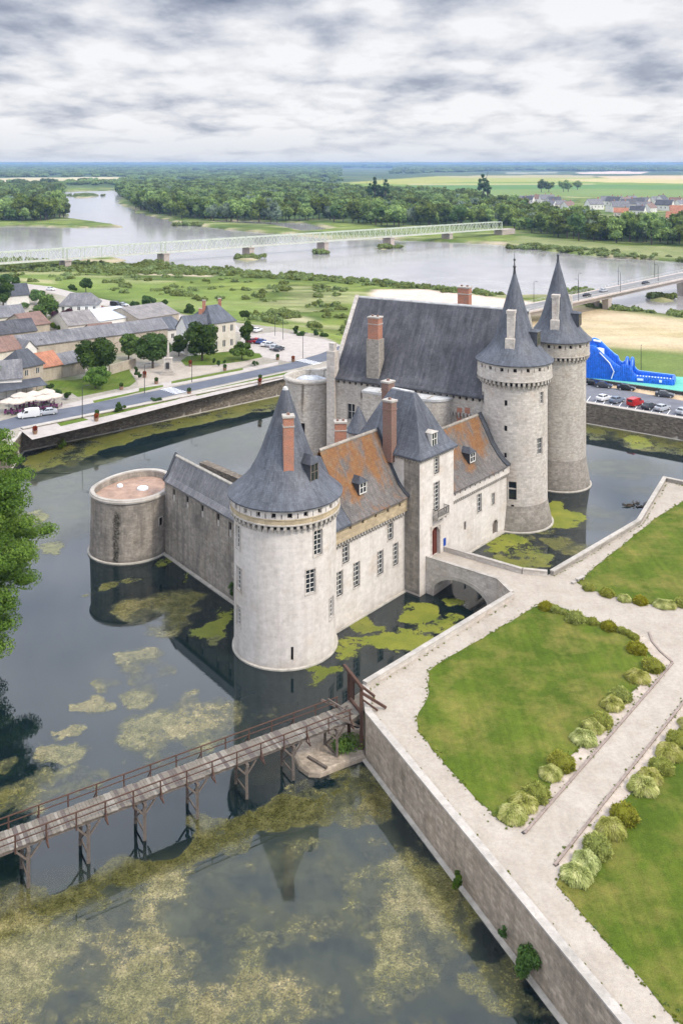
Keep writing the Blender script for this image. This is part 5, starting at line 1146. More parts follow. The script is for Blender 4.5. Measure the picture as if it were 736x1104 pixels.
# ---------------------------------------------------------------- town trees
TG = 'trees around the town square'
def px_tree(name, x, y, wpx, hpx, mat, label, seed, shape='round', nleaf=2600, leaf=.55, z=TZ, h0f=.08, group=TG):
    p = at(x, y, z); s = p.y / F; rx = wpx * s / 2 * 1.3; h = hpx * s * 1.12; return tree(name, p, h, rx, h * h0f, nleaf, leaf, mat, seed, label, 'tree', group, 16, shape, 5)
px_tree('broadleaf_tree', 108, 409, 43, 47, 'leafdark', 'large dark green tree on the left of the town lawn', 71, nleaf=5200)
px_tree('broadleaf_tree', 165, 397, 38, 42, 'leafdark', 'large dark green tree just behind the war memorial', 72, nleaf=5200)
px_tree('broadleaf_tree', 218, 389, 38, 40, 'leafdark', 'large dark rounded tree in front of the house with brick chimneys', 73, nleaf=5200)
px_tree('small_tree', 103, 419, 36, 24, 'leafnear', 'low light green spreading tree in the middle of the town lawn', 74, nleaf=2600, leaf=.45)
px_tree('small_tree', 139, 388, 20, 28, 'leafmid', 'mid green tree between two large dark trees, before the long barn', 75)
px_tree('small_tree', 261, 388, 28, 18, 'leafmid', 'low flat topped green tree right of the chimney house, on the gravel', 76)
px_tree('small_tree', 265, 371, 15, 26, 'leafdark', 'tree beside the parked cars near the river road', 77)
px_tree('small_tree', 193, 384, 14, 22, 'leafdark', 'slim dark tree between memorial tree and chimney house tree', 78)
px_tree('small_tree', 50, 346, 26, 26, 'leafmid', 'light green garden tree left of the white house', 79)
px_tree('small_tree', 70, 351, 31, 16, 'leafpurple', 'dark purple leaved tree below the white house', 80)
px_tree('small_tree', 44, 328, 24, 18, 'leafmid', 'green tree behind the garden tree, left of the white house', 81)
px_tree('small_tree', 4, 334, 18, 34, 'leafdark', 'dark tree cut by the left edge, beside the river road', 82)
px_tree('small_tree', 7, 312, 12, 17, 'leafdark', 'small round tree by the road at the upper left', 83)
px_tree('small_tree', 18, 311, 10, 12, 'leafdark', 'second small round tree by the road at the upper left', 84)
px_tree('small_tree', 20, 360, 36, 16, 'leafmid', 'spreading green tree among grey roofs at the left edge', 85)
px_tree('small_tree', 62, 357, 26, 10, 'leafnear', 'bright green hedge like tree below the purple tree', 86)
px_tree('small_tree', 93, 316, 11, 16, 'leafdark', 'round tree in the meadow behind the white house', 87, z=2)
px_tree('small_tree', 78, 316, 9, 9, 'leafdark', 'small shrubby tree in the meadow behind the white house', 88, z=2)
px_tree('small_tree', 160, 331, 16, 12, 'leafdark', 'clump like tree behind the striped barn roof', 89, z=3)
px_tree('small_tree', 177, 333, 8, 9, 'leafdark', 'small round tree right of the striped barn roof', 90, z=3)
px_tree('small_tree', 204, 340, 14, 11, 'leafdark', 'dark bush like tree behind the slate house', 91, z=3)
px_tree('small_tree', 264, 344, 10, 9, 'leafdark', 'small dark tree behind the parked cars', 92, z=3)
px_tree('conifer', 319, 364, 5, 13, 'leafdark', 'narrow dark conifer by the river road, left of a round bush', 93, 'column', 900, z=3)
px_tree('conifer', 340.5, 366, 5, 11, 'leafdark', 'narrow dark conifer nearest the keep gable', 94, 'column', 900, z=3)
px_tree('small_tree', 325, 366, 10, 8, 'leafdark', 'round dark bush by the river road', 95, z=3); px_tree('small_tree', 349, 367, 9, 8, 'leafdark', 'round dark bush beside the keep gable', 96, z=3)
px_tree('small_tree', 0, 415, 8, 10, 'leafdark', 'bush at the far left edge', 97) if False else None
for i, (x, y, w, h, lab) in enumerate(((62, 428, 16, 10, 'dark hedge bush between the parasols and the town lawn'), (72, 431, 14, 9, 'second dark hedge bush at the corner of the town lawn'), (55, 421, 10, 9, 'small dark hedge bush beside the grey awning'), (129, 443.5, 20, 10, 'big clipped dark bush beside the road'), (166, 433.5, 11, 5, 'low bush on the quayside verge'), (147, 407, 6, 13, 'dark conical shrub left of the red planter'), (151, 409, 6, 10, 'smaller dark conical shrub left of the red planter'), (231, 393, 4, 10, 'slim dark shrub on the gravel square'), (236, 395, 4, 8, 'smaller slim dark shrub on the gravel square'), (274.5, 394.5, 12, 6, 'clipped bush by the bus stop verge'), (172, 433, 7, 5, 'round bush beside the low bush on the quayside verge'), (242, 393, 3, 6, 'tiny dark shrub on the gravel square'))):
    p = at(x, y, TZ); s = p.y / F; rx = w * s / 2; hh = h * s; C_, Rd = crown_shape(rx, 0, hh, 9, 200 + i); v, f, t = leaves(900, C_, Rd, .3, i); cv, cf = blob_core(C_, Rd, .85)
    o = np_obj('clipped_bush', np.concatenate([v, cv]), np.concatenate([f, cf + len(v)]), M['leafdark'], None, {'tint': ('FLOAT', np.concatenate([t, np.full(len(cv), .1)]))}); o.location = p; tag(o, lab, 'bush', 'bushes along the town road')

# ---------------------------------------------------------------- riverside trees: individual copies
FT = []
for i, (mt, sh) in enumerate((('leaffar', 'round'), ('leaffar', 'round'), ('leafsilver', 'round'), ('leafmid', 'round'), ('leaffar', 'dome'), ('leafdark', 'column'))):
    h = (15, 17, 14, 16, 13, 26)[i]; rx = (7.5, 7, 7.5, 6.5, 8, 4.5)[i]
    FT.append(tree_mesh('riverside_tree', h, rx, h * .08, 620, 1.25, mt, 300 + i, 11, sh, True))
rs = random.Random(21); placed = 0; usedF = set()
def put_far(k, x, y, s, lab, grp, z=1.6):
    global placed
    src = FT[k]; o = src if k not in usedF else dup(src); usedF.add(k)
    p = at(x, y, z); o.location = (p.x, p.y, z - .4); q = s * rs.uniform(1.0, 1.55); o.scale = (q, q, q * rs.uniform(.85, 1.15)); o.rotation_euler = (0, 0, rs.uniform(0, 6.28)); tag(o, lab, 'tree', grp); return o
rows = [([(-30, 238), (20, 238.5), (70, 237)], 26, 'tree in the front rank of the wood on the far left bank of the river', 1.15),
        ([(146, 226), (165, 232), (195, 236), (235, 238)], 22, 'pale willow or poplar in the front rank beside the river bend, centre left', 1.1),
        ([(240, 239), (300, 240), (345, 238)], 18, 'shoreline tree behind the truss bridge, left of the wood clearing', 1.05),
        ([(350, 240), (400, 244), (440, 246), (500, 245), (548, 246)], 26, 'shoreline tree just behind the right half of the truss bridge', 1.0),
        ([(552, 247), (590, 256), (640, 262), (690, 264), (736, 266), (790, 270)], 34, 'tree on the far bank opposite the road bridge, behind the grassy shore', .95)]
for pts, n, lab, s in rows:
    for i in range(n):
        t = (i + rs.uniform(.1, .9)) / n * (len(pts) - 1); a = min(int(t), len(pts) - 2); fx = t - a
        x = pts[a][0] + (pts[a + 1][0] - pts[a][0]) * fx; y = pts[a][1] + (pts[a + 1][1] - pts[a][1]) * fx - rs.uniform(0, 4)
        put_far(rs.choice([0, 0, 1, 1, 2, 3, 4]), x, y, s, lab, lab.split(' in the')[0] and 'trees lining the far river bank' if False else 'far bank: ' + lab)
for (x, y, s) in ((398, 224, 1.1), (404, 224, 1.2), (410, 224.5, 1.2), (415, 225, 1.0)): put_far(5, x, y, s, 'tall dark poplar in the tight group standing above the far wood', 'group of tall poplars')
put_far(5, 521, 224, 1.15, 'tall dark poplar standing alone left of the far village', None); put_far(5, 525, 224.5, 1.1, 'tall dark poplar close beside the lone one, left of the far village', None)
for (x, y) in ((583, 207.5), (591, 207.5), (607, 207), (612, 207), (622, 205)): put_far(0, x, y, 1.25, 'dark tree standing in the open far fields', 'field trees')

# ---------------------------------------------------------------- woods and scrub as stuff
def scatter(name, pts, rots, scs, idx, colname, mats_objs, label, kind='stuff'):
    me = bpy.data.meshes.new(name); me.vertices.add(len(pts)); me.vertices.foreach_set('co', np.asarray(pts, dtype=np.float32).ravel())
    for an, ty, arr in (('rz', 'FLOAT', rots), ('sc', 'FLOAT', scs), ('ix', 'INT', idx)):
        a = me.attributes.new(an, ty, 'POINT'); a.data.foreach_set('value', np.asarray(arr, dtype=np.int32 if ty == 'INT' else np.float32))
    o = bpy.data.objects.new(name, me); COL.objects.link(o); tag(o, label, None, None, kind)
    cl = bpy.data.collections.new(colname)
    for q in mats_objs: cl.objects.link(q)
    ng = bpy.data.node_groups.new(name, 'GeometryNodeTree'); ng.interface.new_socket('Geometry', in_out='INPUT', socket_type='NodeSocketGeometry'); ng.interface.new_socket('Geometry', in_out='OUTPUT', socket_type='NodeSocketGeometry')
    N = ng.nodes; L = ng.links; gi = N.new('NodeGroupInput'); go = N.new('NodeGroupOutput'); ip = N.new('GeometryNodeInstanceOnPoints'); ci = N.new('GeometryNodeCollectionInfo')
    ci.inputs['Collection'].default_value = cl; ci.inputs['Separate Children'].default_value = True; ci.inputs['Reset Children'].default_value = True
    def na(n_, t_): a = N.new('GeometryNodeInputNamedAttribute'); a.data_type = t_; a.inputs[0].default_value = n_; return a.outputs['Attribute']
    cx = N.new('ShaderNodeCombineXYZ'); L.new(na('rz', 'FLOAT'), cx.inputs[2]); L.new(gi.outputs[0], ip.inputs['Points']); L.new(ci.outputs[0], ip.inputs['Instance']); ip.inputs['Pick Instance'].default_value = True
    L.new(na('ix', 'INT'), ip.inputs['Instance Index']); L.new(cx.outputs[0], ip.inputs['Rotation']); L.new(na('sc', 'FLOAT'), ip.inputs['Scale']); L.new(ip.outputs[0], go.inputs[0])
    md = o.modifiers.new('scatter', 'NODES'); md.node_group = ng; return o
def proto(mesh_obj):
    COL.objects.unlink(mesh_obj); return mesh_obj
PR = []
for i, (mt, sh) in enumerate((('leaffar', 'round'), ('leaffar', 'round'), ('leafmid', 'round'), ('leaffar', 'dome'), ('leafsilver', 'round'))):
    PR.append(proto(tree_mesh('wood_tree', 15, 7.5, 0, 360, 1.7, mt, 400 + i, 9, sh, True)))
CL = []
for i in range(3):      # clumps of several crowns for the most distant woods
    r_ = np.random.RandomState(500 + i); C_ = [(r_.uniform(-16, 16), r_.uniform(-16, 16), r_.uniform(6, 11)) for _ in range(18)]; Rd = [r_.uniform(4.5, 7) for _ in range(18)]
    v, f, t = leaves(520, C_, Rd, 3.0, i); cv, cf = blob_core(C_, Rd, .92, .95, 7, 4)
    CL.append(proto(np_obj('wood_clump', np.concatenate([v, cv]), np.concatenate([f, cf + len(v)]), M['leaffar'], None, {'tint': ('FLOAT', np.concatenate([t, np.full(len(cv), .25)]))})))
BS = []
for i in range(4):
    r_ = np.random.RandomState(600 + i); C_ = [(r_.uniform(-1.2, 1.2), r_.uniform(-1.2, 1.2), r_.uniform(.3, 1.2)) for _ in range(6)]; Rd = [r_.uniform(.6, 1.1) for _ in range(6)]
    v, f, t = leaves(220, C_, Rd, .5, i); cv, cf = blob_core(C_, Rd, .85, .9, 7, 4)
    BS.append(proto(np_obj('scrub_bush', np.concatenate([v, cv]), np.concatenate([f, cf + len(v)]), M['scrub'], None, {'tint': ('FLOAT', np.concatenate([t, np.full(len(cv), .3)]))})))
def sample_poly(polypx, n, z, seed, dens_scale=None, holes=(), thr=None):
    r = np.random.RandomState(seed); P_ = [at(x, y, z)[:2] for x, y in polypx]; xs = [p[0] for p in P_]; ys = [p[1] for p in P_]
    X = r.uniform(min(xs), max(xs), n * 6); Y = r.uniform(min(ys), max(ys), n * 6); ok = sdf(P_, X, Y) < 0
    for h in holes: ok &= sdf([at(x, y, z)[:2] for x, y in h], X, Y) > 6
    if dens_scale: ok &= fbm(X, Y, dens_scale, 3, seed) > (thr or .45)
    X, Y = X[ok][:n], Y[ok][:n]; return X, Y
WOOD_L = [(-260, 203), (64, 202.5), (70, 206), (66, 214), (73, 226), (70, 236), (0, 238), (-260, 240)]
WOOD_R = [(131, 203), (128, 210), (152, 226), (195, 234), (235, 236), (262, 236), (300, 238), (345, 235), (400, 240), (450, 243), (545, 243), (600, 253), (640, 259), (736, 262), (980, 266), (980, 252), (736, 252), (700, 251), (640, 247), (600, 236), (548, 223), (500, 214), (430, 211), (380, 208), (340, 203), (250, 199), (190, 200)]
WOOD_F = [(-400, 181.2), (365, 181), (366, 197.5), (250, 199), (130, 203), (60, 201), (-400, 201)]
CLEAR = [[(-100, 192), (134, 190.8), (136, 195.2), (-100, 198.5)], [(205, 184), (262, 183.4), (262, 185.3), (205, 186)], [(305, 234), (345, 231), (345, 240), (300, 241)], [(330, 203), (352, 198), (360, 203)]]
pts = []; 
for poly, n, sd in ((WOOD_L, 2600, 1), (WOOD_R, 7500, 2)):
    X, Y = sample_poly(poly, n, 1.5, sd, holes=CLEAR); pts.append(np.stack([X, Y, np.full(len(X), 1.0)], 1))
P1 = np.concatenate(pts); r_ = np.random.RandomState(3); n1 = len(P1)
scatter('riverside_wood', P1, r_.rand(n1) * 6.28, .55 + .85 * r_.rand(n1) ** 1.5, r_.choice(5, n1, p=[.3, .28, .2, .17, .05]), 'wood_variants', PR, 'dense riverside wood beyond the river')
X, Y = sample_poly(WOOD_F, 9000, 1.5, 5, holes=CLEAR[:2]); far2 = [(430, 181), (1200, 181.2), (1200, 184.6), (640, 184.8), (560, 184), (420, 188)]; X2, Y2 = sample_poly(far2, 5000, 1.5, 6, 600, thr=.42)
X3, Y3 = sample_poly([(-500, 178.6), (1300, 178.6), (1300, 181.4), (-500, 181.4)], 9000, 1.5, 7, 2500, thr=.40)
X4, Y4 = sample_poly([(-500, 177.6), (1300, 177.6), (1300, 178.7), (-500, 178.7)], 9000, 1.5, 8, 6000, thr=.38)
PX = np.concatenate([X, X2, X3, X4]); PY = np.concatenate([Y, Y2, Y3, Y4]); n2 = len(PX)
scatter('distant_forest', np.stack([PX, PY, np.full(n2, 1.0)], 1), np.random.RandomState(9).rand(n2) * 6.28, np.clip(PY / 5500, .8, 4.5) * (.8 + .4 * np.random.RandomState(10).rand(n2)), np.random.RandomState(11).randint(0, 3, n2), 'clump_variants', CL, 'distant forest reaching to the horizon')
TF = []
for i in range(3):
    r_ = np.random.RandomState(700 + i); v, f, t = leaves(46, [(0, 0, .02)], [.16], .13, i, .7, up=1.2, aspect=.35, inner=.1); TF.append(proto(np_obj('grass_tuft', v, f, M['tuft'], None, {'tint': ('FLOAT', t)})))
tp_ = []; r_ = np.random.RandomState(71)
for L_ in (LA, LB, LC):
    w = [at(x, y, TZ) for x, y in L_]
    for i in range(len(w)):
        a_, b_ = w[i], w[(i + 1) % len(w)]; k = int((b_ - a_).length * 7)
        for j in range(min(k, 600)):
            q = a_.lerp(b_, r_.rand()); 
            if abs(q.x) < 70 and q.y > 48: o_ = r_.normal(size=2) * (.12 if r_.rand() < .9 else .4); tp_.append((q.x + o_[0], q.y + o_[1], TZ))
for a_, b_, k in ((PD, PCc, 60), (PCc, PBc, 8), (PM, PL, 14), (PL, PK1, 50), (PK1, PJ, 60), (PBc, PA2, 120)):
    d_ = (b_ - a_).normalized(); nn = Vector((-d_.y, d_.x, 0))
    if (a_, b_) == (PBc, PA2) or True: nn = nn if a_ is not PCc else nn
    for j in range(k): q = a_.lerp(b_, r_.rand() ** 1.0) + nn * (.75 + abs(r_.normal()) * .12); tp_.append((q.x, q.y, TZ))
for a_, b_ in (((565, 897.5), (724, 714)), ((597, 932), (760, 727))):
    a3, b3 = at(*a_, TZ), at(*b_, TZ)
    for j in range(160): q = a3.lerp(b3, r_.rand()); tp_.append((q.x + r_.normal() * .15, q.y + r_.normal() * .15, TZ))
nT = len(tp_); scatter('grass_tufts', np.array(tp_), r_.rand(nT) * 6.28, .2 + .7 * r_.rand(nT) ** 2, r_.randint(0, 3, nT), 'tuft_variants', TF, 'grass and weed tufts along the lawn edges and wall feet')
for i, (x, y, w_, h_) in enumerate(((30, 356, 14, 11), (97, 366, 13, 10), (60, 377, 16, 10), (6, 386, 12, 11), (132, 366, 10, 9), (118, 341, 10, 8), (34, 343, 12, 11), (88, 331, 12, 9), (146, 330, 12, 8), (14, 371, 14, 9), (196, 372, 8, 12), (3, 322, 10, 12), (58, 338, 12, 9), (27, 330, 10, 8))):
    px_tree('small_tree', x, y + 3, w_, h_, ('leafdark', 'leafmid', 'leafdark')[i % 3], 'small green tree among the house roofs of the old town', 800 + i, nleaf=900, leaf=.6, group='small garden trees among the roofs')
sp = []
for poly, n, sd, th, z in (([(-60, 280), (30, 281), (90, 284), (180, 288), (260, 291), (262, 298), (180, 297), (60, 294), (-60, 292)], 900, 11, None, 1.2), ([(262, 293), (330, 297), (440, 307), (540, 318), (540, 321), (440, 312), (330, 303), (262, 299)], 420, 12, .42, 1.2), ([(-60, 292), (60, 294), (250, 298), (400, 312), (400, 330), (380, 350), (200, 325), (60, 308), (-60, 300)], 420, 13, .58, 1.2),
                         ([(560, 262), (640, 270), (736, 278), (800, 284), (800, 292), (736, 282), (640, 275), (560, 267)], 120, 14, .5, 1.2), ([(596, 319), (640, 333), (700, 338), (790, 350), (790, 343), (700, 336), (650, 331), (605, 313)], 260, 15, .35, 1.2), ([(270, 333), (400, 345), (400, 372), (330, 360), (270, 345)], 130, 17, .5, 1.6)):
    X, Y = sample_poly(poly, n, z, sd, 9 if th else None, thr=th); sp.append(np.stack([X, Y, np.full(len(X), z - .1)], 1))
for (x, y, rx, n) in ((169, 285, 14, 60), (266, 278.5, 14, 60), (346, 273, 8, 26), (416, 267.5, 12, 36), (92, 211, 18, 90), (714, 321, 13, 50), (200, 243, 20, 30), (626, 315, 12, 50), (575, 268, 26, 50)):
    p = at(x, y, .3); s = p.y / F; q = np.random.RandomState(int(x)); sp.append(np.stack([p.x + q.normal(size=n) * rx * s * .42, p.y + q.normal(size=n) * 2.2 * (p.y / 500) ** 1.5, np.full(n, .4)], 1))
P3 = np.concatenate(sp); n3 = len(P3); scatter('riverside_scrub', P3, np.random.RandomState(12).rand(n3) * 6.28, .5 + .9 * np.random.RandomState(13).rand(n3) * np.clip(P3[:, 1] / 500, .8, 2.2), np.random.RandomState(14).randint(0, 4, n3), 'scrub_variants', BS, 'low scrub and reeds along the river banks')
# ================================================================ TERRAIN
ys = list(np.arange(-60, 170, 3.0)) + list(np.arange(170, 250, .6)); y = 250.0
while y < 60000:
    ys.append(y); y += max(.6, .62 * y * y / 56840)
YS = np.array(ys); S = np.linspace(-.8, .8, 640); Yg, Sg = np.meshgrid(YS, S, indexing='ij'); Xg = Sg * (Yg + 150)
RIV = [(-700, 276), (-300, 280), (0, 284), (90, 286), (170, 290), (250, 294), (330, 298), (400, 303), (441, 308), (490, 313), (540, 318.5), (600, 318), (637, 317), (652, 329), (680, 332), (706, 336), (736, 341), (1100, 372), (1500, 400),
       (1500, 320), (1100, 300), (736, 283), (654, 278), (584, 271), (539, 264.5), (490, 262), (430, 259), (403, 257), (359, 259), (298, 252), (240, 248), (190, 240), (149, 230), (126, 218), (133, 211), (129, 205.3), (68, 207.3), (66, 214), (73, 225), (74, 235), (112, 240), (136, 245.5), (85, 245.5), (34, 244.5), (-300, 243), (-700, 243)]
Wn = (fbm(Xg, Yg, 22, 4, 3) - .5) * 14 * np.clip(Yg / 500, .3, 3); Wm = (fbm(Xg, Yg, 22, 4, 8) - .5) * 14 * np.clip(Yg / 500, .3, 3)
riv = sdf([at(x, y, 0)[:2] for x, y in RIV], Xg + Wn * .6, Yg + Wm)
for (pl) in ([(75, 212), (82, 209), (95, 207.6), (104, 208.5), (108, 211), (98, 213.5), (84, 213.8)], [(80, 281), (95, 277.5), (125, 277), (140, 281), (125, 283.5), (90, 284)], [(152, 287), (158, 281.5), (182, 281.5), (188, 286), (176, 289)], [(252, 280), (258, 276), (276, 276), (282, 280), (268, 283)], [(335, 273.5), (340, 270.8), (356, 271), (360, 274)], [(402, 268), (407, 264.5), (422, 264), (428, 267), (415, 270)], [(696, 324), (703, 318.5), (722, 318.5), (730, 325), (715, 327)], [(592, 320), (604, 312.5), (634, 312), (640, 317), (620, 322)],
             [(240, 246), (262, 241.5), (298, 243.5), (318, 247), (300, 251), (262, 250)]):
    riv = np.maximum(riv, -sdf([at(x, y, 0)[:2] for x, y in pl], Xg + Wn * .25, Yg + Wm * .25))
inlet = sdf([at(x, y, 0)[:2] for x, y in [(236, 240), (262, 238.5), (330, 241), (352, 247), (330, 249.5), (300, 243), (262, 241)]], Xg, Yg); riv = np.minimum(riv, inlet)
moatP = [(-40, -80), (-43, 60), (-46, 105), (-60, 150), (-64, 183), (1.5, 242.3), (54, 203), (150, 131), (150, -80)]
mo = sdf(moatP, Xg, Yg)
edge = [(-700, 292), (-300, 296), (0, 303), (60, 311), (100, 321), (150, 331), (200, 339), (250, 347), (300, 353), (345, 361), (380, 378), (480, 392), (640, 402), (736, 409), (1000, 430), (1500, 470)]
tw = sdf([at(x, y, TZ)[:2] for x, y in edge] + [(900, -200), (-900, -200)], Xg, Yg)
near = (tw < 0)
h = -1.6 + 3.0 * sstep(-6, 8, riv) + sstep(20, 200, riv) * .6 + (fbm(Xg, Yg, 40, 4, 2) - .5) * .7 * sstep(5, 30, riv)
h = h + (TZ - h) * (1 - sstep(0, 16, tw)); h = np.where(near, TZ, h)
h = np.where(mo < .25, -3.0, h)
def gcol(c): return np.array(c)
n1_ = fbm(Xg, Yg, 30, 5, 31)[..., None]; n2_ = fbm(Xg, Yg, 7, 4, 33)[..., None]; n3_ = fbm(Xg, Yg, 160, 4, 35)[..., None]; ns = fbm(Xg * .35 + Yg * .3, Yg * 1.3, 26, 5, 37)[..., None]
def lerp(a, b, t): return a + (b - a) * t
grass = lerp(gcol((.085, .125, .025)), gcol((.16, .20, .045)), sstep(.35, .65, n1_)); grass = lerp(grass, gcol((.055, .09, .022)), sstep(.55, .72, n2_) * .5); grass = lerp(grass, gcol((.27, .27, .13)), sstep(.56, .70, ns) * .8); grass = grass * (.50 + 1.0 * fbm(Xg * .4 + Yg * .2, Yg, 5.0, 6, 41)[..., None])
def P_in(poly, z=1.5, soft=4.0, warp=1.0): return sstep(soft, -soft, sdf([at(x, y, z)[:2] for x, y in poly], Xg + Wn * .5 * warp, Yg + Wm * .5 * warp))[..., None]
sand = lerp(gcol((.52, .41, .31)), gcol((.60, .48, .38)), n2_)
wood = lerp(gcol((.045, .075, .022)), gcol((.08, .12, .035)), n1_)
C = grass.copy()
shore = (sstep(0, 3, riv) * (1 - sstep(4, 11, riv)))[..., None] * sstep(.42, .6, n1_); C = lerp(C, sand * .8, shore * .75)
pink = P_in([(401, 312.5), (455, 311.5), (500, 317), (560, 323), (600, 330), (600, 336), (540, 332), (401, 320)], soft=3); C = lerp(C, gcol((.60, .47, .40)) + 0 * C, pink)
sR = P_in([(540, 333), (600, 330), (636, 331), (660, 334), (700, 339), (736, 345), (1100, 378), (1100, 405), (736, 385), (700, 380), (630, 372), (540, 366)], soft=10); tan_ = lerp(gcol((.36, .30, .15)), gcol((.50, .40, .26)), sstep(.35, .6, ns)); tan_ = lerp(tan_, gcol((.60, .47, .36)) , sstep(.5, .68, n1_) * .8); C = lerp(C, tan_, sR)
gR = P_in([(600, 374), (700, 378), (1100, 402), (1100, 445), (736, 412), (600, 405)], soft=6); C = lerp(C, lerp(gcol((.10, .16, .035)), gcol((.19, .22, .07)), n1_), gR)
gL = P_in([(0, 296), (60, 296), (170, 305), (250, 315), (300, 333), (330, 350), (300, 353), (200, 338), (120, 322), (60, 308), (0, 302)], soft=8); C = lerp(C, lerp(gcol((.13, .20, .04)), gcol((.20, .25, .065)), n2_), gL * .7)
for pl, c in (([(20, 300), (60, 302), (62, 306), (22, 303)], (.40, .36, .2)), ([(285, 339), (300, 338.5), (330, 343), (345, 350), (320, 348)], (.42, .38, .24)), ([(150, 293), (230, 296), (230, 298.5), (150, 296)], (.5, .42, .3))): C = lerp(C, gcol(c) + 0 * C, P_in(pl, soft=3) * .8)
fw = (Yg[..., None] > 640)
for pl in (WOOD_L, WOOD_R, WOOD_F): C = lerp(C, wood, P_in(pl, soft=15))
# distant fields
fieldbase = lerp(gcol((.055, .085, .035)), gcol((.10, .13, .045)), sstep(.4, .6, n3_)); far = (sstep(2400, 3000, Yg) * (1 - 0))[..., None]
C = lerp(C, fieldbase, far * (1 - P_in(WOOD_F, soft=15)))
for pl, c in (([(366, 197.5), (430, 195), (500, 193.8), (760, 195), (1000, 196.5), (1000, 206), (800, 207), (620, 208), (520, 206), (440, 205.5), (372, 202)], (.16, .23, .03)), ([(366, 197.5), (470, 190), (560, 190.8), (800, 192.5), (1000, 193), (1000, 196), (760, 196), (500, 196.5), (430, 199)], (.30, .30, .07)), ([(440, 200), (620, 199), (800, 200.5), (1000, 203), (1000, 206.5), (700, 206.8), (520, 206.5), (400, 205)], (.10, .19, .045)),
              ([(440, 197.8), (640, 198), (640, 199.4), (440, 199.6)], (.36, .33, .13)), ([(470, 190), (600, 188.6), (640, 189.6), (640, 191.4), (500, 191.6)], (.36, .31, .16)), ([(640, 190), (740, 189), (1000, 189.8), (1000, 193.5), (800, 194), (660, 193)], (.50, .38, .22)), ([(600, 193.5), (680, 192.5), (800, 195), (1000, 197.5), (1000, 199.3), (720, 197.8), (640, 196.4)], (.46, .38, .16)),
              ([(480, 205), (640, 204), (1000, 206), (1000, 213), (736, 213), (640, 212), (560, 212), (500, 210)], (.16, .22, .06)), ([(620, 186), (660, 184.8), (700, 185.2), (690, 187.6), (625, 187.6)], (.60, .46, .38)), ([(-300, 192.3), (0, 192), (134, 190.8), (136, 193), (40, 196), (-300, 197.5)], (.46, .40, .24)), ([(205, 184), (262, 183.4), (262, 185.3), (205, 186)], (.34, .36, .28)), ([(150, 199), (205, 196), (205, 197.6), (150, 201)], (.12, .18, .05)), ([(545, 186), (600, 185.3), (600, 187), (545, 187.5)], (.3, .3, .22))):
    C = lerp(C, gcol(c) * (.9 + .2 * n3_) * (.94 + .12 * n1_), P_in(pl, soft=12, warp=.25))
# field path on the far shore
sh2 = P_in([(548, 262), (600, 268), (660, 274), (736, 279), (1000, 296), (1000, 290), (736, 268), (660, 264), (600, 258), (560, 254)], soft=5); C = lerp(C, lerp(gcol((.13, .17, .05)), gcol((.26, .26, .12)), n2_), sh2)
# town ground
tg = lerp(gcol((.26, .24, .19)), gcol((.34, .31, .27)), n2_); C = np.where(near[..., None], tg, C)
yards = near[..., None] & (P_in([(-300, 300), (60, 318), (120, 330), (170, 345), (200, 350), (130, 400), (60, 420), (-100, 440)], TZ, 1, 0) > .5); C = np.where(yards, lerp(gcol((.14, .17, .06)), gcol((.32, .29, .24)), sstep(.4, .6, n1_)), C)
bed = (riv < 0)[..., None]; C = np.where(bed, gcol((.12, .11, .08)), C)
rgba = np.concatenate([C, np.ones_like(C[..., :1])], -1)
nr, ncl = Xg.shape; idx = np.arange(nr * ncl).reshape(nr, ncl); fc = np.stack([idx[:-1, :-1], idx[:-1, 1:], idx[1:, 1:], idx[1:, :-1]], -1).reshape(-1, 4)
keepf = ~((h[:-1, :-1] < -2.9) & (h[1:, 1:] < -2.9) & (h[1:, :-1] < -2.9) & (h[:-1, 1:] < -2.9)).ravel()
n = NT('meadow and floodplain'); ca = n.n('ShaderNodeAttribute', attribute_name='col').outputs['Color']; g = n.geo()
c = n.mix(1.0, ca, n.ramp(n.noise(g, 1.2, 6, .8), [(.3, .72), (.7, 1.22)]), 'MULTIPLY'); c = n.mix(1.0, c, n.ramp(n.noise(g, .12, 5, .7), [(.3, .85), (.7, 1.12)]), 'MULTIPLY'); n.bump(n.noise(g, 1.0, 6, .8), .6, .4); M['land'] = n.fin(c, .95, .1)
ter_ = np_obj('ground', np.stack([Xg, Yg, h], -1).reshape(-1, 3), fc[keepf], M['land'], None, {'col': ('FLOAT_COLOR', rgba.reshape(-1, 4))}, None, True); tag(ter_, 'river plain, town ground and far fields', None, None, 'structure')

# ================================================================ ROADS
def psheet(name, pts, z, mat, label, kind='structure'): return sheet(name, [at(x, y, z)[:2] for x, y in pts], z, mat, label, kind)
psheet('road', [(-60, 470), (20, 448.6), (90, 436.7), (191, 416.5), (250, 404.5), (312, 391.3), (345, 381.5), (370, 371), (400, 372), (400, 381), (372, 380.5), (355, 388), (322, 396.5), (206, 421.6), (100, 447), (20, 461), (-60, 486)], TZ + .010, 'asphalt', 'blue grey asphalt road along the quay')
psheet('pavement', [(64, 442), (180, 417.3), (250, 404), (300, 393), (300, 390), (250, 399.5), (180, 411.5), (100, 428.5), (64, 437.5)], TZ + .006, 'paving', 'pale pavement between road and town lawn')
psheet('pavement', [(20, 462), (100, 448), (206, 422.6), (322, 397.5), (322, 404.5), (206, 432), (100, 459), (35, 474)], TZ + .006, 'paving', 'pale quayside pavement')
psheet('grass_verge', [(100, 432), (150, 421.5), (150, 418.5), (176, 415), (176, 417), (102, 434.5)], TZ + .016, 'verge', 'narrow grass verge before the town lawn'); psheet('grass_verge', [(185, 411), (262, 396.5), (262, 398.8), (185, 413.6)], TZ + .016, 'verge', 'narrow grass verge before the gravel square')
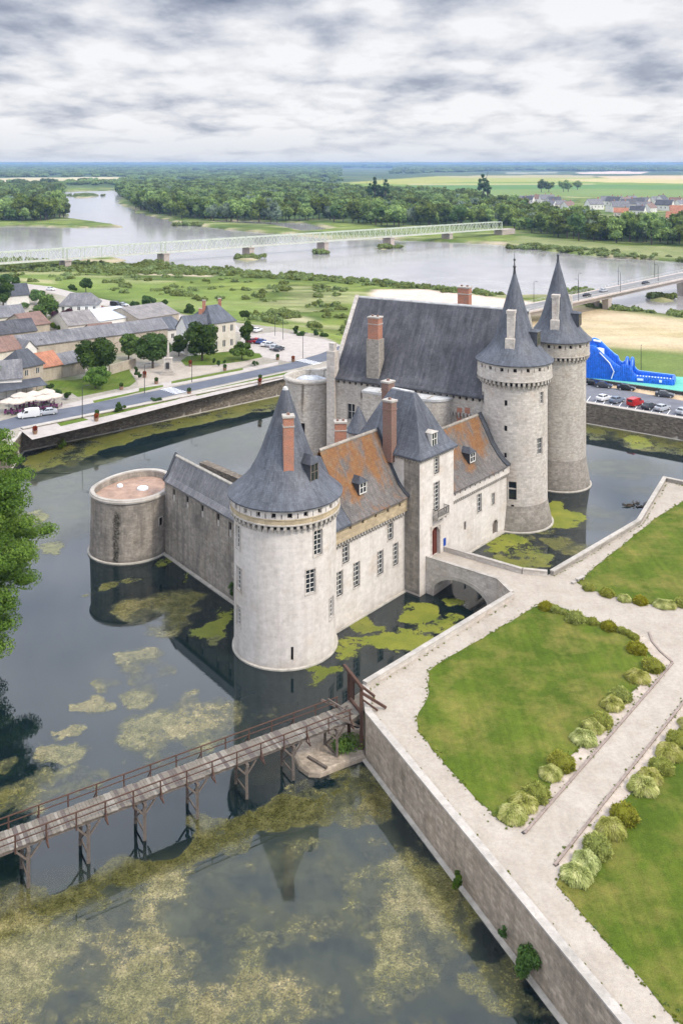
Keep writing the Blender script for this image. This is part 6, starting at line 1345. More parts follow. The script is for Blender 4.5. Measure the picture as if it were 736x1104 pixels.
psheet('grass_verge', [(60, 455), (88, 449.8), (96, 452.5), (66, 459.5)], TZ + .018, 'verge', 'short grass patch beside the quay wall'); psheet('grass_verge', [(104, 451), (190, 431), (205, 426), (205, 424.2), (190, 427.5), (104, 447.6)], TZ + .018, 'verge', 'long grass verge between road and quay wall'); psheet('grass_verge', [(210, 423), (322, 398.3), (322, 400.8), (212, 426.8)], TZ + .018, 'verge', 'grass verge between road and quay wall near the keep')
psheet('town_lawn', [(52, 411), (80, 409.5), (120, 403), (140, 395.5), (140, 400), (147, 411), (140, 416.5), (84, 428), (78, 424), (60, 424)], TZ + .014, 'verge', 'bright green town lawn with trees'); psheet('town_lawn', [(195, 389), (205, 382), (255, 378.5), (280, 381), (283, 385), (262, 389.5), (230, 393.5), (200, 394)], TZ + .014, 'verge', 'green lawn before the house with brick chimneys')
psheet('gravel_square', [(140, 394), (195, 391), (200, 395), (232, 394), (285, 385), (262, 395.5), (185, 410.5), (150, 417), (148, 410), (141, 400)], TZ + .008, 'gravel', 'pale gravel square around the war memorial')
psheet('paved_square', [(255, 375), (262, 362), (300, 357.5), (350, 366), (372, 374), (350, 380), (312, 390), (284, 385)], TZ + .008, 'paving', 'pale paved square with parked cars')
psheet('river_road', [(-100, 292), (20, 305), (55, 309), (95, 319), (180, 337), (255, 351), (262, 359), (250, 357), (180, 344), (95, 325.5), (50, 314), (15, 310), (-100, 299)], TZ + .012, 'paving', 'pale road running along the river side of the town')
psheet('parking_lot', [(560, 405), (626, 412.5), (736, 432), (800, 443), (800, 470), (736, 452), (626, 431.5), (560, 418)], TZ + .010, 'parking', 'asphalt car park on the quay'); psheet('sandy_strip', [(560, 402), (626, 409.4), (736, 427), (800, 438), (800, 443), (736, 432), (626, 412.5), (560, 405)], TZ + .014, 'sandpave', 'sandy strip behind the car park')
psheet('sports_mat', [(624, 399.5), (676, 402), (736, 406.5), (850, 417), (850, 437), (736, 422.5), (676, 413.5), (624, 406.5)], TZ + .016, 'turf', 'teal mat under the inflatable slide')
m = MB()
for x in np.arange(632, 760, 8.6):
    y0_, y1_ = 427.2 + (x - 632) * .172, 433.2 + (x - 632) * .172; a = at(x + 4, y0_, TZ); b = at(x - 1, y1_ + 1, TZ)
    d = (b - a).normalized() * .07; q = Vector((-d.y, d.x, 0)); m.quad(*[Vector((p.x, p.y, TZ + .016)) for p in (a - q, a + q, b + q, b - q)])
o = m.build('parking_lines', M['paint']); tag(o, 'white bay lines of the quay car park', None, None, 'structure')
m = MB()
rdv = (at(206, 419, TZ) - at(100, 441, TZ)).normalized(); rpv = Vector((-rdv.y, rdv.x, 0))
for (x, y, k_) in ((187, 421, 7), (333, 390, 8)):
    c_ = at(x, y, TZ)
    for i in range(k_): o_ = c_ + rpv * ((i - (k_ - 1) / 2) * .95); m.quad(*[Vector((p.x, p.y, TZ + .016)) for p in (o_ - rdv * 1.6 - rpv * .2, o_ + rdv * 1.6 - rpv * .2, o_ + rdv * 1.6 + rpv * .2, o_ - rdv * 1.6 + rpv * .2)])
o = m.build('road_markings', M['paint']); tag(o, 'white crossing stripes on the quay road', None, None, 'structure')

# ================================================================ HOUSES
HG = 'houses and barns of the town'
def house(a, b, depth, eave, ridge, wall, roof, label, hip=0.0, nw=0, floors=1, chim=0, name='house', z=TZ, cat='house', over=.35, axis='front', mansard=False, winh=1.3, group=HG, world=False):
    A = Vector(a) if world else at(*a, z); B_ = Vector(b) if world else at(*b, z); d = B_ - A; d.z = 0; Lh = d.length; P0 = planeP((A.x, A.y), (d.x, d.y)); P = lambda u, zz, dep=0.0: P0(u, zz + z, dep)
    c = P(Lh / 2, 0, depth / 2); H = thing(name, c, label, cat, group)
    ops = []
    if nw:
        fh = eave / floors
        for fl in range(floors):
            for i in range(nw): u = Lh * (i + .5) / nw; zc = fh * fl + fh * .55; ops.append((u - .5, u + .5, zc - winh / 2, zc + winh / 2))
    m = MB(); m.skin(P, [0, Lh], [-.3, eave], ops, 0, .2); 
    Pl = lambda u, zz, dep=0.0: P(dep, zz, depth - u); Prr = lambda u, zz, dep=0.0: P(Lh - dep, zz, u)
    m.skin(Pl, [0, depth], [-.3, eave]); nr_ = max(0, int(depth / 4)) if nw else 0; ops2 = [(depth * (i + .5) / nr_ - .5, depth * (i + .5) / nr_ + .5, eave / floors * fl + eave / floors * .55 - winh / 2, eave / floors * fl + eave / floors * .55 + winh / 2) for i in range(nr_) for fl in range(floors)]
    m.skin(Prr, [0, depth], [-.3, eave], ops2, 0, .2); m.quad(P(Lh, -.3, depth), P(0, -.3, depth), P(0, eave, depth), P(Lh, eave, depth))
    if axis == 'front':
        pr = [(-over, eave - .15), (depth / 2, ridge), (depth + over, eave - .15)]
        if hip == 0:
            for uu, fl in ((0.0, True), (Lh, False)): gable_fill(m, P, uu, [(0, eave), (depth / 2, ridge - .15), (depth, eave)], eave - .02, 0, fl)
        m.build('wall', M[wall], H); r = MB()
        if hip == 0: roof_gable(r, P, -.25, Lh + .25, pr, .15)
        else:
            o_ = over; k = hip
            r.rings([[P(-o_, eave - .1, -o_), P(Lh + o_, eave - .1, -o_), P(Lh + o_, eave - .1, depth + o_), P(-o_, eave - .1, depth + o_)], [P(-o_, eave, -o_), P(Lh + o_, eave, -o_), P(Lh + o_, eave, depth + o_), P(-o_, eave, depth + o_)], [P(k, ridge, depth / 2 - .1), P(Lh - k, ridge, depth / 2 - .1), P(Lh - k, ridge, depth / 2 + .1), P(k, ridge, depth / 2 + .1)]], 0, True, True)
        RO = r.build('roof', M[roof], H)
    else:
        pr = [(-over, eave - .15), (Lh / 2, ridge), (Lh + over, eave - .15)]; Ps = lambda u, zz, dep=0.0: P(dep, zz, u)
        for uu, fl in ((0.0, False), (depth, True)): gable_fill(m, Ps, uu, [(0, eave), (Lh / 2, ridge - .15), (Lh, eave)], eave - .02, 0, fl)
        m.build('wall', M[wall], H); r = MB(); roof_gable(r, Ps, -.25, depth + .25, pr, .15); RO = r.build('roof', M[roof], H)
    for o in ops:
        g = MB(); a_, b_, c_, d_ = o; g.quad(P(a_, c_, .15), P(b_, c_, .15), P(b_, d_, .15), P(a_, d_, .15)); w = g.build('window', M['glass'], H); f = MB(); t = .09
        f.pbox(P, (a_ + b_) / 2 - .05, (a_ + b_) / 2 + .05, c_, d_, .08, .145); f.pbox(P, a_, a_ + t, c_, d_, .08, .146); f.pbox(P, b_ - t, b_, c_, d_, .08, .146); f.build('frame', M['white'], w)
    for o in ops2:
        g = MB(); a_, b_, c_, d_ = o; g.quad(Prr(a_, c_, .15), Prr(b_, c_, .15), Prr(b_, d_, .15), Prr(a_, d_, .15)); g.build('window', M['glass'], H)
    for i in range(chim):
        q = MB(); uu = Lh * (.16 + .68 * i / max(1, chim - 1)) if chim > 1 else Lh * .8
        if axis != 'front': pc = P(Lh / 2, 0, depth * (.15 + .6 * i))
        else: pc = P(uu, 0, depth / 2 + .4)
        q.box((pc.x, pc.y, z + (eave + ridge) / 2), .9, .7, (ridge - eave) / 2 + 1.5); q.box((pc.x, pc.y, z + ridge + 1.5), 1.0, .8, .15, mi=1); q.build('chimney', [M['brick'], M['coping']], RO)
    return H
house((-40, 434), (24, 428), 8, 4.6, 8.0, 'whiteplaster', 'slategrey', 'white fronted house with grey roof behind the parasols, at the left edge', nw=7, winh=1.5)
house((23, 425), (47, 419), 8, 6.0, 9.5, 'oldplaster', 'slatedark', 'dark slate house between the white fronted house and the orange roofed one', nw=2, floors=2, hip=1.5)
house((44, 412), (67, 407.5), 9, 3.6, 6.4, 'oldplaster', 'tile', 'low house with a bright orange tiled roof beside the town lawn')
house((67.4, 407.3), (92, 402), 8, 3.4, 5.4, 'oldplaster', 'slategrey', 'low grey roofed extension to the right of the orange roofed house')
m = MB(); A_, B_ = at(44, 411.9, TZ), at(91, 402, TZ); Pw = planeP((A_.x, A_.y), ((B_ - A_).x, (B_ - A_).y)); Lw = (B_ - A_).length
for i in range(5): m.pbox(Pw, Lw * i / 5 + .12, Lw * (i + 1) / 5 - .12, TZ + 1.6, TZ + 3.2, -.1, -.02)
o = m.build('white_panels', M['white']); tag(o, 'row of white panels along the wall under the orange and grey roofs', 'panel')
house((-14, 404), (24, 397), 10, 5.4, 8.2, 'plaster', 'tilebrown', 'brown tiled house at the left edge, behind the white fronted house')
house((24, 398), (40, 394.5), 10, 4.6, 7.2, 'whiteplaster', 'slategrey', 'small pale gabled house between the brown tiled house and the long barn', axis='side')
house((36, 393), (52, 390), 9, 4.6, 6.6, 'plaster', 'slategrey', 'second small pale gabled house in front of the long barn', axis='side')
house((8, 398), (181, 373), 8.5, 5.4, 7.8, 'oldplaster', 'slategrey', 'very long stained barn with a mossy grey roof crossing behind the trees', name='long_barn', cat='barn')
house((64, 345), (106, 344), 9, 4.9, 8.6, 'whiteplaster', 'slategrey', 'white house with grey hipped roof near the river road', hip=3.0, nw=5, floors=2, winh=1.2)
house((108, 357), (150, 350), 22, 3.4, 5.2, 'whiteplaster', 'metalroof', 'wide shed with a pale blue sheet metal roof', name='shed', cat='shed')
house((150, 355), (193, 348), 20, 3.4, 6.0, 'oldplaster', 'fibre', 'barn with a brown and white streaked roof, right of the pale metal shed', name='barn', cat='barn')
house((74, 362), (107, 358), 16, 3.2, 6.2, 'plaster', 'fibre', 'grey brown gabled barn below the white house', name='barn', cat='barn')
house((163, 374), (200, 369), 8, 4.4, 7.6, 'whiteplaster', 'slate', 'blue slate roofed house behind the memorial tree', hip=2.5, nw=4)
house((229, 381), (254, 377), 12, 8.4, 12.6, 'plaster', 'slate', 'tall cream house with steep slate roof and three brick chimneys', hip=2.0, nw=3, floors=2, chim=2, winh=1.8)
house((203, 384), (228.5, 381), 9, 6.8, 10.6, 'whiteplaster', 'slate', 'white wing attached to the left of the tall cream house', nw=3, floors=2, hip=0, chim=1)
house((8, 331), (32, 329), 9, 4.2, 8.0, 'whiteplaster', 'slatedark', 'white cottage with dark roof at the upper left, near the two round trees', axis='front')
house((-22, 356), (28, 351), 12, 3.6, 6.4, 'plaster', 'slategrey', 'pale grey roofed house at the left edge below the dark tree')
house((28, 364), (54, 360), 13, 3.6, 6.6, 'oldplaster', 'tilebrown', 'brown roofed outbuilding left of the purple tree')
house((-30, 379), (40, 370), 10, 4.0, 7.0, 'oldplaster', 'slatebig', 'dull grey roofed building at the left edge behind the spreading tree')
house((100, 372), (125, 369), 8, 3.6, 5.6, 'whiteplaster', 'tilebrown', 'small brown roofed outbuilding behind the long barn')
# garden wall by the lawn
m = MB(); A_, B_ = at(118, 404, TZ), at(146, 396, TZ); m.bar(Vector((A_.x, A_.y, TZ + 1.2)), Vector((B_.x, B_.y, TZ + 1.2)), .4, 2.4); o = m.build('garden_wall', M['oldplaster']); tag(o, 'short stained garden wall behind the town lawn', 'wall')
# awning and parasols of the cafe
A_, B_ = at(-6, 436, TZ), at(50, 427, TZ); Pa = planeP((A_.x, A_.y), ((B_ - A_).x, (B_ - A_).y)); La = (B_ - A_).length; AW = thing('cafe_awning', A_, 'long dark grey awning roof behind the cream parasols', 'awning')
m = MB(); m.hexa([Pa(0, TZ + 2.7, -1), Pa(La, TZ + 2.7, -1), Pa(La, TZ + 3.5, 4), Pa(0, TZ + 3.5, 4), Pa(0, TZ + 2.85, -1), Pa(La, TZ + 2.85, -1), Pa(La, TZ + 3.65, 4), Pa(0, TZ + 3.65, 4)]); m.build('roof', M['slatedark'], AW)
m = MB(); 
for i in range(6): p = Pa(La * i / 5 * .98 + .1, TZ, -.8); m.tube([p, p + Vector((0, 0, 2.7))], .06, 6)
m.build('posts', M['iron'], AW)
def parasol():
    T = thing('parasol', (0, 0, 0), 'x', 'parasol', 'cream parasols on the cafe terrace'); m = MB(); r = 2.0; n_ = 8; top = Vector((0, 0, 3.3)); ring = [Vector((r * math.cos(t * math.pi / 4), r * math.sin(t * math.pi / 4), 2.55)) for t in range(8)]; low = [p - Vector((0, 0, .22)) for p in ring]
    for i in range(8): j = (i + 1) % 8; m.poly((ring[i], ring[j], top)); m.quad(low[i], low[j], ring[j], ring[i])
    m.build('canopy', M['canvas'], T); m = MB(); m.tube([(0, 0, 0), (0, 0, 3.35)], .04, 6); m.build('pole', M['iron'], T); m = MB(); m.revolve(0, 0, [(.35, 0), (.35, .08), (.05, .1)], 10); m.build('base', M['iron'], T); return T
pz = [(10, 441, 'first parasol from the left in the front row'), (18, 441.5, 'second parasol from the left in the front row'), (31, 438.5, 'third parasol from the left in the front row'), (46, 437.5, 'fourth parasol from the left in the front row'), (58, 435, 'rightmost parasol in the front row'), (22, 434.5, 'leftmost parasol of the back row, by the awning'), (36, 433, 'middle parasol of the back row, by the awning'), (50, 430.5, 'rightmost parasol of the back row, by the awning')]
pr0 = parasol()
for i, (x, y, lab) in enumerate(pz):
    p = at(x, y + 4, TZ); o = pr0 if i == 0 else dup(pr0); o.location = p; o.rotation_euler = (0, 0, i * .7); o['label'] = 'cream cafe ' + lab
def table():
    T = thing('cafe_table', (0, 0, 0), 'plum coloured cafe table under the cream parasols', 'table', 'cafe tables'); m = MB(); m.revolve(0, 0, [(.0, .74), (.45, .74), (.45, .77), (.0, .78)], 12); m.build('top', M['purple'], T); m = MB(); m.tube([(0, 0, 0), (0, 0, .74)], .05, 6); m.revolve(0, 0, [(.28, 0), (.28, .05), (.04, .06)], 10); m.build('leg', M['iron'], T); return T
def chair():
    T = thing('cafe_chair', (0, 0, 0), 'plum coloured cafe chair under the cream parasols', 'chair', 'cafe chairs'); m = MB(); m.box((0, 0, .42), .46, .46, .06); m.build('seat', M['purple'], T); m = MB(); m.box((0, .22, .46), .46, .05, .5); m.build('backrest', M['purple'], T)
    for a in (-.19, .19):
        for b in (-.19, .19): m = MB(); m.box((a, b, 0), .04, .04, .42); m.build('leg', M['iron'], T)
    return T
t0, c0 = table(), chair(); rs = random.Random(77); ft = fc_ = True
for i, (x, y, lab) in enumerate(pz):
    for q in range(2):
        p = at(x + q * 5 - 1, y + 5.5 - q * 1.2, TZ); o = t0 if ft else dup(t0); ft = False; o.location = p
        for w in range(3): a = w * 2.1 + rs.random(); o = c0 if fc_ else dup(c0); fc_ = False; o.location = (p.x + .8 * math.cos(a), p.y + .8 * math.sin(a), TZ); o.rotation_euler = (0, 0, a - math.pi / 2)

# memorial
p = at(181.5, 403.5, TZ); WM = thing('war_memorial', p, 'stone war memorial with stepped base and tall pale shaft on the gravel square', 'memorial')
m = MB(); m.box((p.x, p.y, TZ), 3.4, 3.0, .5); m.box((p.x, p.y, TZ + .5), 2.8, 2.4, .5); m.build('steps', M['coping'], WM); m = MB(); m.box((p.x, p.y, TZ + 1), 2.1, 1.6, 3.0, 0, 0, .88); m.box((p.x, p.y, TZ + 4), 2.1, 1.6, .25); m.build('pedestal', M['ashlar'], WM)
m = MB(); m.box((p.x, p.y, TZ + 4.25), .55, .5, 4.2, 0, 0, .6); m.build('shaft', M['ashlar'], WM); m = MB(); m.box((p.x, p.y - .95, TZ + 1.6), .9, .14, 1.6); m.build('dark_plaque', M['iron'], WM)
# street furniture
def lamp(h=6.5):
    T = thing('street_lamp', (0, 0, 0), 'x', 'street lamp', 'street lamps'); m = MB(); m.tube([(0, 0, 0), (0, 0, h), (.3, 0, h + .4), (.9, 0, h + .45)], [.09, .06, .05, .04], 6); m.build('pole', M['iron'], T); m = MB(); m.box((1.1, 0, h + .36), .7, .25, .12); m.build('lamp_head', M['iron'], T); return T
l0 = lamp()
for i, (x, y, lab) in enumerate(((89, 451, 'dark street lamp by the quayside verge, left of the clipped bush'), (207, 412, 'street lamp on the gravel square near the memorial'), (326.5, 386, 'street lamp on the paved square near the roofless tower'), (305, 366, 'street lamp behind the parked cars'), (296.5, 362, 'street lamp at the back of the paved square'), (156, 424, 'thin street lamp on the pavement below the memorial'))):
    p = at(x, y, TZ); o = l0 if i == 0 else dup(l0); o.location = p; o['label'] = lab
def planter(mat, name='planter'):
    T = thing(name, (0, 0, 0), 'x', 'planter', 'planters along the quay road'); m = MB(); m.revolve(0, 0, [(.0, .0), (.45, 0), (.62, .8), (.66, .85), (.5, .85), (.0, .8)], 14); m.build('pot', M['pot'], T)
    C_ = [(0, 0, 1.35)]; v, f, t = leaves(260, C_, [.55], .22, 5, 1); cv, cf = blob_core(C_, [.55], .9, 1); o = np_obj('plant', np.concatenate([v, cv]), np.concatenate([f, cf + len(v)]), M[mat], T, {'tint': ('FLOAT', np.concatenate([t, np.full(len(cv), .2)]))}); return T
M['redflower'] = foliage('red flowers', (.05, .07, .01), (.28, .06, .02), (.45, .14, .04)); pg, pf = planter('leafdark'), planter('redflower')
PLL = [(104.8, 450, 0, 'left of the clipped roadside bush'), (168.7, 414, 0, 'on the pavement below the memorial'), (156, 407, 1, 'left of the memorial'), (205.4, 395, 1, 'on the lawn edge right of the memorial'), (242.5, 399.5, 0, 'right of the two slim shrubs'), (280.5, 411, 0, 'beside the quay wall nearest the castle tower cone'), (299.3, 388, 0, 'on the pavement near the zebra crossing'), (204, 425.5, 0, 'at the quay wall below the memorial'), (280, 415, 1, 'with red flowers by the quay wall nearest the keep'), (316, 390, 1, 'at the edge of the paved square'), (38, 468, 1, 'at the left end of the quay wall'), (131, 420, 0, 'at the corner of the town lawn'), (104, 454, 1, 'on the quayside left of the clipped bush')]
ug = uf = False
for (x, y, k, lab) in PLL:
    p = at(x, y, TZ)
    if k: o = pf if not uf else dup(pf); uf = True
    else: o = pg if not ug else dup(pg); ug = True
    o.location = p; o.scale = (.85,) * 3; o['label'] = ('red flower planter ' if k else 'green ball planter ') + lab

# ================================================================ VEHICLES
def lerp3(st, x):
    for (a, b) in zip(st, st[1:]):
        if a[0] <= x <= b[0]: t = (x - a[0]) / (b[0] - a[0]); return [p + (q - p) * t for p, q in zip(a[1:], b[1:])]
    return st[-1][1:]
def car(paint, kind='car'):
    T = thing('parked_car', (0, 0, 0), 'x', 'car', 'x')
    if kind == 'van': body = [(-2.2, .45, 1.05, .84), (-2.15, .30, 1.75, .9), (-.2, .28, 1.85, .92), (.75, .28, 1.72, .9), (1.25, .28, 1.12, .88), (2.0, .30, .95, .84), (2.2, .42, .75, .74)]; glass = [(-2.0, 1.12, 1.60, .93), (1.0, 1.12, 1.52, .915)]; L_ = 2.2
    else: body = [(-2.1, .45, .82, .70), (-2.0, .32, .98, .82), (-1.3, .28, 1.0, .88), (0, .27, .98, .89), (1.0, .28, .94, .87), (1.8, .32, .80, .80), (2.1, .42, .62, .66)]; L_ = 2.1
    m = MB(); rg = []
    for (x, lo, hi, hw_) in body: rg.append([Vector((x, -hw_, lo)), Vector((x, hw_, lo)), Vector((x, hw_ * 1.02, (lo + hi) / 2)), Vector((x, hw_ * .9, hi)), Vector((x, -hw_ * .9, hi)), Vector((x, -hw_ * 1.02, (lo + hi) / 2))])
    m.rings(rg, 0, True, True)
    if kind != 'van': 
        m.rings([[Vector((-1.45, -.74, .96)), Vector((.85, -.74, .94)), Vector((.85, .74, .94)), Vector((-1.45, .74, .96))], [Vector((-1.1, -.6, 1.38)), Vector((.15, -.6, 1.40)), Vector((.15, .6, 1.40)), Vector((-1.1, .6, 1.38))], [Vector((-.9, -.5, 1.43)), Vector((.0, -.5, 1.44)), Vector((.0, .5, 1.44)), Vector((-.9, .5, 1.43))]], 0, True)
    m.build('body', paint, T, True); m = MB()
    if kind != 'van':
        def sl(x0, x1, s):  # side glass
            a = lambda x, z, t: Vector((x, s * (.745 - .14 * (z - .96) / .42 + .012), z)); m.quad(a(x0[0], 1.0, 0), a(x0[1], 1.0, 0), a(x1[1], 1.34, 0), a(x1[0], 1.34, 0))
        for s in (-1, 1): sl((-1.3, -.42), (-1.02, -.42), s); sl((-.36, .66), (-.36, .14), s)
        m.quad(Vector((.84, -.66, .98)), Vector((.84, .66, .98)), Vector((.21, .56, 1.375)), Vector((.21, -.56, 1.375))); m.quad(Vector((-1.46, -.66, 1.0)), Vector((-1.46, .66, 1.0)), Vector((-1.16, .56, 1.34)), Vector((-1.16, -.56, 1.34)))
        for q in (0,): pass
    else:
        m.quad(Vector((1.27, -.74, 1.16)), Vector((1.27, .74, 1.16)), Vector((.81, .7, 1.66)), Vector((.81, -.7, 1.66)))
        for s in (-1, 1): m.quad(Vector((.2, s * .935, 1.15)), Vector((1.0, s * .925, 1.15)), Vector((.72, s * .90, 1.6)), Vector((.2, s * .91, 1.6)))
        m.quad(Vector((-2.21, -.6, 1.1)), Vector((-2.21, .6, 1.1)), Vector((-2.19, .6, 1.55)), Vector((-2.19, -.6, 1.55)))
    m.build('windows', M['glass'], T)
    for sx in (-1.3, 1.3):
        for sy in (-.78, .78):
            m = MB(); m.tube([(sx, sy - .1, .31), (sx, sy + .1, .31)], .31, 14); w = m.build('wheel', M['rubber'], T); m = MB(); s = 1 if sy > 0 else -1; m.tube([(sx, sy + s * .09, .31), (sx, sy + s * .115, .31)], .19, 10); m.build('rim', M['lead'], w)
    for s in (-.6, .6):
        m = MB(); m.box((L_ - .06, s, .62), .1, .26, .13); m.build('headlight', M['vinylwhite'], T); m = MB(); m.box((-L_ + .05, s, .72), .08, .22, .14); m.build('tail_light', M['redpaint'], T)
    return T
def paintm(name, c, metal=.3): n = NT(name); return n.fin(c, .25, .6, metal)
PT_ = {k: paintm(k + ' car paint', c) for k, c in dict(black=(.015, .016, .018), darkgrey=(.05, .055, .065), white=(.75, .75, .75), silver=(.42, .44, .47), red=(.45, .02, .02), blue=(.04, .08, .25), maroon=(.15, .02, .04), bluegrey=(.16, .2, .26)).items()}
cars0 = {}
def put_car(col, kind, p, rz, lab, grp, z=TZ):
    key = (col, kind); 
    if key not in cars0: cars0[key] = car(PT_[col], kind); o = cars0[key]
    else: o = dup(cars0[key])
    o.location = (p.x, p.y, z + .012); o.rotation_euler = (0, 0, rz); tag(o, lab, 'van' if kind == 'van' else 'car', grp)
qd = math.atan2((Q3 - Q2).y, (Q3 - Q2).x)
G1, G2 = 'cars in the quay car park', 'cars on the paved square'
for (col, kind, x, y, lab, r) in (('black', 'car', 638.5, 415, 'dark car parked by the sandy strip next to the keep tower', 0), ('darkgrey', 'car', 650, 417.6, 'dark car, second from the left in the back row of the car park', 0), ('black', 'car', 674.5, 420.5, 'dark car alone in the middle of the back row of the car park', 0), ('darkgrey', 'car', 716, 427.8, 'dark car at the right end of the back row of the car park', 0),
                            ('white', 'car', 650.5, 431.5, 'white car in the front row of the car park, nearest the keep tower', 1), ('bluegrey', 'car', 664.5, 433.7, 'blue grey car between the white car and the red van', 1), ('red', 'van', 684.5, 437, 'bright red van in the front row of the car park', 1), ('darkgrey', 'car', 699.5, 440.3, 'dark grey car right of the red van', 1), ('silver', 'car', 713.5, 442.3, 'silver car, second from the right in the front row', 1), ('silver', 'car', 736, 446, 'silver car cut by the right edge of the picture', 1)):
    p = at(x, y, TZ); put_car(col, kind, p, qd + (math.pi / 2 - .25 if r else .25), lab, G1)
for (col, x, y, lab) in (('maroon', 272, 369.5, 'maroon car, leftmost on the paved square'), ('red', 277, 369, 'red car, second from the left on the paved square'), ('blue', 281.5, 370, 'blue car in the middle of the paved square row'), ('white', 287, 373, 'white car, fourth in the paved square row'), ('silver', 291.5, 373.5, 'silver car, fifth in the paved square row'), ('silver', 296.5, 376.5, 'silver car at the right end of the paved square row'), ('darkgrey', 301, 378, 'dark car, nearest the road on the paved square'), ('white', 277.5, 357.5, 'white car by the river road behind the house')):
    put_car(col, 'car', at(x, y, TZ), 1.1, lab, G2)
put_car('white', 'van', at(31, 450, TZ), .45 + math.pi, 'white van on the road in front of the cafe parasols', 'vehicles on the quay road'); put_car('silver', 'car', at(51, 447, TZ), .45 + math.pi, 'silver car on the road just behind the white van', 'vehicles on the quay road')
put_car('white', 'car', at(55, 313, TZ), -.5, 'white car on the pale river road at the upper left', 'cars by the river road'); put_car('black', 'van', at(125, 330, TZ), -.5, 'dark van on the river road behind the metal shed', 'cars by the river road'); put_car('red', 'car', at(110, 334, TZ), .3, 'red car parked right of the white hipped house', 'cars by the river road'); put_car('silver', 'car', at(133, 330, TZ), -.5, 'silver car right of the dark van on the river road', 'cars by the river road')

# ================================================================ INFLATABLE SLIDE
sa, sb = at(631.5, 407, TZ), at(724.5, 415.5, TZ); dS = sb - sa; dS.z = 0; LS = dS.length; PS0 = planeP((sa.x, sa.y), (dS.x, dS.y)); PS = lambda u, z, dep=0.0: PS0(u * LS, z + TZ, dep)
SL = thing('inflatable_slide', sa, 'huge bright blue inflatable water slide with a long splash pool behind the car park', 'inflatable slide')
def hprof(t):
    pts = [(0, 8.2), (.07, 8.6), (.12, 8.2), (.2, 6.6), (.3, 4.7), (.40, 3.6), (.44, 4.3), (.50, 4.2), (.54, 2.7), (.58, 1.7), (1.0, 1.35)]
    for (a, b), (c, d) in zip(pts, pts[1:]):
        if a <= t <= c: return .93 * (b + (d - b) * (t - a) / (c - a))
    return 1.35
for dep, nm in ((0, 'near'), (5.6, 'far')):
    m = MB(); n_ = 40
    for i in range(n_): t = (i + .5) / n_; hh = hprof(t) + (1.0 if dep and t < .35 else 0); m.tube([PS(t, 0, dep), PS(t, hh - .25, dep), PS(t, hh, dep)], [.36, .36, .2], 8)
    m.build('side_wall', M['vinyl'], SL, True)
    m = MB(); m.tube([PS(t / 30, hprof(t / 30) + (1.0 if dep and t / 30 < .35 else 0) + .05, dep) for t in range(0, 31)], .15, 6); m.build('top_tube', M['vinyllight'] if dep else M['vinyl'], SL, True)
m = MB()
for i in range(30):
    t0_, t1_ = i / 30, (i + 1) / 30; f_ = lambda t: max(.4, hprof(t) - 1.3) if t < .4 else .4; m.quad(PS(t0_, f_(t0_), .2), PS(t1_, f_(t1_), .2), PS(t1_, f_(t1_), 5.4), PS(t0_, f_(t0_), 5.4), 1 if 2 < i < 11 else 0)
m.build('slide_bed', [M['vinyl'], M['vinyllight']], SL, True)
m = MB()
for dep in (1.9, 3.7): m.tube([PS(t / 30, max(.4, hprof(t / 30) - 1.3) + .3 if t / 30 < .4 else .7, dep) for t in range(2, 29)], .3, 8)
m.build('lane_divider', M['vinyl'], SL, True)
m = MB()
for u_ in (.47, .53): 
    pts = [PS(u_, 1.0 + 4.2 * math.sin(math.pi * i / 10), 5.6 * i / 10) for i in range(11)]; m.tube(pts, .42, 8)
m.build('arch', M['vinyl'], SL, True); m = MB(); m.tube([PS(1.0, .5, 0), PS(1.0, .5, 5.6)], .5, 10); m.tube([PS(1.0, 1.1, 0), PS(1.0, 1.1, 5.6)], .35, 10); m.build('end_bumper', M['vinyl'], SL, True)
m = MB(); m.hexa([PS(0, 0, .2), PS(.1, 0, .2), PS(.1, 0, 5.4), PS(0, 0, 5.4), PS(0, 7.4, .2), PS(.1, 7.4, .2), PS(.1, 7.4, 5.4), PS(0, 7.4, 5.4)]); m.build('tower_platform', M['vinyl'], SL)
m = MB(); m.pbox(PS, .60, .67, .55, 1.05, -.45, -.30); m.pbox(PS, .85, .88, .5, 1.1, -.45, -.30)
m.tube([PS(.16, 6.6, -.3), PS(.28, 4.2, -.42), PS(.33, 2.2, -.42), PS(.30, .4, -.42)], .13, 6); m.tube([PS(.05, 8.5, 5.2), PS(.14, 8.3, 5.2)], .3, 6); m.box(PS(.13, 5.4, 2.7), 2.2, 1.6, 1.6, .5)
for i in range(13): m.tube([PS(.56 + i * .034, 1.55, -.05), PS(.575 + i * .034, 1.62, -.05)], .16, 6)
m.build('white_trim', M['vinylwhite'], SL, True)
# dark fence and rail between slide and car park
m = MB(); a, b = at(600, 407.5, TZ), at(800, 436, TZ); n_ = 60
for i in range(n_): p = a.lerp(b, i / n_); m.box((p.x, p.y, TZ), .07, .07, 1.1)
m.bar(a + Vector((0, 0, 1.05)), b + Vector((0, 0, 1.05)), .05, .05); m.bar(a + Vector((0, 0, .55)), b + Vector((0, 0, .55)), .03, .8); o = m.build('mesh_fence', M['iron']); tag(o, 'low dark fence between the inflatable slide and the car park', 'fence')
o = dup(l0, at(690.5, 402, TZ), 1.2, 'thin lamp post behind the splash pool of the blue slide')

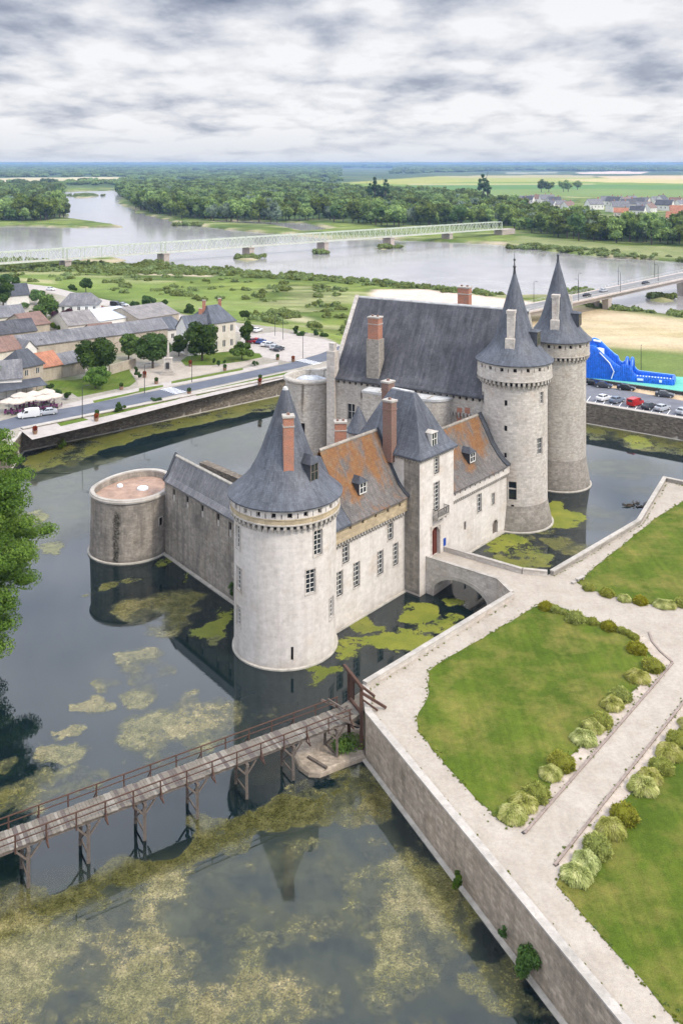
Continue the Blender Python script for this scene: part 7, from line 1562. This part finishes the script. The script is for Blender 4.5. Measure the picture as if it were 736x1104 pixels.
# ================================================================ BRIDGES
tp = [Vector((-104, 531, 0)), Vector((79, 681, 0))]; dt = (tp[1] - tp[0]).normalized(); st = (tp[1] - tp[0]).length / 4; PTb = planeP((tp[0].x, tp[0].y), (dt.x, dt.y))
TR = thing('truss_bridge', (-12.9, 601, 0), 'long pale green steel truss bridge on stone piers across the river', 'bridge'); z0, z1, wt = 6.0, 11.8, 5.4
for k in range(-4, 5):
    a_, b_ = st * k + .3, st * (k + 1) - .3; m = MB(); npn = 18; pw_ = (b_ - a_) / npn
    for d in (-wt / 2, wt / 2):
        m.bar(PTb(a_, z0, d), PTb(b_, z0, d), .4, .6); m.bar(PTb(a_, z1, d), PTb(b_, z1, d), .4, .42)
        for i in range(npn):
            u0_, u1_ = a_ + pw_ * i, a_ + pw_ * (i + 1); m.bar(PTb(u0_, z0, d), PTb(u1_, z1, d), .1, .16); m.bar(PTb(u0_, z1, d), PTb(u1_, z0, d), .1, .16)
            if i % 3 == 0: m.bar(PTb(u0_, z0, d), PTb(u0_, z1, d), .3, .35)
        m.bar(PTb(b_, z0, d), PTb(b_, z1, d), .35, .5)
    for i in range(0, npn + 1, 2): m.bar(PTb(a_ + pw_ * i, z1, -wt / 2), PTb(a_ + pw_ * i, z1, wt / 2), .2, .25)
    m.build('truss_span', M['palesteel'], TR)
m = MB(); m.pbox(PTb, -4 * st, 5 * st, z0 - .1, z0 + .25, -wt / 2 + .3, wt / 2 - .3); m.build('deck', M['concrete'], TR)
for k in range(-3, 6):
    m = MB(); m.pbox(PTb, st * k - 1.7, st * k + 1.7, -2, z0 - .9, -4.2, 4.2); m.pbox(PTb, st * k - 2.1, st * k + 2.1, z0 - .9, z0 - .38, -4.6, 4.6); 
    if k == 5: m.pbox(PTb, st * k, st * k + 14, -1, z0 - .2, -4, 4)
    m.build('pier', M['pierstone'], TR)
# road bridge on the right
ra = Vector((86.4, 335, 0)); rb = Vector((145, 386, 0)); dr_ = (rb - ra).normalized(); PR0 = planeP((ra.x, ra.y), (dr_.x, dr_.y)); zr = lambda u: 7.0 + u * .026
PRd = lambda u, z, dep=0.0: PR0(u, z + zr(u), dep)
RB = thing('road_bridge', ra, 'modern concrete road bridge crossing the river at the right edge, with cars and lamp posts', 'bridge')
m = MB(); us = [-45 + 20 * i for i in range(24)]
for a_, b_ in zip(us, us[1:]): m.pbox(PRd, a_, b_, -.5, 0, 0, 10.5)
DK = m.build('deck', M['concrete'], RB); m = MB()
for a_, b_ in zip(us, us[1:]): m.pbox(PRd, a_, b_, 0.004, .06, 1.6, 8.9)
m.build('roadway', M['bridgeroad'], DK); m = MB()
for a_, b_ in zip(us, us[1:]): m.pbox(PRd, a_, b_, -1.9, -.5, 1.2, 9.3)
m.build('girder', M['concrete'], RB)
m = MB()
for a_, b_ in zip(us, us[1:]):
    for d in (.15, 10.35): m.bar(PRd(a_, 1.05, d), PRd(b_, 1.05, d), .08, .08); m.bar(PRd(a_, .6, d), PRd(b_, .6, d), .05, .05)
    for i in range(8):
        for d in (.15, 10.35): q = a_ + (b_ - a_) * i / 8; m.bar(PRd(q, 0, d), PRd(q, 1.05, d), .06, .06)
m.build('railing', M['lead'], RB)
for u in (24, 90, 156, 222, 288):
    for d in (2.6, 7.9): m = MB(); q = PR0(u, 0, d); m.rings([[PR0(u + x * s, z, d + y * s) for x, y in ((-1.1, -1.3), (1.1, -1.3), (1.1, 1.3), (-1.1, 1.3))] for z, s in ((-2, .8), (zr(u) - 1.9, 1.15))]); m.build('pier', M['concrete'], RB)
m = MB(); m.hexa([PRd(-50, -7.5, 1), PRd(-43, -7.5, 1), PRd(-43, -7.5, 9.5), PRd(-50, -7.5, 9.5), PRd(-50, -.55, 1), PRd(-43, -.55, 1), PRd(-43, -.55, 9.5), PRd(-50, -.55, 9.5)]); m.build('abutment', M['concrete'], RB)
ang = math.atan2(dr_.y, dr_.x)
for (x, y, col, lab, kind) in ((632.5, 319.5, 'black', 'dark car on the road bridge nearest the keep tower', 'car'), (650.5, 315, 'silver', 'silver car on the road bridge, above the bridge pier', 'car'), (695.5, 308, 'darkgrey', 'dark car far along the road bridge', 'car')):
    # solve for the deck position
    best = min(((abs((PRd(u, 0, d).x) / PRd(u, 0, d).y - (x - CX) / F) + abs((HC - zr(u)) / PRd(u, 0, d).y - (y - HY) / F), u, d) for u in np.arange(-10, 120, .5) for d in (3, 5, 7)), key=lambda q: q[0]); u, d = best[1], best[2]
    p = PRd(u, 0, d); put_car(col, kind, p, ang, lab, 'cars on the road bridge', zr(u) + .07)
for i, u in enumerate((-12, 2, 16, 30, 44, 58, 72, 86)):
    p = PRd(u, 0, .4 if i % 2 else 10.1); dup(l0, p, ang + (math.pi / 2 if i % 2 else -math.pi / 2), 'lamp post on the road bridge, %s from the castle side' % ordn[i], scale=1.15)

# ================================================================ FAR VILLAGE
rs = random.Random(99); VG = 'small far off village houses'
vp = [(563, 219), (569, 219.5), (575, 218), (583, 219), (589, 220), (597, 221), (603, 225), (612, 227), (655, 221), (661, 222), (667, 220.5), (674, 222), (680, 220), (687, 222), (694, 221), (660, 228), (668, 229), (676, 226), (693, 227), (700, 229), (707, 221), (713, 221), (720, 223), (728, 222), (733, 224), (739, 222), (669, 234), (731, 233), (737, 238), (736, 247), (728, 241), (748, 240), (640, 226), (716, 227), (751, 228), (562, 223), (592, 225), (687, 232)]
proto_h = {}
for i, (x, y) in enumerate(vp):
    k = i % 4 if not (y > 232 and x > 660) else 4
    p = at(x, y, 1.8); wv, rf_ = (('whiteplaster', 'slategrey'), ('whiteplaster', 'slatebig'), ('plaster', 'slategrey'), ('whiteplaster', 'tilebrown'), ('plaster', 'tile'))[k]
    if k not in proto_h:
        a = Vector((-7, -4, 0)); b = Vector((7, -4, 0)); H = house(a, b, 8.5, 4.8, 9.2, wv, rf_, 'x', nw=4, chim=1, name='village_house', z=0, group=VG, world=True, winh=1.4)
        q0 = H.location.copy(); H.location = (0, 0, 0); proto_h[k] = H; o = H
    else: o = dup(proto_h[k])
    o.location = (p.x, p.y, 1.9); o.rotation_euler = (0, 0, rs.uniform(-.9, .9)); s = rs.uniform(1.05, 1.45); o.scale = (s, s, s)
    o['label'] = {0: 'white far village house with pale grey roof', 1: 'white far village house with dark grey roof', 2: 'cream far village house with grey roof', 3: 'white far village house with brown roof', 4: 'far village house with orange roof at the right edge'}[k]
    o['group'] = 'far village houses with ' + {0: 'pale grey roofs', 1: 'dark grey roofs', 2: 'cream walls', 3: 'brown roofs', 4: 'orange roofs'}[k]
# ================================================================ SKY, SUN, CAMERA
w = bpy.data.worlds.new('World'); sc.world = w; w.use_nodes = True; t = w.node_tree; bg = t.nodes['Background']
class WN(NT):
    def __init__(s): s.t = t
n = WN(); SE, SR = R(48), R(125)
sky = n.n('ShaderNodeTexSky'); sky.sky_type = 'NISHITA'; sky.sun_disc = False; sky.sun_elevation = SE; sky.sun_rotation = SR; sky.altitude = 100
d = n.n('ShaderNodeTexCoord').outputs['Generated']; sep = n.n('ShaderNodeSeparateXYZ', i_0=d); z = n.math('ADD', n.math('MAXIMUM', sep.outputs[2], 0.0), .17)
px, py = n.math('DIVIDE', sep.outputs[0], z), n.math('DIVIDE', sep.outputs[1], z); pv = n.n('ShaderNodeCombineXYZ', i_0=px, i_1=py, i_2=0.0).outputs[0]
big = n.noise(n.map(pv, (1.0, .62, 1), loc=(2.6, 1.3, 0)), 1.9, 9, .54, .1); small = n.noise(n.map(pv, (1.0, .7, 1), loc=(7, 3, 2)), 5.5, 10, .64, .1)
vd = n.n('ShaderNodeVectorMath', operation='ADD', i_0=n.map(pv, (1.0, .75, 1), loc=(1.7, .4, 0)), i_1=n.n('ShaderNodeVectorMath', operation='SCALE', i_0=n.n('ShaderNodeTexNoise', i_Vector=pv, i_Scale=3.0, i_Detail=6.0).outputs['Color'], i_Scale=.42).outputs[0]).outputs[0]
vor = n.n('ShaderNodeTexVoronoi', feature='SMOOTH_F1', i_Vector=vd, i_Scale=3.1, i_Smoothness=.25).outputs['Distance']
f = n.math('ADD', n.math('ADD', n.math('MULTIPLY', big, .60), n.math('MULTIPLY', small, .34)), n.math('MULTIPLY', vor, .34))
# the heavier cloud bank in the upper left of the view
blob = lambda x, y, zz, k, a: n.math('MULTIPLY', n.math('EXPONENT', n.math('MULTIPLY', n.n('ShaderNodeVectorMath', operation='LENGTH', i_0=n.n('ShaderNodeVectorMath', operation='MULTIPLY', i_0=n.n('ShaderNodeVectorMath', operation='SUBTRACT', i_0=d, i_1=(x, y, zz)).outputs[0], i_1=(1, .3, 4.5)).outputs[0]).outputs['Value'], -k)), a)
for a_ in ((-.35, .92, .16, 11, .24), (-.12, .97, .18, 9, .24), (-.20, .96, .118, 16, .09), (-.1, .98, .13, 18, .11), (.3, .94, .175, 12, .08), (-.28, .95, .12, 16, -.05), (-.24, .95, .145, 22, -.08), (.2, .96, .06, 10, -.05), (-.25, .95, .05, 10, -.04)): f = n.math('ADD', f, blob(*a_))
col = n.ramp(f, [(.58, (1.24, 1.24, 1.27)), (.66, (1.06, 1.07, 1.12)), (.73, (.86, .89, .98)), (.82, (.56, .61, .73)), (.95, (.29, .34, .47))])
nis = n.n('ShaderNodeVectorMath', operation='SCALE', i_0=sky.outputs[0]); nis.inputs['Scale'].default_value = .08
hz = n.math('MULTIPLY', n.math('SUBTRACT', 1.0, n.math('MULTIPLY', sep.outputs[2], 22.0), clamp=True), .72, clamp=True); col = n.mix(hz, col, (.86, .92, 1.02))
cvr = n.math('SUBTRACT', .93, n.math('MULTIPLY', n.math('MAXIMUM', n.math('SUBTRACT', sep.outputs[2], .15), 0.0), .5)); c = n.mix(cvr, nis.outputs[0], col)
zen = n.n('ShaderNodeVectorMath', operation='SCALE', i_0=c); n.set(zen.inputs['Scale'], n.math('ADD', 1.0, n.math('MULTIPLY', n.math('MINIMUM', n.math('MAXIMUM', n.math('SUBTRACT', sep.outputs[2], .175), 0.0), .22), 9.0))); c = n.mix(n.math('MULTIPLY', n.math('MAXIMUM', n.math('SUBTRACT', sep.outputs[2], .18), 0.0), 3.0, clamp=True), zen.outputs[0], n.mix(1.0, zen.outputs[0], (.955, .99, 1.06), 'MULTIPLY')); t.links.new(c, bg.inputs[0]); bg.inputs[1].default_value = .355
sd = bpy.data.lights.new('sun', 'SUN'); sd.energy = 1.5; sd.angle = R(10); sd.color = (1.0, .91, .78); so = bpy.data.objects.new('sun', sd); COL.objects.link(so)
az = SR; dirv = Vector((math.sin(az) * math.cos(SE), math.cos(az) * math.cos(SE), math.sin(SE))); so.rotation_euler = dirv.to_track_quat('Z', 'Y').to_euler(); so.location = (80, -60, 120)
cd = bpy.data.cameras.new('camera'); co = bpy.data.objects.new('camera', cd); COL.objects.link(co); sc.camera = co; co.location = (0, 0, HC); co.rotation_euler = (R(90), 0, 0)
cd.sensor_fit = 'VERTICAL'; cd.sensor_height = 36; cd.lens = 36 * F / 1104; cd.shift_y = -(552 - HY) / 1104; cd.clip_start = .5; cd.clip_end = 120000
vs = sc.view_settings; vs.view_transform = 'Standard'; vs.look = 'None'; vs.gamma = 1; vs.exposure = 1.16; vs.use_curve_mapping = False
HAZE = True
if HAZE:
    m = MB(); m.box((0, 24000, -4), 52000, 49000, 70); o = m.build('haze', M['white']); tag(o, 'thin bluish air haze over the plain', None, None, 'stuff')
    mt = bpy.data.materials.new('thin haze'); mt.use_nodes = True; tt = mt.node_tree; tt.nodes.remove(tt.nodes['Principled BSDF']); pv_ = tt.nodes.new('ShaderNodeVolumePrincipled'); pv_.inputs['Color'].default_value = (.40, .62, 1.0, 1); pv_.inputs['Density'].default_value = 8.0e-5; pv_.inputs['Anisotropy'].default_value = .2
    tt.links.new(pv_.outputs[0], tt.nodes['Material Output'].inputs['Volume']); o.data.materials.clear(); o.data.materials.append(mt)
sc.cycles.use_denoising = True; sc.cycles.max_bounces = 6; sc.cycles.diffuse_bounces = 2; sc.cycles.glossy_bounces = 3; sc.cycles.transparent_max_bounces = 8; sc.cycles.volume_bounces = 0
sc.cycles.use_adaptive_sampling = True; sc.cycles.adaptive_threshold = .02
